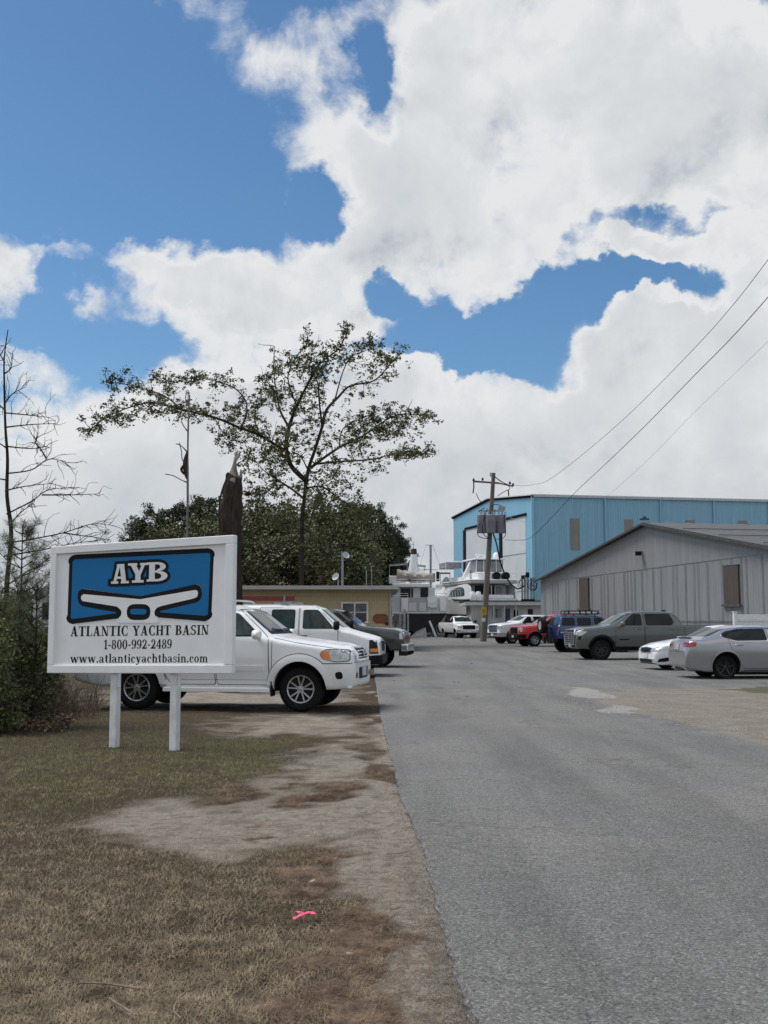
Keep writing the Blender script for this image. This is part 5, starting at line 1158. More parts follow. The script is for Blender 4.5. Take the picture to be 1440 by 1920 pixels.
# ------------------------------------------------------------------ buildings
def corr(mb, p0, p1, z0f, z1f, pitch=.3, dep=.03, out=None, mi=0):      # ribbed metal sheeting from p0 to p1 (ground points)
    d = (p1 - p0); L = d.length; d = d / L; n = Vector((d.y, -d.x, 0)) if out is None else out
    xs = []; x = 0.
    while x < L - 1e-6:
        for f, o in ((0, 0), (.62, 0), (.70, 1), (.90, 1)):
            q = x + f * pitch
            if q < L: xs.append((q, o))
        x += pitch
    xs.append((L, 0)); vs = []
    for q, o in xs:
        b = p0 + d * q + n * (o * dep); vs += [(b.x, b.y, z0f(q)), (b.x, b.y, z1f(q))]
    mb.add(vs, [(2 * i, 2 * i + 2, 2 * i + 3, 2 * i + 1) for i in range(len(xs) - 1)], mi)
def ptz(px, py, Y): return at(px, py, Y)
DV = Vector((-560 / 2000, 1, 0)).normalized()          # boatyard buildings: gable walls run this way
def on_line(px, P, d):                                # point of the vertical plane P + t d seen at photo column px
    u = (px - 720) / F_PX / math.cos(PITCH) * 1.0
    # X = u' * Y where u' varies slightly with height; good enough on the ground
    q = gr(px, 1200); k = q.x / q.y; t = (k * P.y - P.x) / (d.x - k * d.y); return P + d * t
def panel(name, P, d, n, x0, x1, z0, z1, mat, off, th, parent):
    m = MB(); a = P + d * x0 + n * off; b = P + d * x1 + n * off
    vs = [Vector((a.x, a.y, z0)), Vector((b.x, b.y, z0)), Vector((b.x, b.y, z1)), Vector((a.x, a.y, z1))]
    vs += [v - n * th for v in vs]; m.add(vs, [(0, 1, 2, 3), (7, 6, 5, 4), (0, 4, 5, 1), (1, 5, 6, 2), (2, 6, 7, 3), (3, 7, 4, 0)]); return m.build(name, mat, parent)
def blue_shed():
    C = gr(1003, 1200); Yc = 115; C = Vector((C.x / C.y * Yc, Yc, 0)); E = Vector((1, .19, 0)).normalized(); D = DV; nD = Vector((-D.y, D.x, 0)) * 1.0
    if nD.x > 0: nD = -nD
    nE = Vector((E.y, -E.x, 0))
    root = thing('boat_shed', 'tall light blue metal boat shed with big white doors behind the yachts', 'boat shed')
    He = at(1003, 930, Yc).z; W = 26.0; Hp = He + 1.05
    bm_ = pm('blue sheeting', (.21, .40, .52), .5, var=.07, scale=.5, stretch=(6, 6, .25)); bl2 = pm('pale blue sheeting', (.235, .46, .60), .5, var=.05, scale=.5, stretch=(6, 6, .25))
    wh = pm('white door sheeting', (.52, .54, .55), .5, var=.06, scale=.4); tr = pm('dark trim', (.008, .008, .009), .8, spec=.1); lt = pm('light eave trim', (.50, .53, .55), .5)
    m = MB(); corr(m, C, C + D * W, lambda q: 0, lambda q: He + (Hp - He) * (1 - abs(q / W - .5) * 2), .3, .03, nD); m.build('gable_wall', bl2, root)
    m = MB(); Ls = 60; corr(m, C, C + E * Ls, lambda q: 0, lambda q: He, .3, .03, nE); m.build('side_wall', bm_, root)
    m = MB(); B = C + D * W
    for q0, q1, z0, z1 in ((0, W / 2, He, Hp), (W / 2, W, Hp, He)):
        a = C + D * q0 - E * .3 + nE * (.3 if q0 == 0 else 0); b = C + D * q1 - E * .3 - nE * (.3 if q1 == W else 0); vs = [(a.x, a.y, z0 + .05), (b.x, b.y, z1 + .05), (b.x + E.x * Ls, b.y + E.y * Ls, z1 + .05), (a.x + E.x * Ls, a.y + E.y * Ls, z0 + .05)]
        vs += [(v[0], v[1], v[2] + .12) for v in vs]; m.add(vs, [(0, 1, 2, 3), (7, 6, 5, 4), (0, 4, 5, 1), (1, 5, 6, 2), (2, 6, 7, 3), (3, 7, 4, 0)])
    m.build('roof', lt, root)
    m = MB(); m.bar(C + D * (-.2) + nD * .1 + Vector((0, 0, He + .0)), C + D * W / 2 + nD * .1 + Vector((0, 0, Hp)), .12, .35); m.bar(C + D * W / 2 + nD * .1 + Vector((0, 0, Hp)), C + D * (W + .2) + nD * .1 + Vector((0, 0, He)), .12, .35); m.build('rake_trim', tr, root)
    m = MB(); m.bar(C + nE * .15 + Vector((0, 0, He + .05)), C + E * Ls + nE * .15 + Vector((0, 0, He + .05)), .22, .28); m.build('gutter', lt, root)
    for px in (1139, 1244, 1345, 1450):
        q = (on_line(px, C, E) - C).length; m = MB(); p = C + E * q + nE * .12; m.box((p.x, p.y, He / 2), (.16, .16, He)); m.build('downpipe', bm_, root)
    sk = pm('tan fibreglass', (.21, .20, .175), .6, scale=1.2, var=.15, stretch=(8, 8, .5))
    for (x0, x1, y0, y1) in ((1073, 1090, 972, 1031), (1175, 1192, 974, 1033), (1292, 1309, 975, 1034), (1391, 1408, 976, 1035)):
        a = on_line(x0, C, E); b = on_line(x1, C, E)
        panel('skylight_panel', C, E, nE, (a - C).length, (b - C).length, at(x0, y1, a.y).z, at(x0, y0, a.y).z, sk, .06, .05, root)
    # doors on the gable wall
    for (x0, x1) in ((876, 919), (945, 989)):
        a = on_line(x1, C, D); b = on_line(x0, C, D); q0 = (a - C).length; q1 = (b - C).length; zt = at(x1, 967 + (989 - x1) * .237, a.y).z
        dr = panel('door', C, D, nD, q0, q1, .05, zt, wh, .05, .04, root)
        for zz in (zt * .36, zt * .68): panel('door_rail', C, D, nD, q0, q1, zz, zz + .08, pm('door seam', (.20, .21, .22)), .07, .02, dr)
        panel('door_track', C, D, nD, q0 - .3, q1 + .3, zt + .003, zt + .28, tr, .16, .12, dr)
        panel('door_jamb', C, D, nD, q1 + .003, q1 + (1.0 if x0 < 900 else .95), 0, zt, tr, .10, .06, dr)
    m = MB(); m.box((C.x - .05, C.y, He / 2), (.3, .3, He)); m.build('corner_trim', bl2, root)
def warehouse():
    A0 = gr(1015, 1200); Yc = 75.; A = Vector((A0.x / A0.y * Yc, Yc, 0)); D = -DV; E = Vector((1, .22, 0)).normalized(); nD = Vector((D.y, -D.x, 0))
    if nD.y > 0: nD = -nD
    root = thing('warehouse', 'long grey metal warehouse with a low gable and boarded openings right of the blue shed', 'warehouse')
    R0 = on_line(1220, A, D); half = (R0 - A).length; He = at(1015, 1090, Yc).z; Hr = at(1220, 984, R0.y).z; Wd = half * 2
    g = pm('grey sheeting', (.19, .198, .205), .6, col2=(.245, .25, .255), scale=.9, stretch=(5, 5, .35), det=9); g2 = pm('upper grey sheeting', (.185, .195, .20), .6, col2=(.235, .24, .245), scale=.7, stretch=(5, 5, .35), det=9); rf = pm('roof sheeting', (.085, .088, .088), .6, var=.12, scale=.4, stretch=(1, 5, 1)); tr = pm('worn trim', (.07, .07, .07), .8, var=.6, scale=8)
    zl = lambda q: 0.; top = lambda q: He + (Hr - He) * (1 - abs(q / half - 1))
    lap = lambda q: min(top(q) - .02, at(1015, 1092, Yc).z + (2.98 - 2.55) * q / half * 0 + .28 * q / half)
    m = MB(); corr(m, A, A + D * Wd, zl, lambda q: min(top(q), lap(q) + .1), .21, .010, nD); m.build('lower_wall', g, root)
    m = MB(); a = A + nD * .022; corr(m, a, a + D * Wd, lap, top, .21, .008, nD); m.build('gable_wall', g2, root)
    # seams of single sheets
    sm = pm('sheet seam', (.135, .14, .145), .8, var=.4, scale=3); rr = random.Random(3); m = MB(); q = .8
    while q < Wd:
        p = A + D * q + nD * .06; z1 = lap(q) - .02; z0 = rr.choice([0, .1, 1.2, 0]); m.bar((p.x, p.y, z0), (p.x, p.y, z1), .015 + .025 * rr.random(), .012, up=nD); q += rr.choice([.84, 1.26, 1.26, .42])
    m.build('seam', sm, root)
    m = MB(); p0 = A + nD * .05; p1 = p0 + D * Wd; m.bar(p0 + Vector((0, 0, 1.55)), p1 + Vector((0, 0, 1.55)), .03, .03, up=(0, 0, 1)); m.build('lap_line', sm, root)
    Ls = 34
    for s, (q0, q1, z0, z1) in enumerate(((-.3, half, He - .08, Hr), (half, Wd + .3, Hr, He - .08))):
        m = MB(); b0 = A + D * q0 - E * .35; b1 = A + D * q1 - E * .35
        c = []
        n = 60
        for k in range(n + 1):                       # ribbed along the ridge direction
            o = E * (Ls * k / n); h = .05 if k % 2 else 0
            c += [(b0.x + o.x, b0.y + o.y, z0 + .12 + h), (b1.x + o.x, b1.y + o.y, z1 + .12 + h)]
        m.add(c, [(2 * k, 2 * k + 1, 2 * k + 3, 2 * k + 2) for k in range(n)]); m.build('roof', rf, root)
    m = MB()
    for k in range(9):                                # ragged ends of the roof sheets above the rake
        for (q0, q1, z0, z1) in ((-.3, half, He - .08, Hr), (half, Wd + .3, Hr, He - .08)):
            for j in range(2):
                if k: continue
                b0 = A + D * q0 - E * .40; b1 = A + D * q1 - E * .40; off = Vector((0, 0, .0 + j * .07)); m.bar(b0 + Vector((0, 0, z0)) + off, b1 + Vector((0, 0, z1)) + off, .08 - j * .02, .045, mi=j % 2)
    o = m.build('rake_trim', [tr, tr], root)
    m = MB(); b1 = A + D * half - E * .4
    for s in (.28, .5, .74):
        p0 = A + D * (half + (Wd - half) * s); zz = Hr - (Hr - He) * s + .20; m.bar(p0 + Vector((0, 0, zz)) - E * .3, p0 + E * Ls + Vector((0, 0, zz)), .05, .03)
    m.build('roof_seam', tr, root)
    fm = pm('brown board', (.062, .052, .042), .8, scale=1.5, var=.25, stretch=(6, 6, .4))
    for (x0, x1, y0, y1) in ((1090, 1107, 1086, 1141), (1363, 1391, 1062, 1133)):
        a = on_line(x0, A, D); b = on_line(x1, A, D); q0 = (a - A).length; q1 = (b - A).length; z0 = at(x0, y1, a.y).z; z1 = at(x0, y0, a.y).z
        o = panel('window', A, D, nD, q0, q1, z0, z1, fm, .10, .08, root)
        panel('window_sill', A, D, nD, q0 - .15, q1 + .15, z0 - .12, z0 - .003, tr, .16, .14, o); panel('window_head', A, D, nD, q0 - .04, q1 + .04, z1 + .003, z1 + .05, tr, .11, .09, o)
    a = on_line(1209, A, D); z = at(1209, 1038, a.y).z; m = MB(); p = a + nD * .3; m.box((p.x, p.y, z), (.34, .3, .22)); m.bar(a + Vector((0, 0, z + .1)), p + Vector((0, 0, z + .1)), .06, .06); o = m.build('flood_light', BLK, root); m = MB(); p = p + nD * .16; m.box((p.x, p.y, z - .03), (.24, .04, .16)); m.build('lens', LENS, o)
    m = MB(); p = R0 - E * .2 + Vector((0, 0, Hr + .32)); m.box(tuple(p), (.5, .2, .10)); m.box(tuple(p + Vector((0, 0, .10))), (.16, .14, .12)); m.build('ridge_cap', tr, root)
    return A, D, E
def fence_white():
    root = thing('picket_fence', 'white vinyl fence with close upright boards in front of the grey warehouse', 'fence')
    P0 = gr(1379, 1198); P0 = Vector((P0.x / P0.y * 45, 45, 0)); d = Vector((1, .28, 0)).normalized(); vn = pm('white vinyl', (.66, .67, .68), .5, var=.04)
    H = at(1379, 1151, 45).z; n = Vector((d.y, -d.x, 0)); k = 0; x = .14
    m = MB()
    while x < 7.5:
        p = P0 + d * x; m.box((0, 0, H / 2), (.125, .022, H - .04 + .01 * (k % 2)), Matrix.Translation(p) @ Matrix.Rotation(math.atan2(d.y, d.x), 4, 'Z')); x += .145; k += 1
    m.build('boards', vn, root)
    for x in (0, 2.4, 4.8, 7.2):
        m = MB(); p = P0 + d * x; M = Matrix.Translation(p) @ Matrix.Rotation(math.atan2(d.y, d.x), 4, 'Z'); m.box((0, 0, H / 2 + .03), (.13, .13, H + .06), M); m.box((0, 0, H + .08), (.16, .16, .04), M); m.build('post', vn, root)
    m = MB()
    for z in (.3, H - .25): m.bar(P0 + n * .03 + Vector((0, 0, z)), P0 + d * 7.4 + n * .03 + Vector((0, 0, z)), .05, .10)
    m.build('rail', vn, root)
def tan_office():
    Y = 55.; root = thing('office', 'low tan block office with a flat white edged roof behind the parked vehicles', 'office building')
    x0 = at(380, 1200, Y).x; x1 = at(733, 1150, Y).x; Hh = at(600, 1106, Y).z
    m, nt, b = mat_nodes('tan block'); b.inputs['Roughness'].default_value = .9; tc = nt.nodes.new('ShaderNodeTexCoord').outputs['Object']
    mp = nt.nodes.new('ShaderNodeMapping'); mp.inputs['Rotation'].default_value = (R(90), 0, 0); nt.links.new(tc, mp.inputs[0])
    br = nt.nodes.new('ShaderNodeTexBrick'); br.inputs['Scale'].default_value = 1; br.inputs['Brick Width'].default_value = .4; br.inputs['Row Height'].default_value = .2; br.inputs['Mortar Size'].default_value = .012; br.inputs['Color1'].default_value = (.46, .37, .23, 1); br.inputs['Color2'].default_value = (.43, .345, .21, 1); br.inputs['Mortar'].default_value = (.36, .29, .18, 1); nt.links.new(mp.outputs[0], br.inputs['Vector'])
    c = mx(nt, mr(nt, nz(nt, tc, .9), .35, .7, 0, .3), br.outputs['Color'], (.38, .31, .20)); nt.links.new(c, b.inputs['Base Color'])
    w = MB(); w.box(((x0 + x1) / 2, Y + 5, Hh / 2), (x1 - x0, 10, Hh)); w.build('wall', m, root)
    rfm = pm('roof edge', (.36, .36, .34), .7, var=.08)
    w = MB(); zt = at(600, 1099, Y).z; w.box(((x0 + x1) / 2 + .05, Y + 4.7, (Hh + zt) / 2 + .003), (x1 - x0 + .7, 11.2, zt - Hh)); rf = w.build('roof', rfm, root)
    w = MB(); w.box((x1 - .02, Y - .06, Hh / 2 - .1), (.09, .09, Hh - .2)); w.build('downpipe', rfm, root)
    fr = pm('white window frame', (.6, .6, .58), .5); pane = pm('window pane', (.035, .037, .04), .12, var=.4, scale=2, spec=.8)
    for (px0, px1, py0, py1, lab) in ((641, 689, 1130, 1167, 0), (516, 567, 1131, 1168, 0), (400, 450, 1131, 1168, 0)):
        a = at(px0, py1, Y); c2 = at(px1, py0, Y); wd = c2.x - a.x; cx = (a.x + c2.x) / 2; cz = (a.z + c2.z) / 2; hh = c2.z - a.z
        w = MB(); w.box((cx, Y - .01, cz), (wd, .04, hh)); wn = w.build('window', pane, root)
        w = MB()
        for (dx, dz, sx, sz) in ((0, hh / 2, wd + .1, .09), (0, -hh / 2, wd + .1, .09), (-wd / 2, 0, .09, hh - .09), (wd / 2, 0, .09, hh - .09), (0, 0, .08, hh - .09)): w.box((cx + dx, Y - .03, cz + dz), (sx, .10, sz))
        for sx in (-1, 1): w.box((cx + sx * wd / 4, Y - .04, cz + .02), (wd / 2 - .1, .05, .04))
        w.build('window_frame', fr, wn)
    # plaque
    c0 = at(713.5, 1159.5, Y); prf = [(-.39, -.16), (-.30, -.17), (-.27, -.25), (.27, -.25), (.30, -.17), (.39, -.16), (.42, 0), (.39, .16), (.30, .17), (.27, .25), (-.27, .25), (-.30, .17), (-.39, .16), (-.42, 0)]
    pr = thing('wall_plaque', 'shaped red brown wooden plaque on the tan office wall beside its window', 'plaque', (c0.x, Y - .002, c0.z))
    w = MB(); w.prism([(a * .95, b * .95) for a, b in prf], lambda a, b, d: (a, -.05 + d, b), .05); w.build('board', pm('red brown wood', (.17, .045, .018), .5, var=.3, scale=9), pr)
    w = MB()
    for k, z in enumerate((.09, 0, -.09)): w.box((0, -.055, z), (.42 - .08 * abs(k - 1), .006, .025))
    w.build('carving', pm('faded carving', (.25, .09, .04), .6), pr)
    w = MB(); q = at(725, 1169, Y); w.box((q.x, Y - .06, q.z), (.14, .10, .14)); tag(w.build('meter_box', BLK), 'small dark box on the tan office wall below the plaque', 'electrical box')
    # things on the roof
    zr = zt
    al = pm('dish grey', (.42, .43, .45), .5)
    def dish(px, py, r, lab, base_px, tilt):
        c = at(px, py, Y + 3); b = at(base_px, 1100, Y + 3); root = thing('satellite_dish', lab, 'satellite dish', (b.x, Y + 3, zr))
        w = MB(); w.tube([(0, 0, 0), (0, 0, c.z - zr), (c.x - b.x, 0, c.z - zr)], .03, 6); w.build('mast', GALV, root)
        w = MB(); M = Matrix.Translation((c.x - b.x, -.1, c.z - zr)) @ Matrix.Rotation(R(60), 4, 'X') @ Matrix.Rotation(R(tilt), 4, 'Y')
        w.lathe([(0, 0), (r * .5, .03), (r, .13), (r * 1.0, .14), (r * .5, .045), (0, .015)], M, 24); w.build('reflector', al, root, True)
        w = MB(); w.tube([M @ Vector((0, -r, .12)), M @ Vector((0, -.05, .5))], .012, 5); w.build('arm', GALV, root)
    dish(647, 1043, .20, 'small satellite dish high on a thin mast above the tan office roof', 643, 20)
    dish(632, 1083, .22, 'satellite dish low on the tan office roof left of the masted one', 634, -35)
    w = MB(); a = at(641, 1100, Y + 4); t = at(641, 1033, Y + 4); w.tube([(a.x, a.y, zr), (t.x, t.y, t.z)], .025, 5)
    for k in range(3): w.bar((t.x - .25, t.y, t.z - .1 - k * .2), (t.x + .25, t.y, t.z - .1 - k * .2), .015, .015)
    tag(w.build('antenna', GALV), 'thin antenna pole with short cross rods on the tan office roof', 'antenna')
    w = MB(); a = at(687, 1100, Y + 4); t = at(687, 1068, Y + 4); w.tube([(a.x, a.y, zr), (t.x, t.y, t.z)], .022, 5)
    w.tube([(a.x + .3, a.y, zr), (t.x + .28, t.y, t.z + .2)], .018, 5); tag(w.build('antenna', GALV), 'pair of short thin aerials at the right end of the tan office roof', 'antenna')
def white_office():
    Y = 94.; root = thing('workshop', 'low white workshop with a dark roof edge below the white yacht', 'workshop'); x0 = at(884, 1150, Y).x; x1 = at(1018, 1150, Y).x; zt = at(940, 1128, Y).z; zf = at(940, 1135, Y).z
    wm = pm('off white wall', (.40, .40, .385), .8, var=.08, scale=.8)
    w = MB(); w.box(((x0 + x1) / 2, Y + 3, zf / 2), (x1 - x0, 6, zf)); w.build('wall', wm, root)
    w = MB(); w.box(((x0 + x1) / 2 - .2, Y + 2.8, (zt + zf) / 2), (x1 - x0 + .8, 7.2, zt - zf - .006)); w.build('fascia', pm('pale fascia', (.45, .45, .43), .7), root)
    w = MB(); w.box(((x0 + x1) / 2 - .2, Y + 2.8, zt + .04), (x1 - x0 + .9, 7.3, .08)); w.build('roof', BLK, root)
    def pn(nm, a, b, c, d, mt, off=.02):
        p = at(a, d, Y); q = at(b, c, Y); w = MB(); w.box(((p.x + q.x) / 2, Y - off / 2, (p.z + q.z) / 2), (q.x - p.x, off, q.z - p.z)); return w.build(nm, mt, root)
    pn('door', 948, 956, 1141, 1190, pm('blue door', (.02, .03, .09), .5), .05); pn('window', 923, 940, 1142, 1158, pm('grey pane', (.22, .23, .24), .3), .04); pn('window', 963, 971, 1144, 1158, GLS, .04); pn('window', 990, 999, 1142, 1155, GLS, .04)
    pn('window_mullion', 931, 932.2, 1142, 1158, BLK, .08)
    w = MB(); 
    for px in (945, 925, 905, 967): q = at(px, 1140, Y - .3); w.box((q.x, Y - .6, zf / 2), (.10, .10, zf))
    w.build('post', wm, root)
    # picket rail by the workshop
    r2 = thing('railing', 'grey pipe railing in front of the white workshop', 'railing'); m = MB(); Yr = 92
    a = at(912, 1160, Yr); b = at(944, 1160, Yr)
    for z in (1.1, .6): m.tube([(a.x, Yr, z), (b.x, Yr, z)], .03, 6)
    m.build('rail', GALV, r2)
    for k in range(4):
        m = MB(); m.tube([(a.x + (b.x - a.x) * k / 3, Yr, 0), (a.x + (b.x - a.x) * k / 3, Yr, 1.15)], .035, 6); m.build('post', GALV, r2)
    # conduit rack with coils
    Yk = 95; rk = thing('conduit_rack', 'grey upright conduits with dark coiled cables standing over the workshop roof', 'conduits'); base = at(990, 1126, Yk)
    m = MB()
    for k, (px, pt_) in enumerate(((979, 1082), (984, 1078), (989, 1074), (996, 1083), (1001, 1088))): a = at(px, pt_, Yk); m.tube([(a.x, Yk, base.z - .3), (a.x, Yk, a.z)], .09, 8)
    m.build('pipe', GALV, rk); m = MB()
    m.box((base.x, Yk, base.z), (1.2, .4, .25)); m.build('bracket', BLK, rk)
    rr = random.Random(2)
    for (px, py, r) in ((998, 1096, .5), (1000, 1098, .42), (980, 1092, .36), (976, 1095, .3), (1002, 1092, .36)):
        c = at(px, py, Yk - .3); m = MB(); m.tube([c + Vector((math.cos(t) * r * .75, 0.1 * math.sin(2 * t), math.sin(t) * r)) for t in [2 * math.pi * i / 24 for i in range(25)]], .03, 5, cap=False); m.build('coil', BLK, rk, True)
    m = MB(); a = at(989, 1078, Yk); m.box((a.x, Yk, a.z), (.3, .3, .45)); a = at(980, 1082, Yk); m.box((a.x, Yk, a.z), (.24, .3, .3)); m.build('cap', BLK, rk)
def chain_gate():
    Y = 76.; root = thing('gate', 'grey chain link gate beside the tan office', 'gate'); x0 = at(735, 1180, Y).x; x1 = at(765, 1180, Y).x; H = at(750, 1151, Y).z
    m = MB()
    for z in (.1, 1.05, H): m.tube([(x0, Y, z), (x1 - .3, Y, z)], .03, 6)
    for x in (x0, x0 + .55, x1 - .5): m.tube([(x, Y, 0), (x, Y, H)], .035, 6)
    m.build('gate_frame', GALV, root)
    m = MB(); m.tube([(x1 - .25, Y, 0), (x1 - .25, Y, H + .35)], .09, 8); m.tube([(x1, Y, 0), (x1, Y, H)], .07, 8); m.build('post', GALV, root)
    m = MB(); s = .09; n = int((x1 - x0) / s) + int(H / s)
    for k in range(-int(H / s), int((x1 - x0) / s)):
        for sg in (1, -1):
            a = x0 + k * s; pts = []
            xa, xb = (a, a + H) if sg > 0 else (a + H, a)
            # clip to the frame
            za, zb = 0., H
            def cl(xx): return min(max(xx, x0), x1 - .3)
            ca, cb = cl(xa), cl(xb)
            if abs(ca - cb) < .05: continue
            m.bar((ca, Y, abs(ca - xa)), (cb, Y, H - abs(cb - xb)), .010, .010)
    m.build('mesh', GALV, root)
blue_shed(); WA = warehouse(); fence_white(); tan_office(); white_office(); chain_gate()
# ------------------------------------------------------------------ boats
GEL = pm('white gelcoat', (.80, .81, .82), .3, var=.04, scale=.8, coat=.4); GGY = pm('grey gelcoat', (.42, .425, .43), .4, var=.08, scale=.8); HGY = pm('pale grey hull', (.60, .61, .62), .35, var=.08, scale=.6, coat=.3)
AF = pm('black antifouling', (.02, .02, .022), .8, var=.3); CLR = pm('clear vinyl', (.20, .22, .24), .12, var=.4, scale=1.2, spec=.8)
CANV = pm('faded canvas', (.33, .31, .28), .9, var=.25, scale=2.2)
def bx(root, name, mat, x0, x1, y0, y1, z0, z1, par=None, bev=0):
    m = MB(); m.box(((x0 + x1) / 2, (y0 + y1) / 2, (z0 + z1) / 2), (abs(x1 - x0), abs(y1 - y0), abs(z1 - z0))); o = m.build(name, mat, par or root)
    if bev: b = o.modifiers.new('b', 'BEVEL'); b.width = bev; b.segments = 3
    return o
def hull(root, name, mat, L, bw, z0, z1, keel, y0=0, flare=.86, bow=1.6, tum=1.0):
    # y runs forward from the transom; widths shrink to the bow
    m = MB(); n = 24; vs = []
    for i in range(n + 1):
        t = i / n; y = y0 + L * t; w = bw * (1 - max(0, (t - .35) / .65) ** 2.1); sh = z1 + (bow * t * t); zc = z0 + (bow * .4 * t * t)
        ring = [(0, keel + (zc - keel) * t ** 3), (-w * .55 * flare, keel + (zc - keel) * (.35 + .6 * t)), (-w * flare, zc), (-w * (flare + 1) / 2, (zc + sh) / 2), (-w, sh), (-w * .96, sh), (0, sh - .02)]
        ring = ring + [(-a, b) for a, b in ring[-2:0:-1]]
        vs += [(a, y, b) for a, b in ring]
    k = 12; m.add(vs, [(i * k + j, i * k + (j + 1) % k, (i + 1) * k + (j + 1) % k, (i + 1) * k + j) for i in range(n) for j in range(k)] + [tuple(range(k)), tuple(n * k + j for j in range(k))])
    return m.build(name, mat, root, True, 30)
def rail(root, pts, z0, z1, mat, rows=2, r=.022, name='railing'):
    m = MB()
    for k in range(rows): z = z1 - (z1 - z0) * k / rows; m.tube([(p[0], p[1], z) for p in pts], r, 5)
    for a, b in zip(pts[:-1], pts[1:]):
        n = max(1, int((Vector(b) - Vector(a)).length / .9))
        for q in range(n + 1): p = Vector(a).lerp(Vector(b), q / n); m.tube([(p.x, p.y, z0), (p.x, p.y, z1)], r * .8, 5)
    return m.build(name, mat, root)
def trawler():
    Y = 100.; c = at(787, 1160, Y); root = thing('motor_yacht', 'grey and white motor yacht stern on, propped on land, a covered dinghy on its roof', 'yacht', (c.x, Y, 0), R(-2))
    Z = lambda py: at(787, py, Y).z; X = lambda px: at(px, 1150, Y).x - c.x
    hl = hull(root, 'hull', HGY, 17, (X(840) - X(735)) / 2 + .1, Z(1150), Z(1120), Z(1151), flare=.95)
    bot = hull(root, 'hull_bottom', AF, 16.6, 2.50, Z(1165), Z(1150) + .02, Z(1190), y0=.03, flare=.8)
    bx(root, 'rub_rail', GEL, X(735), X(842), -.12, -.004, Z(1149.5), Z(1147.5))
    bx(root, 'stern_panel', GGY, X(767), X(801), -.10, -.004, Z(1147), Z(1120.5))
    for (a, b, q) in ((766, 780, 0), (786, 799, 0)):
        bx(root, 'stern_door', HGY, X(a), X(b), -.16, -.104, Z(1146.6), Z(1130.5), bev=.03)
    bx(root, 'transom_corner', GEL, X(752), X(765.5), -.22, -.104, Z(1147), Z(1121), bev=.1); bx(root, 'transom_corner', GEL, X(824.5), X(837), -.22, -.104, Z(1147), Z(1122), bev=.1)
    bx(root, 'stair_box', GEL, X(801.5), X(820), -.25, -.104, Z(1138.5), Z(1119), bev=.03)
    # cabin
    cb = bx(root, 'cabin', GEL, X(739), X(816), .8, 9, Z(1121), Z(1101), bev=.05)
    bx(root, 'window', GLS, X(751), X(769.5), .74, .797, Z(1120), Z(1102.5), par=cb); bx(root, 'door', GEL, X(775), X(787), .72, .797, Z(1120), Z(1102.5), par=cb); bx(root, 'window', GLS, X(788.5), X(803), .74, .797, Z(1119.6), Z(1102), par=cb); bx(root, 'window', GLS, X(771), X(774.3), .74, .797, Z(1120), Z(1102.5), par=cb)
    bx(root, 'roof', GEL, X(736), X(806), -.4, 9.4, Z(1101) + .003, Z(1094), bev=.06); bx(root, 'roof', GEL, X(817), X(830), -.2, 7, Z(1101.5), Z(1095), bev=.06)
    m = MB()
    for px in (805.5, 813): m.tube([(X(px), -.3, Z(1147)), (X(px), -.1, Z(1096))], .03, 5)
    for k in range(11): z = Z(1145) + (Z(1098) - Z(1145)) * k / 10; m.tube([(X(805.5), -.25, z), (X(813), -.25, z)], .022, 5)
    m.build('ladder', GEL, root)
    rail(root, [(X(740), -.3, 0), (X(765), -.3, 0)], Z(1121), Z(1113), CHR); rail(root, [(X(818), -.3, 0), (X(838), -.3, 0)], Z(1122), Z(1113), CHR); rail(root, [(X(806), -.34, 0), (X(819), -.34, 0)], Z(1148), Z(1130), CHR)
    # flybridge
    fb = bx(root, 'flybridge', GEL, X(728), X(744), 1.5, 6, Z(1094) + .003, Z(1078), bev=.1); bx(root, 'console', GEL, X(735), X(760), 3, 6.5, Z(1094) + .003, Z(1080), bev=.1)
    rail(root, [(X(730), .2, 0), (X(828), .2, 0)], Z(1094), Z(1086), CHR, r=.018)
    m = MB(); ms = [(0, Z(1072), .55), (0, Z(1050), .36), (0, Z(1025), .20)]
    m.tube([(X(774), 3, Z(1094)), (X(775), 3, Z(1074)), (X(776), 3, Z(1050)), (X(776), 3, Z(1036))], [.75, .62, .40, .33], 10); ma = m.build('mast', GEL, root, True)
    m = MB(); m.tube([(X(776), 3, Z(1036) + .003), (X(776), 3, Z(1025))], [.33, .26], 10); m.build('mast_top', pm('sooty brown', (.05, .03, .025), .8), ma, True)
    m = MB(); m.tube([(X(775), 3, Z(1025)), (X(774.5), 3, Z(1012))], .03, 5); m.tube([(X(773), 3, Z(1016)), (X(776.5), 3, Z(1017))], .02, 5); m.build('aerial', GALV, ma)
    m = MB(); m.bar((X(779), 3, Z(1057)), (X(799), 3, Z(1059)), .5, .18); m.bar((X(784), 3, Z(1059)), (X(784), 3, Z(1068)), .06, .06); m.bar((X(796), 3, Z(1059)), (X(796), 3, Z(1068)), .06, .06); m.bar((X(777), 3, Z(1064.5)), (X(801), 3, Z(1064.5)), .05, .05); m.bar((X(777), 3, Z(1068)), (X(797), 3, Z(1068)), .05, .05); m.build('radar_arch', GGY, root)
    m = MB(); m.bar((X(728), 2, Z(1058)), (X(765), 2, Z(1055)), .7, .14); m.tube([(X(729), 2, Z(1090)), (X(729), 2, Z(1058))], .03, 5); m.tube([(X(763), 2, Z(1090)), (X(763), 2, Z(1056))], .05, 5); m.build('canopy_frame', GALV, root)
    # covered dinghy: its own thing
    d = thing('dinghy', 'dinghy under a faded canvas cover lying on the roof of the grey motor yacht', 'dinghy', (c.x + X(781), Y + 1.2, Z(1082)), 0)
    m = MB(); vs = []; n = 20; k = 14; Ld = X(817) - X(744); rr = random.Random(4)
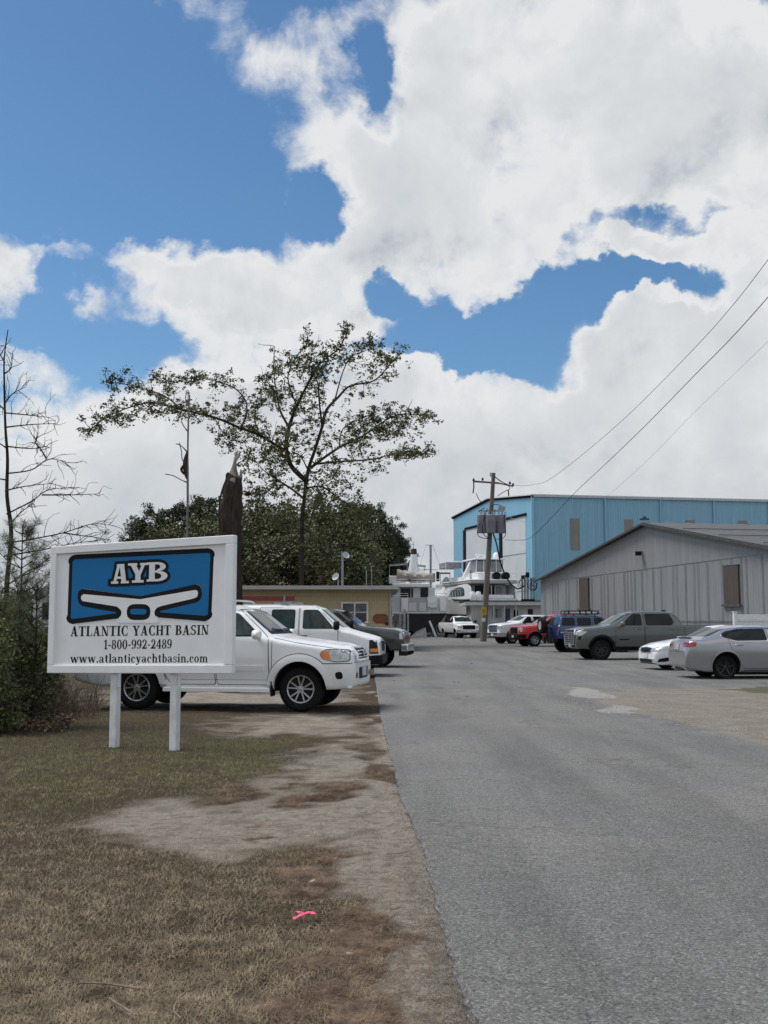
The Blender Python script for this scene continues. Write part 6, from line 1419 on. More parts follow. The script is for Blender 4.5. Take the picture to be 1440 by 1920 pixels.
    for i in range(n + 1):
        t = i / n; w = .95 * (math.sin(math.pi * min(1, t * .62 + .38)) ** .5) if t > .0 else .3; w *= min(1, .25 + t * 4); hgt = .42 + .16 * (1 - t)
        for j in range(k):
            a = 2 * math.pi * j / k; q = .9 + .12 * math.sin(i * 1.3 + j * 2.1); vs.append((-Ld / 2 + Ld * t, math.cos(a) * w * q, math.sin(a) * (hgt if math.sin(a) > 0 else hgt * 1.1) * q + .25 * (1 - t) ** 2 ))
    m.add(vs, [(i * k + j, i * k + (j + 1) % k, (i + 1) * k + (j + 1) % k, (i + 1) * k + j) for i in range(n) for j in range(k)] + [tuple(range(k)), tuple(n * k + j for j in range(k))]); m.build('cover', CANV, d, True)
    m = MB(); m.box((Ld / 2 + .25, 0, .1), (.3, .4, .9)); m.build('outboard_motor', BLK, d, True)
    m = MB(); m.bar((-Ld * .22, -1.0, -.28), (-Ld * .02, -.9, -.35), .05, .25); m.build('red_patch', pm('dull red cloth', (.16, .05, .045), .9), d)
    m = MB(); m.box((Ld / 2 + .9, 1, .45), (1.0, 1.5, .08)); 
    for sx in (-.45, .45): m.bar((Ld / 2 + .9 + sx, .3, -.6), (Ld / 2 + .9 + sx, .3, .45), .05, .05)
    m.build('davit', BLK, root); bpy.data.objects['davit'].location = (X(781), 1.2, Z(1082))
    # stands and shade clutter under the hull
    st = thing('boat_stand', 'dark timber blocks and steel stands propping up the grey motor yacht', 'boat stand', (c.x, Y, 0)); m = MB()
    for x in (-1.7, 1.6):
        for y in (1.2, 6, 11): m.tube([(x - .5, y - .4, 0), (x, y, 1.3)], .05, 5); m.tube([(x + .5, y - .4, 0), (x, y, 1.3)], .05, 5); m.tube([(x, y + .5, 0), (x, y, 1.3)], .05, 5)
    m.build('stand', GALV, st); m = MB()
    for y in (1.5, 5, 9): m.box((0, y, .3), (1.2, .4, .6))
    m.build('block', pm('timber block', (.08, .06, .045), .9), st)
    m = MB(); m.bar((.3, -.3, .02), (-.3, -.2, 1.5), .18, .04, up=(0, 1, 0)); tag(m.build('plank', GEL), 'pale plank leaning under the stern of the grey motor yacht', 'plank').location = (c.x + 1.2, Y, 0)
    m = MB()
    vs = [(0, 0, 0), (1.6, 0, 0), (1.5, .4, .9), (.7, .5, .6), (.8, .9, 0)]; m.add(vs, [(0, 1, 2, 3), (0, 3, 4), (1, 4, 2), (2, 4, 3), (0, 4, 1)]); tag(m.build('tarpaulin', pm('pale tarp', (.35, .36, .36), .6, var=.3, scale=3)), 'crumpled pale tarpaulin on the ground under the grey motor yacht', 'tarpaulin').location = (at(768, 1180, Y).x, Y - .4, 0)
def flyboat():
    Y = 106.; c = at(926, 1160, Y); yaw = R(13)
    root = thing('motor_yacht', 'white flybridge motor yacht with arched side window standing in front of the boat shed', 'yacht', (c.x, Y, 0), yaw)
    Z = lambda py: at(926, py, Y).z; X = lambda px: (at(px, 1150, Y).x - c.x) / math.cos(yaw)
    hw = (X(972) - X(884)) / 2 + .05
    hull(root, 'hull', HGY, 17, hw, Z(1152), Z(1122), Z(1153), flare=.9, bow=1.0)
    bot = hull(root, 'hull_bottom', AF, 16.5, hw * .85, Z(1170), Z(1152) + .02, Z(1185), y0=.04, flare=.8)
    m = MB(); pts = [(-hw - .02 if 1 else 0, 17 * t, Z(1122) + 1.0 * t * t - .15) for t in (0, .1, .2, .3, .35)]; m.tube(pts, .06, 6); m.tube([(-p[0], p[1], p[2]) for p in pts], .06, 6); m.build('rub_rail', BLK, root)
    bx(root, 'swim_platform', GEL, -hw, hw, -1.0, -.02, Z(1152), Z(1148), bev=.05)
    # saloon with curved side mouldings
    zb, zs = Z(1122), Z(1094)
    sal = bx(root, 'cabin', GEL, -hw * .90, hw * .90, 2.2, 10, zb - .1, zs, bev=.15)
    bx(root, 'door', GLS, -hw * .52, hw * .34, 2.13, 2.197, zb + .15, zs - .1, par=sal); bx(root, 'door_frame', CHR, -hw * .10, -hw * .06, 2.08, 2.127, zb + .15, zs - .1, par=sal); bx(root, 'door_frame', CHR, hw * .18, hw * .215, 2.08, 2.127, zb + .15, zs - .1, par=sal); bx(root, 'side_panel', GGY, -hw * .82, -hw * .56, 2.1, 2.197, zb, zs - .1, par=sal); bx(root, 'side_panel', GGY, hw * .42, hw * .66, 2.1, 2.197, zb + .3, zs - .25, par=sal)
    bx(root, 'cockpit_rail', GEL, -hw * .62, hw * .86, -.02, .14, zb, Z(1115), bev=.05)
    for s in (-1, 1):
        # sweeping wing: arch-shaped side panel from the cockpit forward
        x = s * hw * .985
        out = [(0.0, zb), (0.1, zb + .9), (.9, zs - .1), (2.2, zs - .02), (6, zs - .2), (9, zb + 1.0), (11, zb + .2), (11.2, zb)]
        m = MB(); m.prism(spline_xy(out, 4), lambda a, b, d: (x - s * d, a, b), .12); wg = m.build('side_wing', GEL, root, False)
        win = [(2.0, zb + .28), (2.05, zb + .9), (2.8, zs - .32), (4.3, zs - .30), (6.2, zb + .95), (7.4, zb + .45), (7.4, zb + .28)]
        m = MB(); m.prism(spline_xy(win, 4), lambda a, b, d: (x + s * (.02 - d), a, b), .04); wn = m.build('window', GLG, wg)
        m = MB()
        for q in range(5): y = 3.0 + q * .95; m.tube([(x + s * .05, y, zb + .3), (x + s * .05, y + .15, zb + .8), (x + s * .05, y + .5, zb + .98)], .03, 5)
        m.tube([(x + s * .05, 2.8, zb + .95), (x + s * .05, 7.0, zb + .98)], .03, 5); m.build('grab_rail', CHR, wg)
        # upper deck cowl
        out = [(1.2, zs + .05), (1.6, Z(1082)), (4, Z(1080)), (8, Z(1079)), (10.5, Z(1083)), (12.5, zs - .1), (12.5, zs - .4), (9, zs - .02)]
        m = MB(); m.prism(spline_xy(out, 4), lambda a, b, d: (x - s * (.10 + d), a, b), .14); cw = m.build('deck_cowl', GEL, root)
        m = MB(); wn = [(7.6, zs + .12), (7.9, zs + .8), (9.2, zs + .95), (10.8, zs + .3), (11.3, zs + .02)]; m.prism(spline_xy(wn, 3), lambda a, b, d: (x - s * (.08 + d), a, b), .04); m.build('window', GLG, cw)
    dk = bx(root, 'upper_deck', GGY, -hw * 1.0, hw * 1.02, -.3, 10, zs + .003, Z(1089), bev=.12); bx(root, 'deck_edge', GEL, -hw * 1.02, hw * 1.04, -.36, 10.1, Z(1089) + .003, Z(1086.5), bev=.08)
    bx(root, 'bulwark', GEL, -hw * .62, hw * .55, .3, 5, Z(1086.5) + .003, Z(1072), bev=.12)
    # flybridge enclosure
    e0, e1 = Z(1072), Z(1049)
    enc = bx(root, 'flybridge_enclosure', CLR, -hw * .62, hw * .50, .9, 4.5, e0 + .003, e1 - .02, bev=.2)
    m = MB()
    for x in (-hw * .62, -hw * .30, -hw * .02, hw * .25, hw * .50): m.tube([(x, .87, e0), (x * .96, .87, e1)], .05, 6)
    m.tube([(-hw * .62, 4.5, e0 - .3), (-hw * .9, 5.5, e1)], .06, 6)
    m.build('enclosure_frame', GEL, root); bx(root, 'hardtop', GEL, -hw * .68, hw * .58, .6, 5.2, e1, e1 + .16, bev=.06)
    m = MB(); m.prism([(-hw * .98, e0 - .55), (-hw * .80, e0 - .55), (-hw * .46, e1 + .02), (-hw * .60, e1 + .02)], lambda a, b, d: (a, 2.6 + d, b), .5); m.build('arch_leg', GEL, root); 
    bx(root, 'side_awning', CLR, -hw * 1.42, -hw * .72, 5, 7.5, Z(1062), Z(1050), bev=.05)
    m = MB(); m.tube([(-hw * 1.42, 5, Z(1078)), (-hw * 1.42, 5, Z(1049))], .03, 5); m.tube([(-hw * 1.45, 5, Z(1049)), (-hw * .6, 5, Z(1048.5))], .05, 5); m.build('awning_frame', GEL, root)
    m = MB()
    m.lathe([(0, 0), (.30, .05), (.36, .25), (.30, .5), (.16, .64), (0, .68)], Matrix.Translation((hw * .48, 2.5, e1 + .2)), 16); m.build('radar_dome', GEL, root, True)
    m = MB(); m.bar((-hw * .42, 2.4, e1 + .62), (hw * .10, 2.4, e1 + .50), .3, .16); m.lathe([(0, 0), (.3, .0), (.34, .2), (.2, .4), (0, .42)], Matrix.Translation((-hw * .1, 2.5, e1 + .15)), 14); m.bar((-hw * .35, 2.4, e1), (-hw * .35, 2.4, e1 + .6), .2, .2); m.build('radar_scanner', GEL, root, False)
    for x in (hw * .12, hw * .52):
        m = MB(); m.tube([(x, -.28, Z(1079.5)), (x, .2, Z(1079.5))], .38, 18); m.build('speaker_drum', BLK, root, True)
    rail(root, [(-hw * .95, .0, 0), (-hw * .5, -.2, 0)], Z(1086), Z(1075), CHR, r=.02); rail(root, [(hw * .72, -.2, 0), (hw * .98, -.2, 0)], Z(1086), Z(1075), CHR, r=.02)
    m = MB()
    for k, (x, z) in enumerate(((-hw * .95, 0), (-hw * .72, .02))): m.lathe([(0, 0), (.22, .05), (.32, .3), (.30, .8), (.2, 1.05), (0, 1.1)], Matrix.Translation((x, -.5, Z(1130) + z)), 14)
    m.build('fender', GEL, root, True)
    st = thing('boat_stand', 'dark stands and blocks under the white flybridge yacht', 'boat stand', (c.x, Y, 0), yaw); m = MB()
    for x in (-1.6, 1.6):
        for y in (1.5, 6, 11): m.tube([(x - .5, y - .4, 0), (x, y, 1.3)], .05, 5); m.tube([(x + .5, y - .4, 0), (x, y, 1.3)], .05, 5)
    m.box((0, 3, .5), (1.5, 1, 1)); m.box((0, 9, .5), (1.5, 1, 1)); m.build('stand', BLK, st)
def spline_xy(pts, n): return [(p.x, p.y) for p in spline([Vector((a, b, 0)) for a, b in pts + [pts[0]]], n)[:-1]]
def small_boats():
    # outboard dinghy stern beside the pole
    # sailing mast behind
    Y = 125; root = thing('sailboat', 'tall bare mast of a sailboat standing between the two yachts', 'sailboat', (at(808, 1160, Y).x, Y, 0)); zt = at(808, 1022, Y).z; zb = at(808, 1080, Y).z
    m = MB(); m.tube([(0, 0, 1.5), (0, 0, zt)], .13, 8); m.bar((-.55, 0, zt), (.25, 0, zt), .06, .06); m.bar((-.8, 0, zt * .72), (.8, 0, zt * .72), .06, .06); m.build('mast', pm('grey spar', (.22, .23, .25), .5), root)
    m = MB(); m.tube([(-.55, 0, zt), (-2.8, 0, 2.6)], .015, 4); m.tube([(.25, 0, zt), (2.8, 0, 2.6)], .015, 4); m.tube([(0, 0, zt), (0, -5, 2.6)], .015, 4); m.build('stay', GALV, root)
    hull(root, 'hull', GEL, 10, 1.6, 1.2, 2.3, .6, y0=-5, flare=.8, bow=.5)
    def house():
        Yh = 70; r = thing('boathouse', 'white boathouse glimpsed between the shrubs and the left edge of the sign', 'boathouse'); x0 = at(62, 1150, Yh).x; x1 = at(180, 1150, Yh).x; z1 = at(90, 1118, Yh).z
        w = MB(); w.box(((x0 + x1) / 2, Yh + 3, z1 / 2), (x1 - x0, 6, z1)); w.build('wall', pm('far white wall', (.5, .51, .52), .7), r)
        w = MB(); xm = (x0 + x1) / 2; w.prism([(x0 - .3, z1), (x1 + .3, z1), (xm, z1 + 1.3)], lambda a, b, d: (a, Yh - .3 + d, b + .003), 6.6); w.build('roof', pm('far grey roof', (.32, .33, .34), .7), r)
        a = at(79, 1162, Yh); b = at(94, 1130, Yh); w = MB(); w.box(((a.x + b.x) / 2, Yh - .03, (a.z + b.z) / 2), (b.x - a.x, .06, b.z - a.z)); w.build('window', GLS, r)
    house()
trawler(); flyboat(); small_boats()
# ------------------------------------------------------------------ utility pole and wires
def pole():
    Y = 78.; base = gr(906, 1203); base = Vector((base.x / base.y * Y, Y, 0)); top = at(925.5, 887, Y)
    wood = pm('weathered pole wood', (.13, .115, .095), .85, var=.35, scale=3, stretch=(6, 6, .5), bump=.4)
    root = thing('utility_pole', 'leaning wooden utility pole carrying three grey transformers', 'utility pole', base); t = top - base
    P = lambda px, py, dy=0: at(px, py, Y + dy) - base
    m = MB(); m.tube([(0, 0, 0), t * .5, t], [.24, .19, .14], 14); m.build('pole', wood, root, True)
    m = MB(); m.bar(P(888, 902.5), P(936, 906), .10, .13); m.bar(P(934, 905.5, -.3), P(962, 912, -.9), .09, .11); m.build('crossarm', wood, root)
    for (px, py) in ((888, 902), (905, 901), (956, 908), (962, 911)): m = MB(); p = P(px, py); m.lathe([(0, 0), (.06, 0), (.10, .05), (.05, .09), (.09, .13), (.04, .2), (0, .22)], Matrix.Translation(p + Vector((0, 0, .0))), 10); m.build('insulator', BLK, root, True)
    pass
    m = MB()
    m.tube([P(888, 902), P(888.5, 912), P(887, 925)], .05, 6); m.tube([P(953, 918), P(954, 930)], .05, 6); m.build('cutout', BLK, root)
    tm = pm('transformer grey', (.20, .20, .225), .5, var=.08, metal=.2)
    for k, (px, dy) in enumerate(((905, -.1), (920, -.55), (938.5, -.1))):
        c = P(px, 981, dy - .25); r = .40 if k != 1 else .36; m = MB()
        m.lathe([(0, -.72), (r * .96, -.72), (r, -.68), (r, .52), (r * 1.04, .53), (r * 1.04, .57), (r * .9, .62), (0, .66)], Matrix.Translation(c), 24)
        o = m.build('transformer', tm, root, True); m = MB()
        for q in (-.12, .12): m.lathe([(0, 0), (.05, 0), (.07, .06), (.035, .1), (.06, .14), (.03, .24), (0, .26)], Matrix.Translation(c + Vector((q, 0, .63))), 8)
        for q in range(5): a = -2.2 + q * .3; m.bar(c + Vector((math.cos(a) * (r + .03), math.sin(a) * (r + .03), -.4)), c + Vector((math.cos(a) * (r + .03), math.sin(a) * (r + .03), .25)), .02, .03)
        m.build('bushing', tm, o, True)
    m = MB(); m.box(tuple(P(921, 958)), (1.9, .12, .12)); m.box(tuple(P(941, 953)), (.5, .1, .3)); m.build('bracket', GALV, root)
    m = MB()
    for pts in ([(909,952),(901,957),(898,960)], [(914,953),(909,968),(905,985),(906,1000),(914,1008),(918,1009)], [(899,982),(895,998),(900,1007),(915,1010)], [(928,955),(927,975),(925,985)], [(947,960),(946,975),(948,1000),(943,1009),(930,1011)], [(921,950),(928,946),(940,948)], [(926,893),(938,902),(950,908),(956,916),(945,922),(933,930)], [(893,925),(897,935),(905,945)]):
        m.tube(spline([P(a, b, -.75) for a, b in pts], 5), .028, 6)
    m.build('lead', BLK, root, True)
    m = MB(); m.box(tuple(P(907.5, 1146, -.27)), (.34, .03, .55)); yl = m.build('notice', pm('yellow notice', (.55, .36, .02), .5, var=.1), root)
    m = MB()
    for z in (.15, .06, -.03, -.13): m.box(tuple(P(907.5, 1146, -.29) + Vector((0, 0, z))), (.22, .01, .03))
    m.build('print', BLK, yl)
    m = MB(); m.box(tuple(P(906.6, 1162, -.27)), (.26, .03, .26)); m.build('notice', pm('white notice', (.6, .6, .6), .5), root, False)['label'] = 'small white notice'
    m = MB(); m.box(tuple(P(920, 890)), (.1, .1, .3)); m.build('pole_cap', GALV, root)
    def wire(pts, r, label, name='wire', mat=BLK):
        m = MB(); P3 = [at(a, b, Yd) for a, b, Yd in pts]; m.tube(spline(P3, 8), r, 5); tag(m.build(name, mat, None, True), label, 'cable', None)
    wire([(926,892,78),(945,905,77.5),(961,909,77),(982,911,75),(1000,908.5,73),(1027,901,70),(1080,862,64),(1140,812,57),(1200,757,52),(1300,655,43),(1370,577,38),(1440,487,34),(1600,270,28)], .011, 'topmost thin overhead cable, sweeping from the pole top up to the right edge', mat=BLK)
    wire([(947,1012,77.5),(970,1013,76),(995,1008,74),(1030,975,70),(1080,922,64),(1146,860,57),(1220,788,51),(1300,706,45),(1370,635,40),(1440,557,36),(1600,370,30)], .015, 'thicker overhead cable that drops behind the topmost one to the middle of the pole')
    wire([(944,1041,77.5),(965,1040,76),(1011,1018,72),(1050,992,68),(1132,935,60),(1215,862,54),(1300,775,48),(1440,640,40),(1600,480,34)], .0055, 'faintest overhead cable, lowest of the three across the blue shed', mat=GALV)
    wire([(924,998,77.6),(931,1020,77.8),(938,1052,78.3),(948,1080,79),(958,1095,80),(965,1101,81),(972,1104,82),(980,1101,82.5),(984,1097,82.8)], .055, 'thick black cable drooping from the pole to the conduit rack')
    wire([(944,955,78),(960,972,77.5),(990,979,75),(1000,977,74)], .010, 'short thin cable from the transformers to the corner of the blue shed', mat=GALV)
pole()
# ------------------------------------------------------------------ vegetation
def leaf_mesh(name, cent, rad, per, size, seed, aspect=1.0, up=.3, flat=1.0):
    rng = np.random.RandomState(seed); cent = np.array(cent, float); rad = np.array(rad, float)
    k = len(cent) * per; c = np.repeat(cent, per, 0); r = np.repeat(rad, per)[:, None]
    d = rng.normal(size=(k, 3)); d /= np.linalg.norm(d, axis=1, keepdims=True); d *= rng.rand(k, 1) ** .45; d[:, 2] *= flat
    p = c + d * r
    a = rng.normal(size=(k, 3)); a /= np.linalg.norm(a, axis=1, keepdims=True); a[:, 2] = a[:, 2] * .7 + up; a /= np.linalg.norm(a, axis=1, keepdims=True)
    b = np.cross(a, rng.normal(size=(k, 3))); b /= np.linalg.norm(b, axis=1, keepdims=True)
    s = (size * rng.uniform(.55, 1.35, k))[:, None]
    V = np.stack([p - b * s * .5 / aspect, p + a * s * .9 * .5 + b * 0, p + b * s * .5 / aspect, p - a * s * .9 * .5], 1).reshape(-1, 3)
    i = np.arange(k) * 4; q = np.stack([i, i + 1, i + 2, i + 3], -1)
    me = bpy.data.meshes.new(name); me.vertices.add(len(V)); me.vertices.foreach_set('co', V.ravel()); me.loops.add(4 * k); me.loops.foreach_set('vertex_index', q.ravel()); me.polygons.add(k); me.polygons.foreach_set('loop_start', np.arange(k) * 4); me.polygons.foreach_set('loop_total', np.full(k, 4)); me.update(calc_edges=True)
    return me
def folm(name, c1, c2, scale=.6):
    m, nt, b = mat_nodes(name); MATS[name] = m; b.inputs['Roughness'].default_value = .6; b.inputs['Specular IOR Level'].default_value = .25
    tc = nt.nodes.new('ShaderNodeTexCoord').outputs['Object']
    g = nt.nodes.new('ShaderNodeNewGeometry'); 
    c = mx(nt, mr(nt, nz(nt, tc, scale, 5, .7), .35, .65), c1, c2)
    c = mx(nt, mr(nt, g.outputs['Random Per Island'], 0, 1, 0, .6), c, tuple(min(1, x * 1.7) for x in c2))
    nt.links.new(c, b.inputs['Base Color']); return m
BARK = pm('bark', (.022, .018, .015), .95, scale=9, col2=(.062, .050, .041), bump=1.0, bscale=22, stretch=(3, 3, .35), det=8, spec=.1)
GREYB = pm('grey bark', (.10, .092, .085), .9, scale=4, col2=(.20, .19, .175), bump=.6, bscale=14, stretch=(3, 3, .6))
PINE = folm('pine needles', (.018, .028, .013), (.046, .060, .028)); OAK = folm('olive leaves', (.034, .042, .015), (.088, .094, .040)); OAK2 = folm('brown green leaves', (.042, .044, .020), (.098, .092, .046)); HERO = folm('hero leaves', (.022, .028, .009), (.095, .100, .035), .8); SHR = folm('shrub leaves', (.042, .056, .020), (.13, .145, .058), 2.); YP = folm('young pine needles', (.045, .055, .025), (.115, .125, .062), 2.)
def grow_branch(m, tips, p, d, L, r, depth, rng, gnarl=.25, split=3, ratio=.62, sides=5, droop=0.0, minr=.004):
    pts = [p.copy()]; n = 5; q = p.copy(); dd = d.copy()
    for i in range(n):
        dd = (dd + Vector((rng.gauss(0, gnarl), rng.gauss(0, gnarl), rng.gauss(0, gnarl) - droop)) * .5).normalized(); q = q + dd * (L / n); pts.append(q.copy())
    m.tube(pts, [max(minr, r * (1 - .55 * i / n)) for i in range(n + 1)], sides if depth > 0 else 4, cap=False)
    if depth == 0: tips.append(pts[-1]); tips.append(pts[3]); return
    for k in range(split):
        t = rng.uniform(.35, 1.0) if k else 1.0; i = min(n, max(1, int(t * n)))
        nd = (dd + Vector((rng.gauss(0, .6), rng.gauss(0, .6), rng.gauss(.05, .45)))).normalized()
        grow_branch(m, tips, pts[i], nd, L * ratio * rng.uniform(.7, 1.15), r * .5, depth - 1, rng, gnarl, split, ratio, max(4, sides - 1), droop, minr)
def pine_tree(seed, H, name='pine_tree'):
    rng = random.Random(seed); root = bpy.data.objects.new(name, None); COL.objects.link(root)
    m = MB(); tips = []; tr = [Vector((rng.gauss(0, .12) * i / 3, rng.gauss(0, .12) * i / 3, H * i / 8)) for i in range(9)]
    m.tube(tr, [.24 * (1 - .09 * i) for i in range(9)], 8)
    for k in range(38):
        t = rng.uniform(.38, 1.0); z = H * t; base = tr[0].lerp(tr[8], t); a = rng.uniform(0, 6.28); L = (1 - t) * H * .30 + 1.0 + rng.uniform(0, .7)
        if rng.random() < .12: L *= 1.5
        d = Vector((math.cos(a), math.sin(a), rng.uniform(.0, .5))).normalized(); grow_branch(m, tips, base, d, L, .06, 1, rng, .3, 4, .5, 4)
    m.build('trunk', BARK, root, True)
    me = leaf_mesh('crown', [tuple(t) for t in tips], [rng.uniform(.45, .85) for t in tips], 34, .26, seed, aspect=1.8, up=.2, flat=.55); link('crown', me, PINE, root); return root
def broad_tree(seed, H, W, mat, name='oak_tree', per=90, size=.24, base=.12):
    rng = random.Random(seed); root = bpy.data.objects.new(name, None); COL.objects.link(root); m = MB(); tips = []
    m.tube([(0, 0, 0), (.1, 0, H * .3), (0, .1, H * .7)], [.35, .28, .12], 8)
    for k in range(14): a = rng.uniform(0, 6.28); grow_branch(m, tips, Vector((0, 0, H * rng.uniform(.2, .6))), Vector((math.cos(a), math.sin(a), rng.uniform(.2, .9))).normalized(), W * .4, .10, 1, rng, .3, 3, .6, 5)
    m.build('trunk', BARK, root, True); cs = []; rs = []
    for k in range(150):
        u = rng.uniform(-1, 1); a = rng.uniform(0, 6.28); q = rng.uniform(.45, 1) ** .5; s = math.sqrt(1 - u * u); lob = 1 + .18 * math.sin(3 * a + seed) + .12 * math.sin(5 * u + a * 2)
        z = H * (base + (1 - base) * .5) + u * q * H * (1 - base) * .5 * lob
        cs.append((math.cos(a) * s * q * W / 2 * lob, math.sin(a) * s * q * W / 2 * lob, max(.3, z))); rs.append(rng.uniform(.5, 1.25))
    me = leaf_mesh('crown', cs, rs, per, size, seed, aspect=1.2, up=.3); link('crown', me, mat, root); return root
def forest():
    protoP = [pine_tree(11, 13), pine_tree(12, 13), pine_tree(13, 13)]; protoO = [broad_tree(21, 10, 9, OAK), broad_tree(22, 10, 9, OAK2), broad_tree(23, 10, 9, OAK)]
    used = set()
    spec = []     # (kind, photo x, photo y of the top, distance, label bits)
    for px, py in ((248,996),(270,975),(300,962),(325,958),(352,948),(385,944)): spec.append(('P', px, py, 112))
    for px, py in ((412,942),(668,960),(690,963),(708,968),(722,985),(728,1010),(700,1000),(650,950)): spec.append(('P', px, py, 118))
    for px, py in ((706,960),(733,984),(672,958),(750,1012)): spec.append(('P', px, py, 114))
    for px, py, Y in ((300,1000,104),(345,985,102),(400,962,100),(450,950,98),(500,942,96),(550,940,97),(600,942,96),(622,946,100),(640,975,110),(480,985,88),(545,990,86),(600,985,92),(625,1005,105),(440,1000,88),(330,1030,96),(280,1035,100)): spec.append(('O', px, py, Y))
    for px, py, Y in ((150,1085,150),(200,1070,150),(110,1100,150),(60,1105,150),(10,1100,150),(742,1112,150),(800,1116,150),(855,1118,150)): spec.append(('O', px, py, Y))
    words = {'P': 'dark pine', 'O': 'rounded olive green tree'}
    first = {}
    for i, (k, px, py, Y) in enumerate(spec):
        pr = (protoP if k == 'P' else protoO); src = pr[i % 3]
        if src.name in first: o = copy_tree(src)
        else: o = src; first[src.name] = 1
        t = at(px, py, Y); s = t.z / (13 if k == 'P' else 10.2); o.location = (t.x, Y, 0); sx = s * ((.62 if px > 600 else .9) if k == 'P' else min(1.25, max(.75, 9.5 / (9 * s))))
        o.scale = (sx, sx, s); o.rotation_euler = (0, 0, i * 1.7)
        if px > 735 and Y > 140: tag(o, 'far low tree in the treeline glimpsed behind the yachts and the chain link gate', 'tree', 'far treeline behind the yachts')
        elif px < 160 or (k == 'O' and Y > 140):
            tag(o, 'low tree in the far hazy treeline behind the shrubs at the left', 'tree', 'far treeline left of the sign'); 
        elif k == 'P':
            if px < 400: tag(o, 'dark pine in the row rising above the left part of the sign', 'pine tree', 'pines above the sign')
            else: tag(o, 'dark pine standing in the wood right of the sign', 'pine tree', 'pines in the wood right of the sign')
        else:
            if px < 400: tag(o, 'dark rounded tree low in the wood directly behind the sign', 'tree', 'wood behind the sign')
            else: tag(o, 'olive rounded tree in the dense wood behind the tan office', 'tree', 'dense wood behind the tan office')
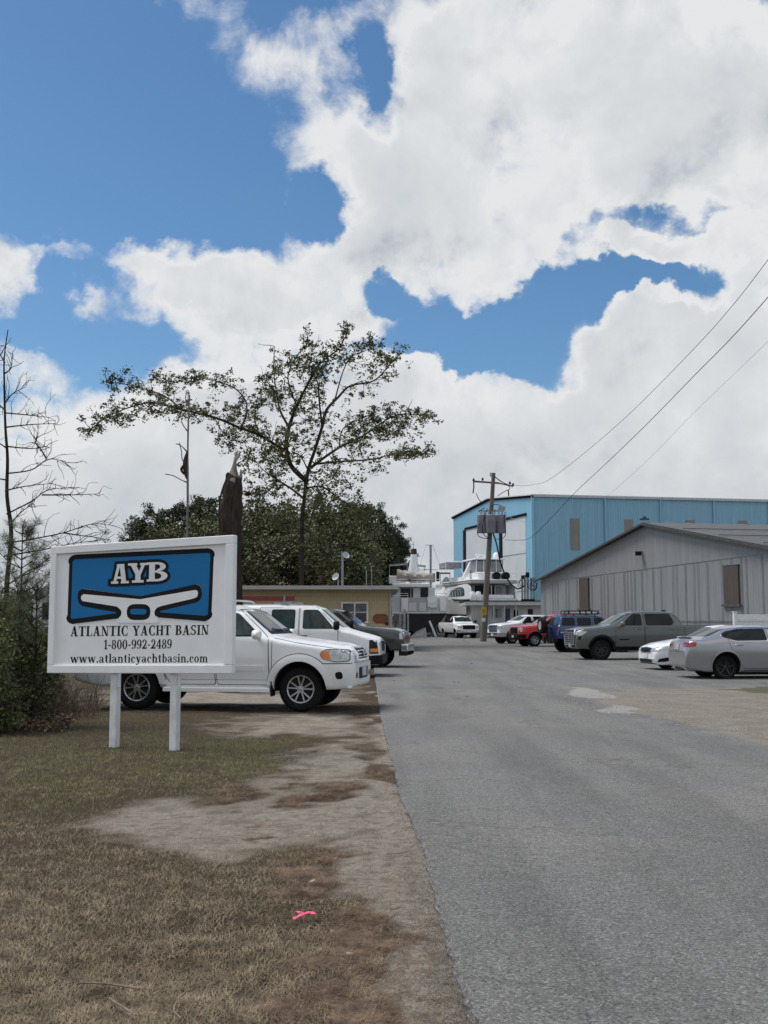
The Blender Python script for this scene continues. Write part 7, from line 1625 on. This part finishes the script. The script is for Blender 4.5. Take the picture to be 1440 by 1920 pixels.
def hero_tree():
    Y0 = 66.; rng = random.Random(77); base = at(566, 1200, Y0); base.z = 0
    root = thing('tree', 'tall gnarled tree with thin twisted limbs and sparse leaf clumps rising above the tan office', 'tree', base)
    m = MB(); tips = []
    L = [([(566,1215,0),(566,1090,0),(566,990,0),(570,940,0),(578,882,0),(590,845,0),(604,800,0)], .15, .09),
         ([(604,800,0),(612,770,.5),(629,746,1),(660,726,1.5),(699,716,2),(728,682,2.5),(750,663,3)], .11, .02),
         ([(573,901,0),(548,872,.5),(539,840,1),(541,800,1),(558,765,.5),(576,725,0),(600,680,-1),(636,648,-1.5),(655,616,-2)], .17, .02),
         ([(543,850,0),(515,838,-.5),(490,823,-1),(451,804,-1.5),(403,784,-2),(344,770,-2.5),(290,757,-3),(240,770,-3),(200,785,-3),(166,809,-3)], .11, .02),
         ([(451,804,-1.5),(461,775,-1),(461,750,0),(440,733,.5),(400,716,1),(364,707,1),(320,715,1.5),(291,712,2)], .06, .015), ([(344,770,-2.5),(310,745,-2),(270,728,-2),(225,718,-2),(200,717,-2)], .05, .012),
         ([(541,800,0),(528,770,1),(519,740,2),(513,700,3),(515,650,3)], .09, .015), ([(519,740,2),(500,715,2),(480,706,2)], .04, .012), ([(558,765,0),(545,720,-1),(540,690,-2),(560,660,-2),(580,640,-2)], .06, .012),
         ([(583,877,0),(605,862,1),(636,838,2),(680,812,3),(733,787,3.5),(777,776,4),(814,786,4)], .10, .015), ([(590,870,0),(636,872,-1),(699,858,-2),(748,848,-2.5),(797,851,-3)], .08, .012), ([(575,915,0),(605,918,-1),(636,930,-2),(665,952,-2.5),(690,954,-3)], .07, .01),
         ([(570,935,0),(545,915,1),(519,901,1.5),(490,880,2),(470,850,2)], .08, .012), ([(519,901,1),(500,922,1),(480,925,1),(461,926,1)], .04, .01), ([(567,990,0),(585,1005,-.5),(602,1022,-.8)], .06, .01), ([(567,985,0),(545,983,1),(530,980,1)], .03, .008),
         ([(604,800,0),(600,760,-1),(595,720,-2),(580,690,-3),(590,650,-3)], .07, .012), ([(629,746,1),(640,700,0),(660,675,0),(690,655,0),(700,640,0)], .05, .01), ([(578,882,0),(560,850,-2),(530,860,-3),(500,850,-3)], .05, .01), ([(636,838,2),(650,800,3),(690,780,3),(720,768,3)], .05, .01), ([(490,823,-1),(480,780,-2),(500,750,-3)], .05, .01), ([(403,784,-2),(420,815,-2),(450,830,-2)], .03, .008)]
    for k, (pts, r0, r1) in enumerate(L):
        P = [at(a, b, Y0 + dy) - base for a, b, dy in pts]; P = [p + Vector((rng.gauss(0, .08), rng.gauss(0, .2), rng.gauss(0, .08))) if 0 < i < len(P) - 1 and k else p for i, p in enumerate(P)]
        S = spline(P, 5); n = len(S); m.tube(S, [r0 + (r1 - r0) * i / (n - 1) for i in range(n)], 8 if k < 3 else 6, cap=False)
        if k == 0: continue
        for i in range(3 if k > 1 else 12, n, 1):
            for _ in range(2 if i > n * .45 else 1):
                if rng.random() < .75:
                    d = Vector((rng.gauss(0, 1), rng.gauss(0, 1), rng.gauss(.35, .8))).normalized(); tt = []
                    grow_branch(m, tt, S[i], d, rng.uniform(.45, 1.35) * (1 - .45 * i / n), .026, 1, rng, .5, 3, .6, 4, minr=.011)
                    for q in tt:
                        if rng.random() < .5: tips.append(q)
    m.build('trunk', BARK, root, True)
    # denser clumps traced where the crown is thick
    clumps = []
    for (px, py, rx, ry, nn, dy) in ((590,690,60,35,26,-1.5),(640,665,45,22,14,-1),(530,740,45,40,22,1),(720,670,35,25,10,2.5),(300,768,90,16,26,-3),(230,785,50,18,12,-3),(180,803,18,10,6,-3),(420,775,80,25,22,-1),(380,715,90,14,16,1),(720,800,75,20,60,3.5),(700,815,60,14,26,3.5),(780,778,35,14,14,4),(770,850,34,8,22,-3),(700,690,40,22,12,2),(560,830,60,40,26,0),(510,870,50,40,20,1),(640,880,60,25,18,-2),(520,820,60,30,18,-1),(600,930,60,30,26,-1),(620,900,70,25,18,0),(500,925,35,15,9,1),(455,830,45,25,14,0),(470,870,25,30,10,0),(560,780,90,30,18,0),(670,948,30,10,8,-3),(590,760,50,40,16,-1),(545,960,60,20,8,0),(600,1010,15,10,3,-.8),(670,830,45,20,16,2),(470,800,40,25,12,-1),(690,860,50,14,10,-2)):
        for _ in range(int(nn * 2.0)):
            a = px + rng.gauss(0, .5) * rx; b = py + rng.gauss(0, .5) * ry; clumps.append(at(a, b, Y0 + dy + rng.gauss(0, .9)) - base)
    cs = [tuple(q) for q in tips if rng.random() < .7] + [tuple(q) for q in clumps]
    rs = [rng.uniform(.16, .44) for _ in cs]
    link('crown', leaf_mesh('crown', cs, rs, 15, .19, 5, aspect=2.0, up=.0, flat=.7), HERO, root)
    # big shattered trunk behind the sign
    Yt = 24.; b = at(431, 1200, Yt); b.z = 0; root = thing('broken_trunk', 'thick broken dead trunk with a pale splintered top behind the sign', 'tree trunk', b)
    PT = lambda px, py, d=0: at(px, py, Yt + d) - b
    m = MB(); seq = [(431,1310,23),(432,1200,22.5),(432,1100,22),(432,1003,21.5),(432,960,20.5),(435,930,18.5),(438,908,17),(440,896,16),(440.5,894,15)]
    pts = [PT(a, c) for a, c, r in seq]; pts[0].z = -.1; pts = [pts[0].lerp(pts[1], .5), *pts[1:]]; pts[0].z = -.1; RR = [r * Yt / F_PX for _, _, r in seq]; S_ = spline(pts, 7); m.tube(S_, [float(np.interp(i / 7, range(len(RR)), RR)) for i in range(len(S_))], 40); o = m.build('trunk', BARK, root, True)
    me = o.data
    for v in me.vertices:
        q = noise.noise(v.co * 3.1) * .045 + noise.noise(Vector((v.co.x * 20, v.co.y * 20, v.co.z * 2.2))) * .045; dv = Vector((v.co.x, v.co.y, 0)); dv.normalize(); v.co += dv * q
    pal = pm('splintered pale wood', (.10, .09, .08), .9, scale=5, col2=(.30, .28, .26), stretch=(5, 5, .7), bump=.5)
    m = MB(); rr = random.Random(8)
    m.tube([PT(437, 915, -.12), PT(437, 900, -.1), PT(438, 885), PT(440, 866), PT(444, 847)], [.09, .10, .07, .045, .02], 9); m.tube([PT(448, 912), PT(451, 893), PT(452, 880)], [.06, .04, .012], 6); m.tube([PT(429, 912), PT(429, 898), PT(431, 886)], [.06, .04, .012], 6)
    m.tube([PT(428, 915), PT(432, 895), PT(437, 875)], [.08, .06, .02], 6); m.tube([PT(446, 905), PT(444, 890), PT(441, 876)], [.07, .05, .02], 6); m.tube([PT(441, 862), PT(446, 856), PT(450, 846)], [.05, .035, .015], 6)
    o = m.build('splintered_top', pal, root, True)
    for v in o.data.vertices: v.co += Vector((noise.noise(v.co * 9), noise.noise(v.co * 9 + Vector((5, 5, 5))), 0)) * .03
    m = MB(); m.tube(spline([PT(414, 1010, -.3), PT(411, 970, -.3), PT(412, 940, -.3), PT(418, 915, -.3), PT(424, 900, -.25)], 4), .022, 5); m.build('vine', BARK, root, True)
    # thin dead stem
    Yd = 30.; b = at(352, 1200, Yd); b.z = 0; root = thing('dead_stem', 'thin bare dead stem with hanging bark rising above the middle of the sign', 'dead tree', b); PT = lambda px, py, d=0: at(px, py, Yd + d) - b
    m = MB(); pts = [PT(*q) for q in ((352,1290),(351,1150),(351,1003),(352,940),(352,860),(353,800),(355,740))]; m.tube(spline(pts, 4), [.042] * 8 + [.034] * 8 + [.026] * 9, 7)
    for pts in ([(352,905),(340,900),(325,892),(310,889)], [(352,878),(342,862),(340,845),(336,830)], [(353,850),(340,836),(330,832)], [(354,785),(362,772),(372,765)], [(353,810),(345,800),(340,790)], [(354,760),(348,748),(350,735)]): m.tube(spline([PT(*q) for q in pts], 4), [.022] * 3 + [.015] * (4 * (len(pts) - 1) - 2), 5)
    m.build('trunk', GREYB, root, True); m = MB()
    for pts, w in (([(350,898),(347,880),(348,862),(352,845)], .07), ([(345,890),(340,880),(346,870)], .04)): 
        P = [PT(*q) for q in pts]; m.tube(spline(P, 4), [w * (.3 + .7 * math.sin(math.pi * i / (4 * (len(pts) - 1)))) for i in range(4 * (len(pts) - 1) + 1)], 6)
    o = m.build('hanging_bark', BARK, root, True)
def left_side():
    Y0 = 17.; rng = random.Random(9); b = at(8, 1200, Y0); b.z = 0
    root = thing('bare_tree', 'slender leafless tree with long thin side branches at the left edge', 'tree', b); P = lambda a, c, d=0: at(a, c, Y0 + d) - b; m = MB()
    S = spline([P(2, 1365), P(6, 1260), P(10, 1150), P(14, 1080), P(21, 1000), P(13, 930), P(14, 860), P(10, 800), P(8, 720), P(8, 670), P(15, 618)], 4); m.tube(S, [.052 - .045 * i / (len(S) - 1) for i in range(len(S))], 7, cap=False)
    for pts in ([(8,758),(24,738),(47,726)], [(8,774),(51,778),(87,782)], [(12,801),(59,796),(107,794)], [(12,837),(59,841),(87,837)], [(12,888),(59,881),(91,861),(126,867)], [(10,920),(47,912),(99,906)], [(12,964),(59,940),(87,920),(126,914)], [(79,928),(130,928),(184,926)], [(8,1019),(59,1011),(119,999),(170,983),(209,985)], [(8,1043),(79,1031),(138,1019),(190,1013)], [(0,1110),(40,1078),(95,1050)], [(9,680),(0,665),(-12,655)], [(9,700),(20,690),(24,660)], [(12,840),(-5,830),(-20,835)], [(10,770),(-6,755),(-20,750)], [(87,860),(75,840),(66,830),(70,820)], [(13,900),(-10,895),(-30,880)], [(16,985),(40,960),(62,945)], [(119,999),(150,1004),(185,1008)]):
        S = spline([P(a, c, rng.uniform(-.4, .4)) for a, c in pts], 5); n = len(S); m.tube(S, [.014 - .0105 * i / (n - 1) for i in range(n)], 5, cap=False)
        for i in range(2, n):
            for _ in range(2):
                if rng.random() < .6:
                    d = (S[i] - S[i - 1]).normalized() * .7 + Vector((rng.gauss(0, .4), rng.gauss(0, .5), rng.gauss(.1, .5))); tt = []; grow_branch(m, tt, S[i], d.normalized(), rng.uniform(.10, .38), .006, 1 if rng.random() < .4 else 0, rng, .35, 2, .6, 4, minr=.0028)
    m.build('trunk', BARK, root, True)
    def young(px, top, bot, Y, lab, seed, spread=30):
        rg = random.Random(seed); b = at(px, 1200, Y); b.z = 0; root = thing('young_pine', lab, 'pine tree', b); H = at(px, top, Y).z; m = MB(); m.tube([(0, 0, 0), (.02, 0, H * .5), (0, 0, H)], [.028, .02, .006], 6); z0 = max(.3, at(px, bot, Y).z); cs = []
        nb = int((H - z0) / .13)
        for k in range(nb):
            z = z0 + (H - z0) * k / nb; L = (.20 + .34 * (1 - k / nb)) * spread / 30
            for q in range(3):
                a = rg.uniform(0, 6.28); d = Vector((math.cos(a), math.sin(a), .75)); p1 = Vector((0, 0, z)) + d * L; m.tube([(0, 0, z), Vector((0, 0, z)) + d * L * .5 - Vector((0, 0, .04)), p1], [.010, .007, .004], 4); cs += [tuple(p1), tuple(Vector((0, 0, z)) + d * L * .65)]
        m.build('trunk', BARK, root, True)
        rng_ = np.random.RandomState(seed); V = []; k = 0
        c = np.repeat(np.array(cs), 60, 0); n = len(c); d = rng_.normal(size=(n, 3)); d[:, 2] = np.abs(d[:, 2]) * .8 + .15; d /= np.linalg.norm(d, axis=1, keepdims=True); s = rng_.uniform(.09, .19, (n, 1)); w = np.cross(d, rng_.normal(size=(n, 3))); w /= np.linalg.norm(w, axis=1, keepdims=True); c = c + rng_.normal(size=(n, 3)) * .03
        V = np.stack([c - w * .0028, c + w * .0028, c + d * s], 1).reshape(-1, 3); me = bpy.data.meshes.new('needles'); me.vertices.add(len(V)); me.vertices.foreach_set('co', V.ravel()); me.loops.add(3 * n); me.loops.foreach_set('vertex_index', np.arange(3 * n)); me.polygons.add(n); me.polygons.foreach_set('loop_start', np.arange(n) * 3); me.polygons.foreach_set('loop_total', np.full(n, 3)); me.update(calc_edges=True); link('crown', me, YP, root)
    young(35, 985, 1180, 16.5, 'tallest of the young pines, thin and feathery beside the bare tree', 1)
    young(66, 1090, 1250, 16.2, 'short young pine next to the left edge of the sign', 2, 30)
    young(8, 1130, 1260, 16.0, 'bushy young pine at the very left edge of the photo', 3, 36)
    def shrub(px, Y, top, W, lab, mat, seed, name='shrub', per=70, twig=True, size=.055):
        rg = random.Random(seed); b = at(px, 1200, Y); b.z = 0; H = at(px, top, Y).z; root = thing(name, lab, 'shrub', b); m = MB(); tips = []
        for k in range(16): a = rg.uniform(0, 6.28); grow_branch(m, tips, Vector((math.cos(a) * .1, math.sin(a) * .1, 0)), Vector((math.cos(a) * .5, math.sin(a) * .5, 1)).normalized(), H * .45, .014, 2, rg, .35, 3, .65, 4, minr=.003)
        m.build('stem', BARK, root, True); cs = []; rs = []
        for _ in range(int(150)):
            a = rg.uniform(0, 6.28); q = math.sqrt(rg.random()); z = rg.uniform(.04, 1) ; w = W / 2 * (1 - .45 * z * z); cs.append((math.cos(a) * q * w, math.sin(a) * q * w * .7, z * H * (.92 + .12 * math.sin(a * 3 + seed)))); rs.append(rg.uniform(.08, .2))
        link('crown', leaf_mesh('crown', cs, rs, per, size, seed, aspect=1.9, up=.2), mat, root)
    shrub(-35, 15.4, 1168, 1.3, 'dark olive shrub cut by the left edge of the photo', SHR, 31)
    shrub(25, 16.4, 1180, 1.2, 'leafy dark green shrub under the young pines', SHR, 32)
    shrub(66, 17.6, 1225, .7, 'dark shrub touching the left edge of the sign', SHR, 33)
    shrub(10, 18.5, 1150, 1.5, 'olive shrub behind the others below the bare tree', SHR, 34, size=.07)
    shrub(70, 19.5, 1185, 1.0, 'low shrub behind, between the young pines and the sign', SHR, 35, size=.07)
    DRY = folm('dry brush', (.055, .042, .028), (.13, .10, .07), 3.)
    # brown twiggy undergrowth
    m = MB(); rg = random.Random(40)
    for _ in range(620):
        px = rg.uniform(-60, 190); Y = rg.uniform(16.2, 20) if px < 120 else rg.uniform(17.4, 20.0); p = at(px, 1200, Y); p.z = 0; H = rg.uniform(.25, .95) * (1 if px < 140 else .75); d = Vector((rg.gauss(0, .35), rg.gauss(0, .35), 1)).normalized(); m.tube([p, p + d * H * .5 + Vector((rg.gauss(0, .03), 0, 0)), p + d * H + Vector((rg.gauss(0, .08), 0, -.03))], [.005, .004, .002], 4, cap=False)
    tag(m.build('brush', DRY, None), 'tangle of thin brown dead stems between the shrubs and the white suv', 'undergrowth', None, 'stuff')
    cs = []; 
    for _ in range(150): px = rg.uniform(-80, 130); Y = rg.uniform(15.6, 19.5); p = at(px, 1200, Y); cs.append((p.x, Y, rg.uniform(.02, .10)))
    tag(link('leaf_litter', leaf_mesh('leaf_litter', cs, [.28] * len(cs), 60, .06, 44, aspect=1.3, up=.1, flat=.25), pm('leaf litter brown', (.075, .050, .032), .9, scale=5, col2=(.19, .125, .08))), 'brown dead leaves heaped under the shrubs', 'leaf litter', None, 'stuff')
forest(); hero_tree(); left_side()
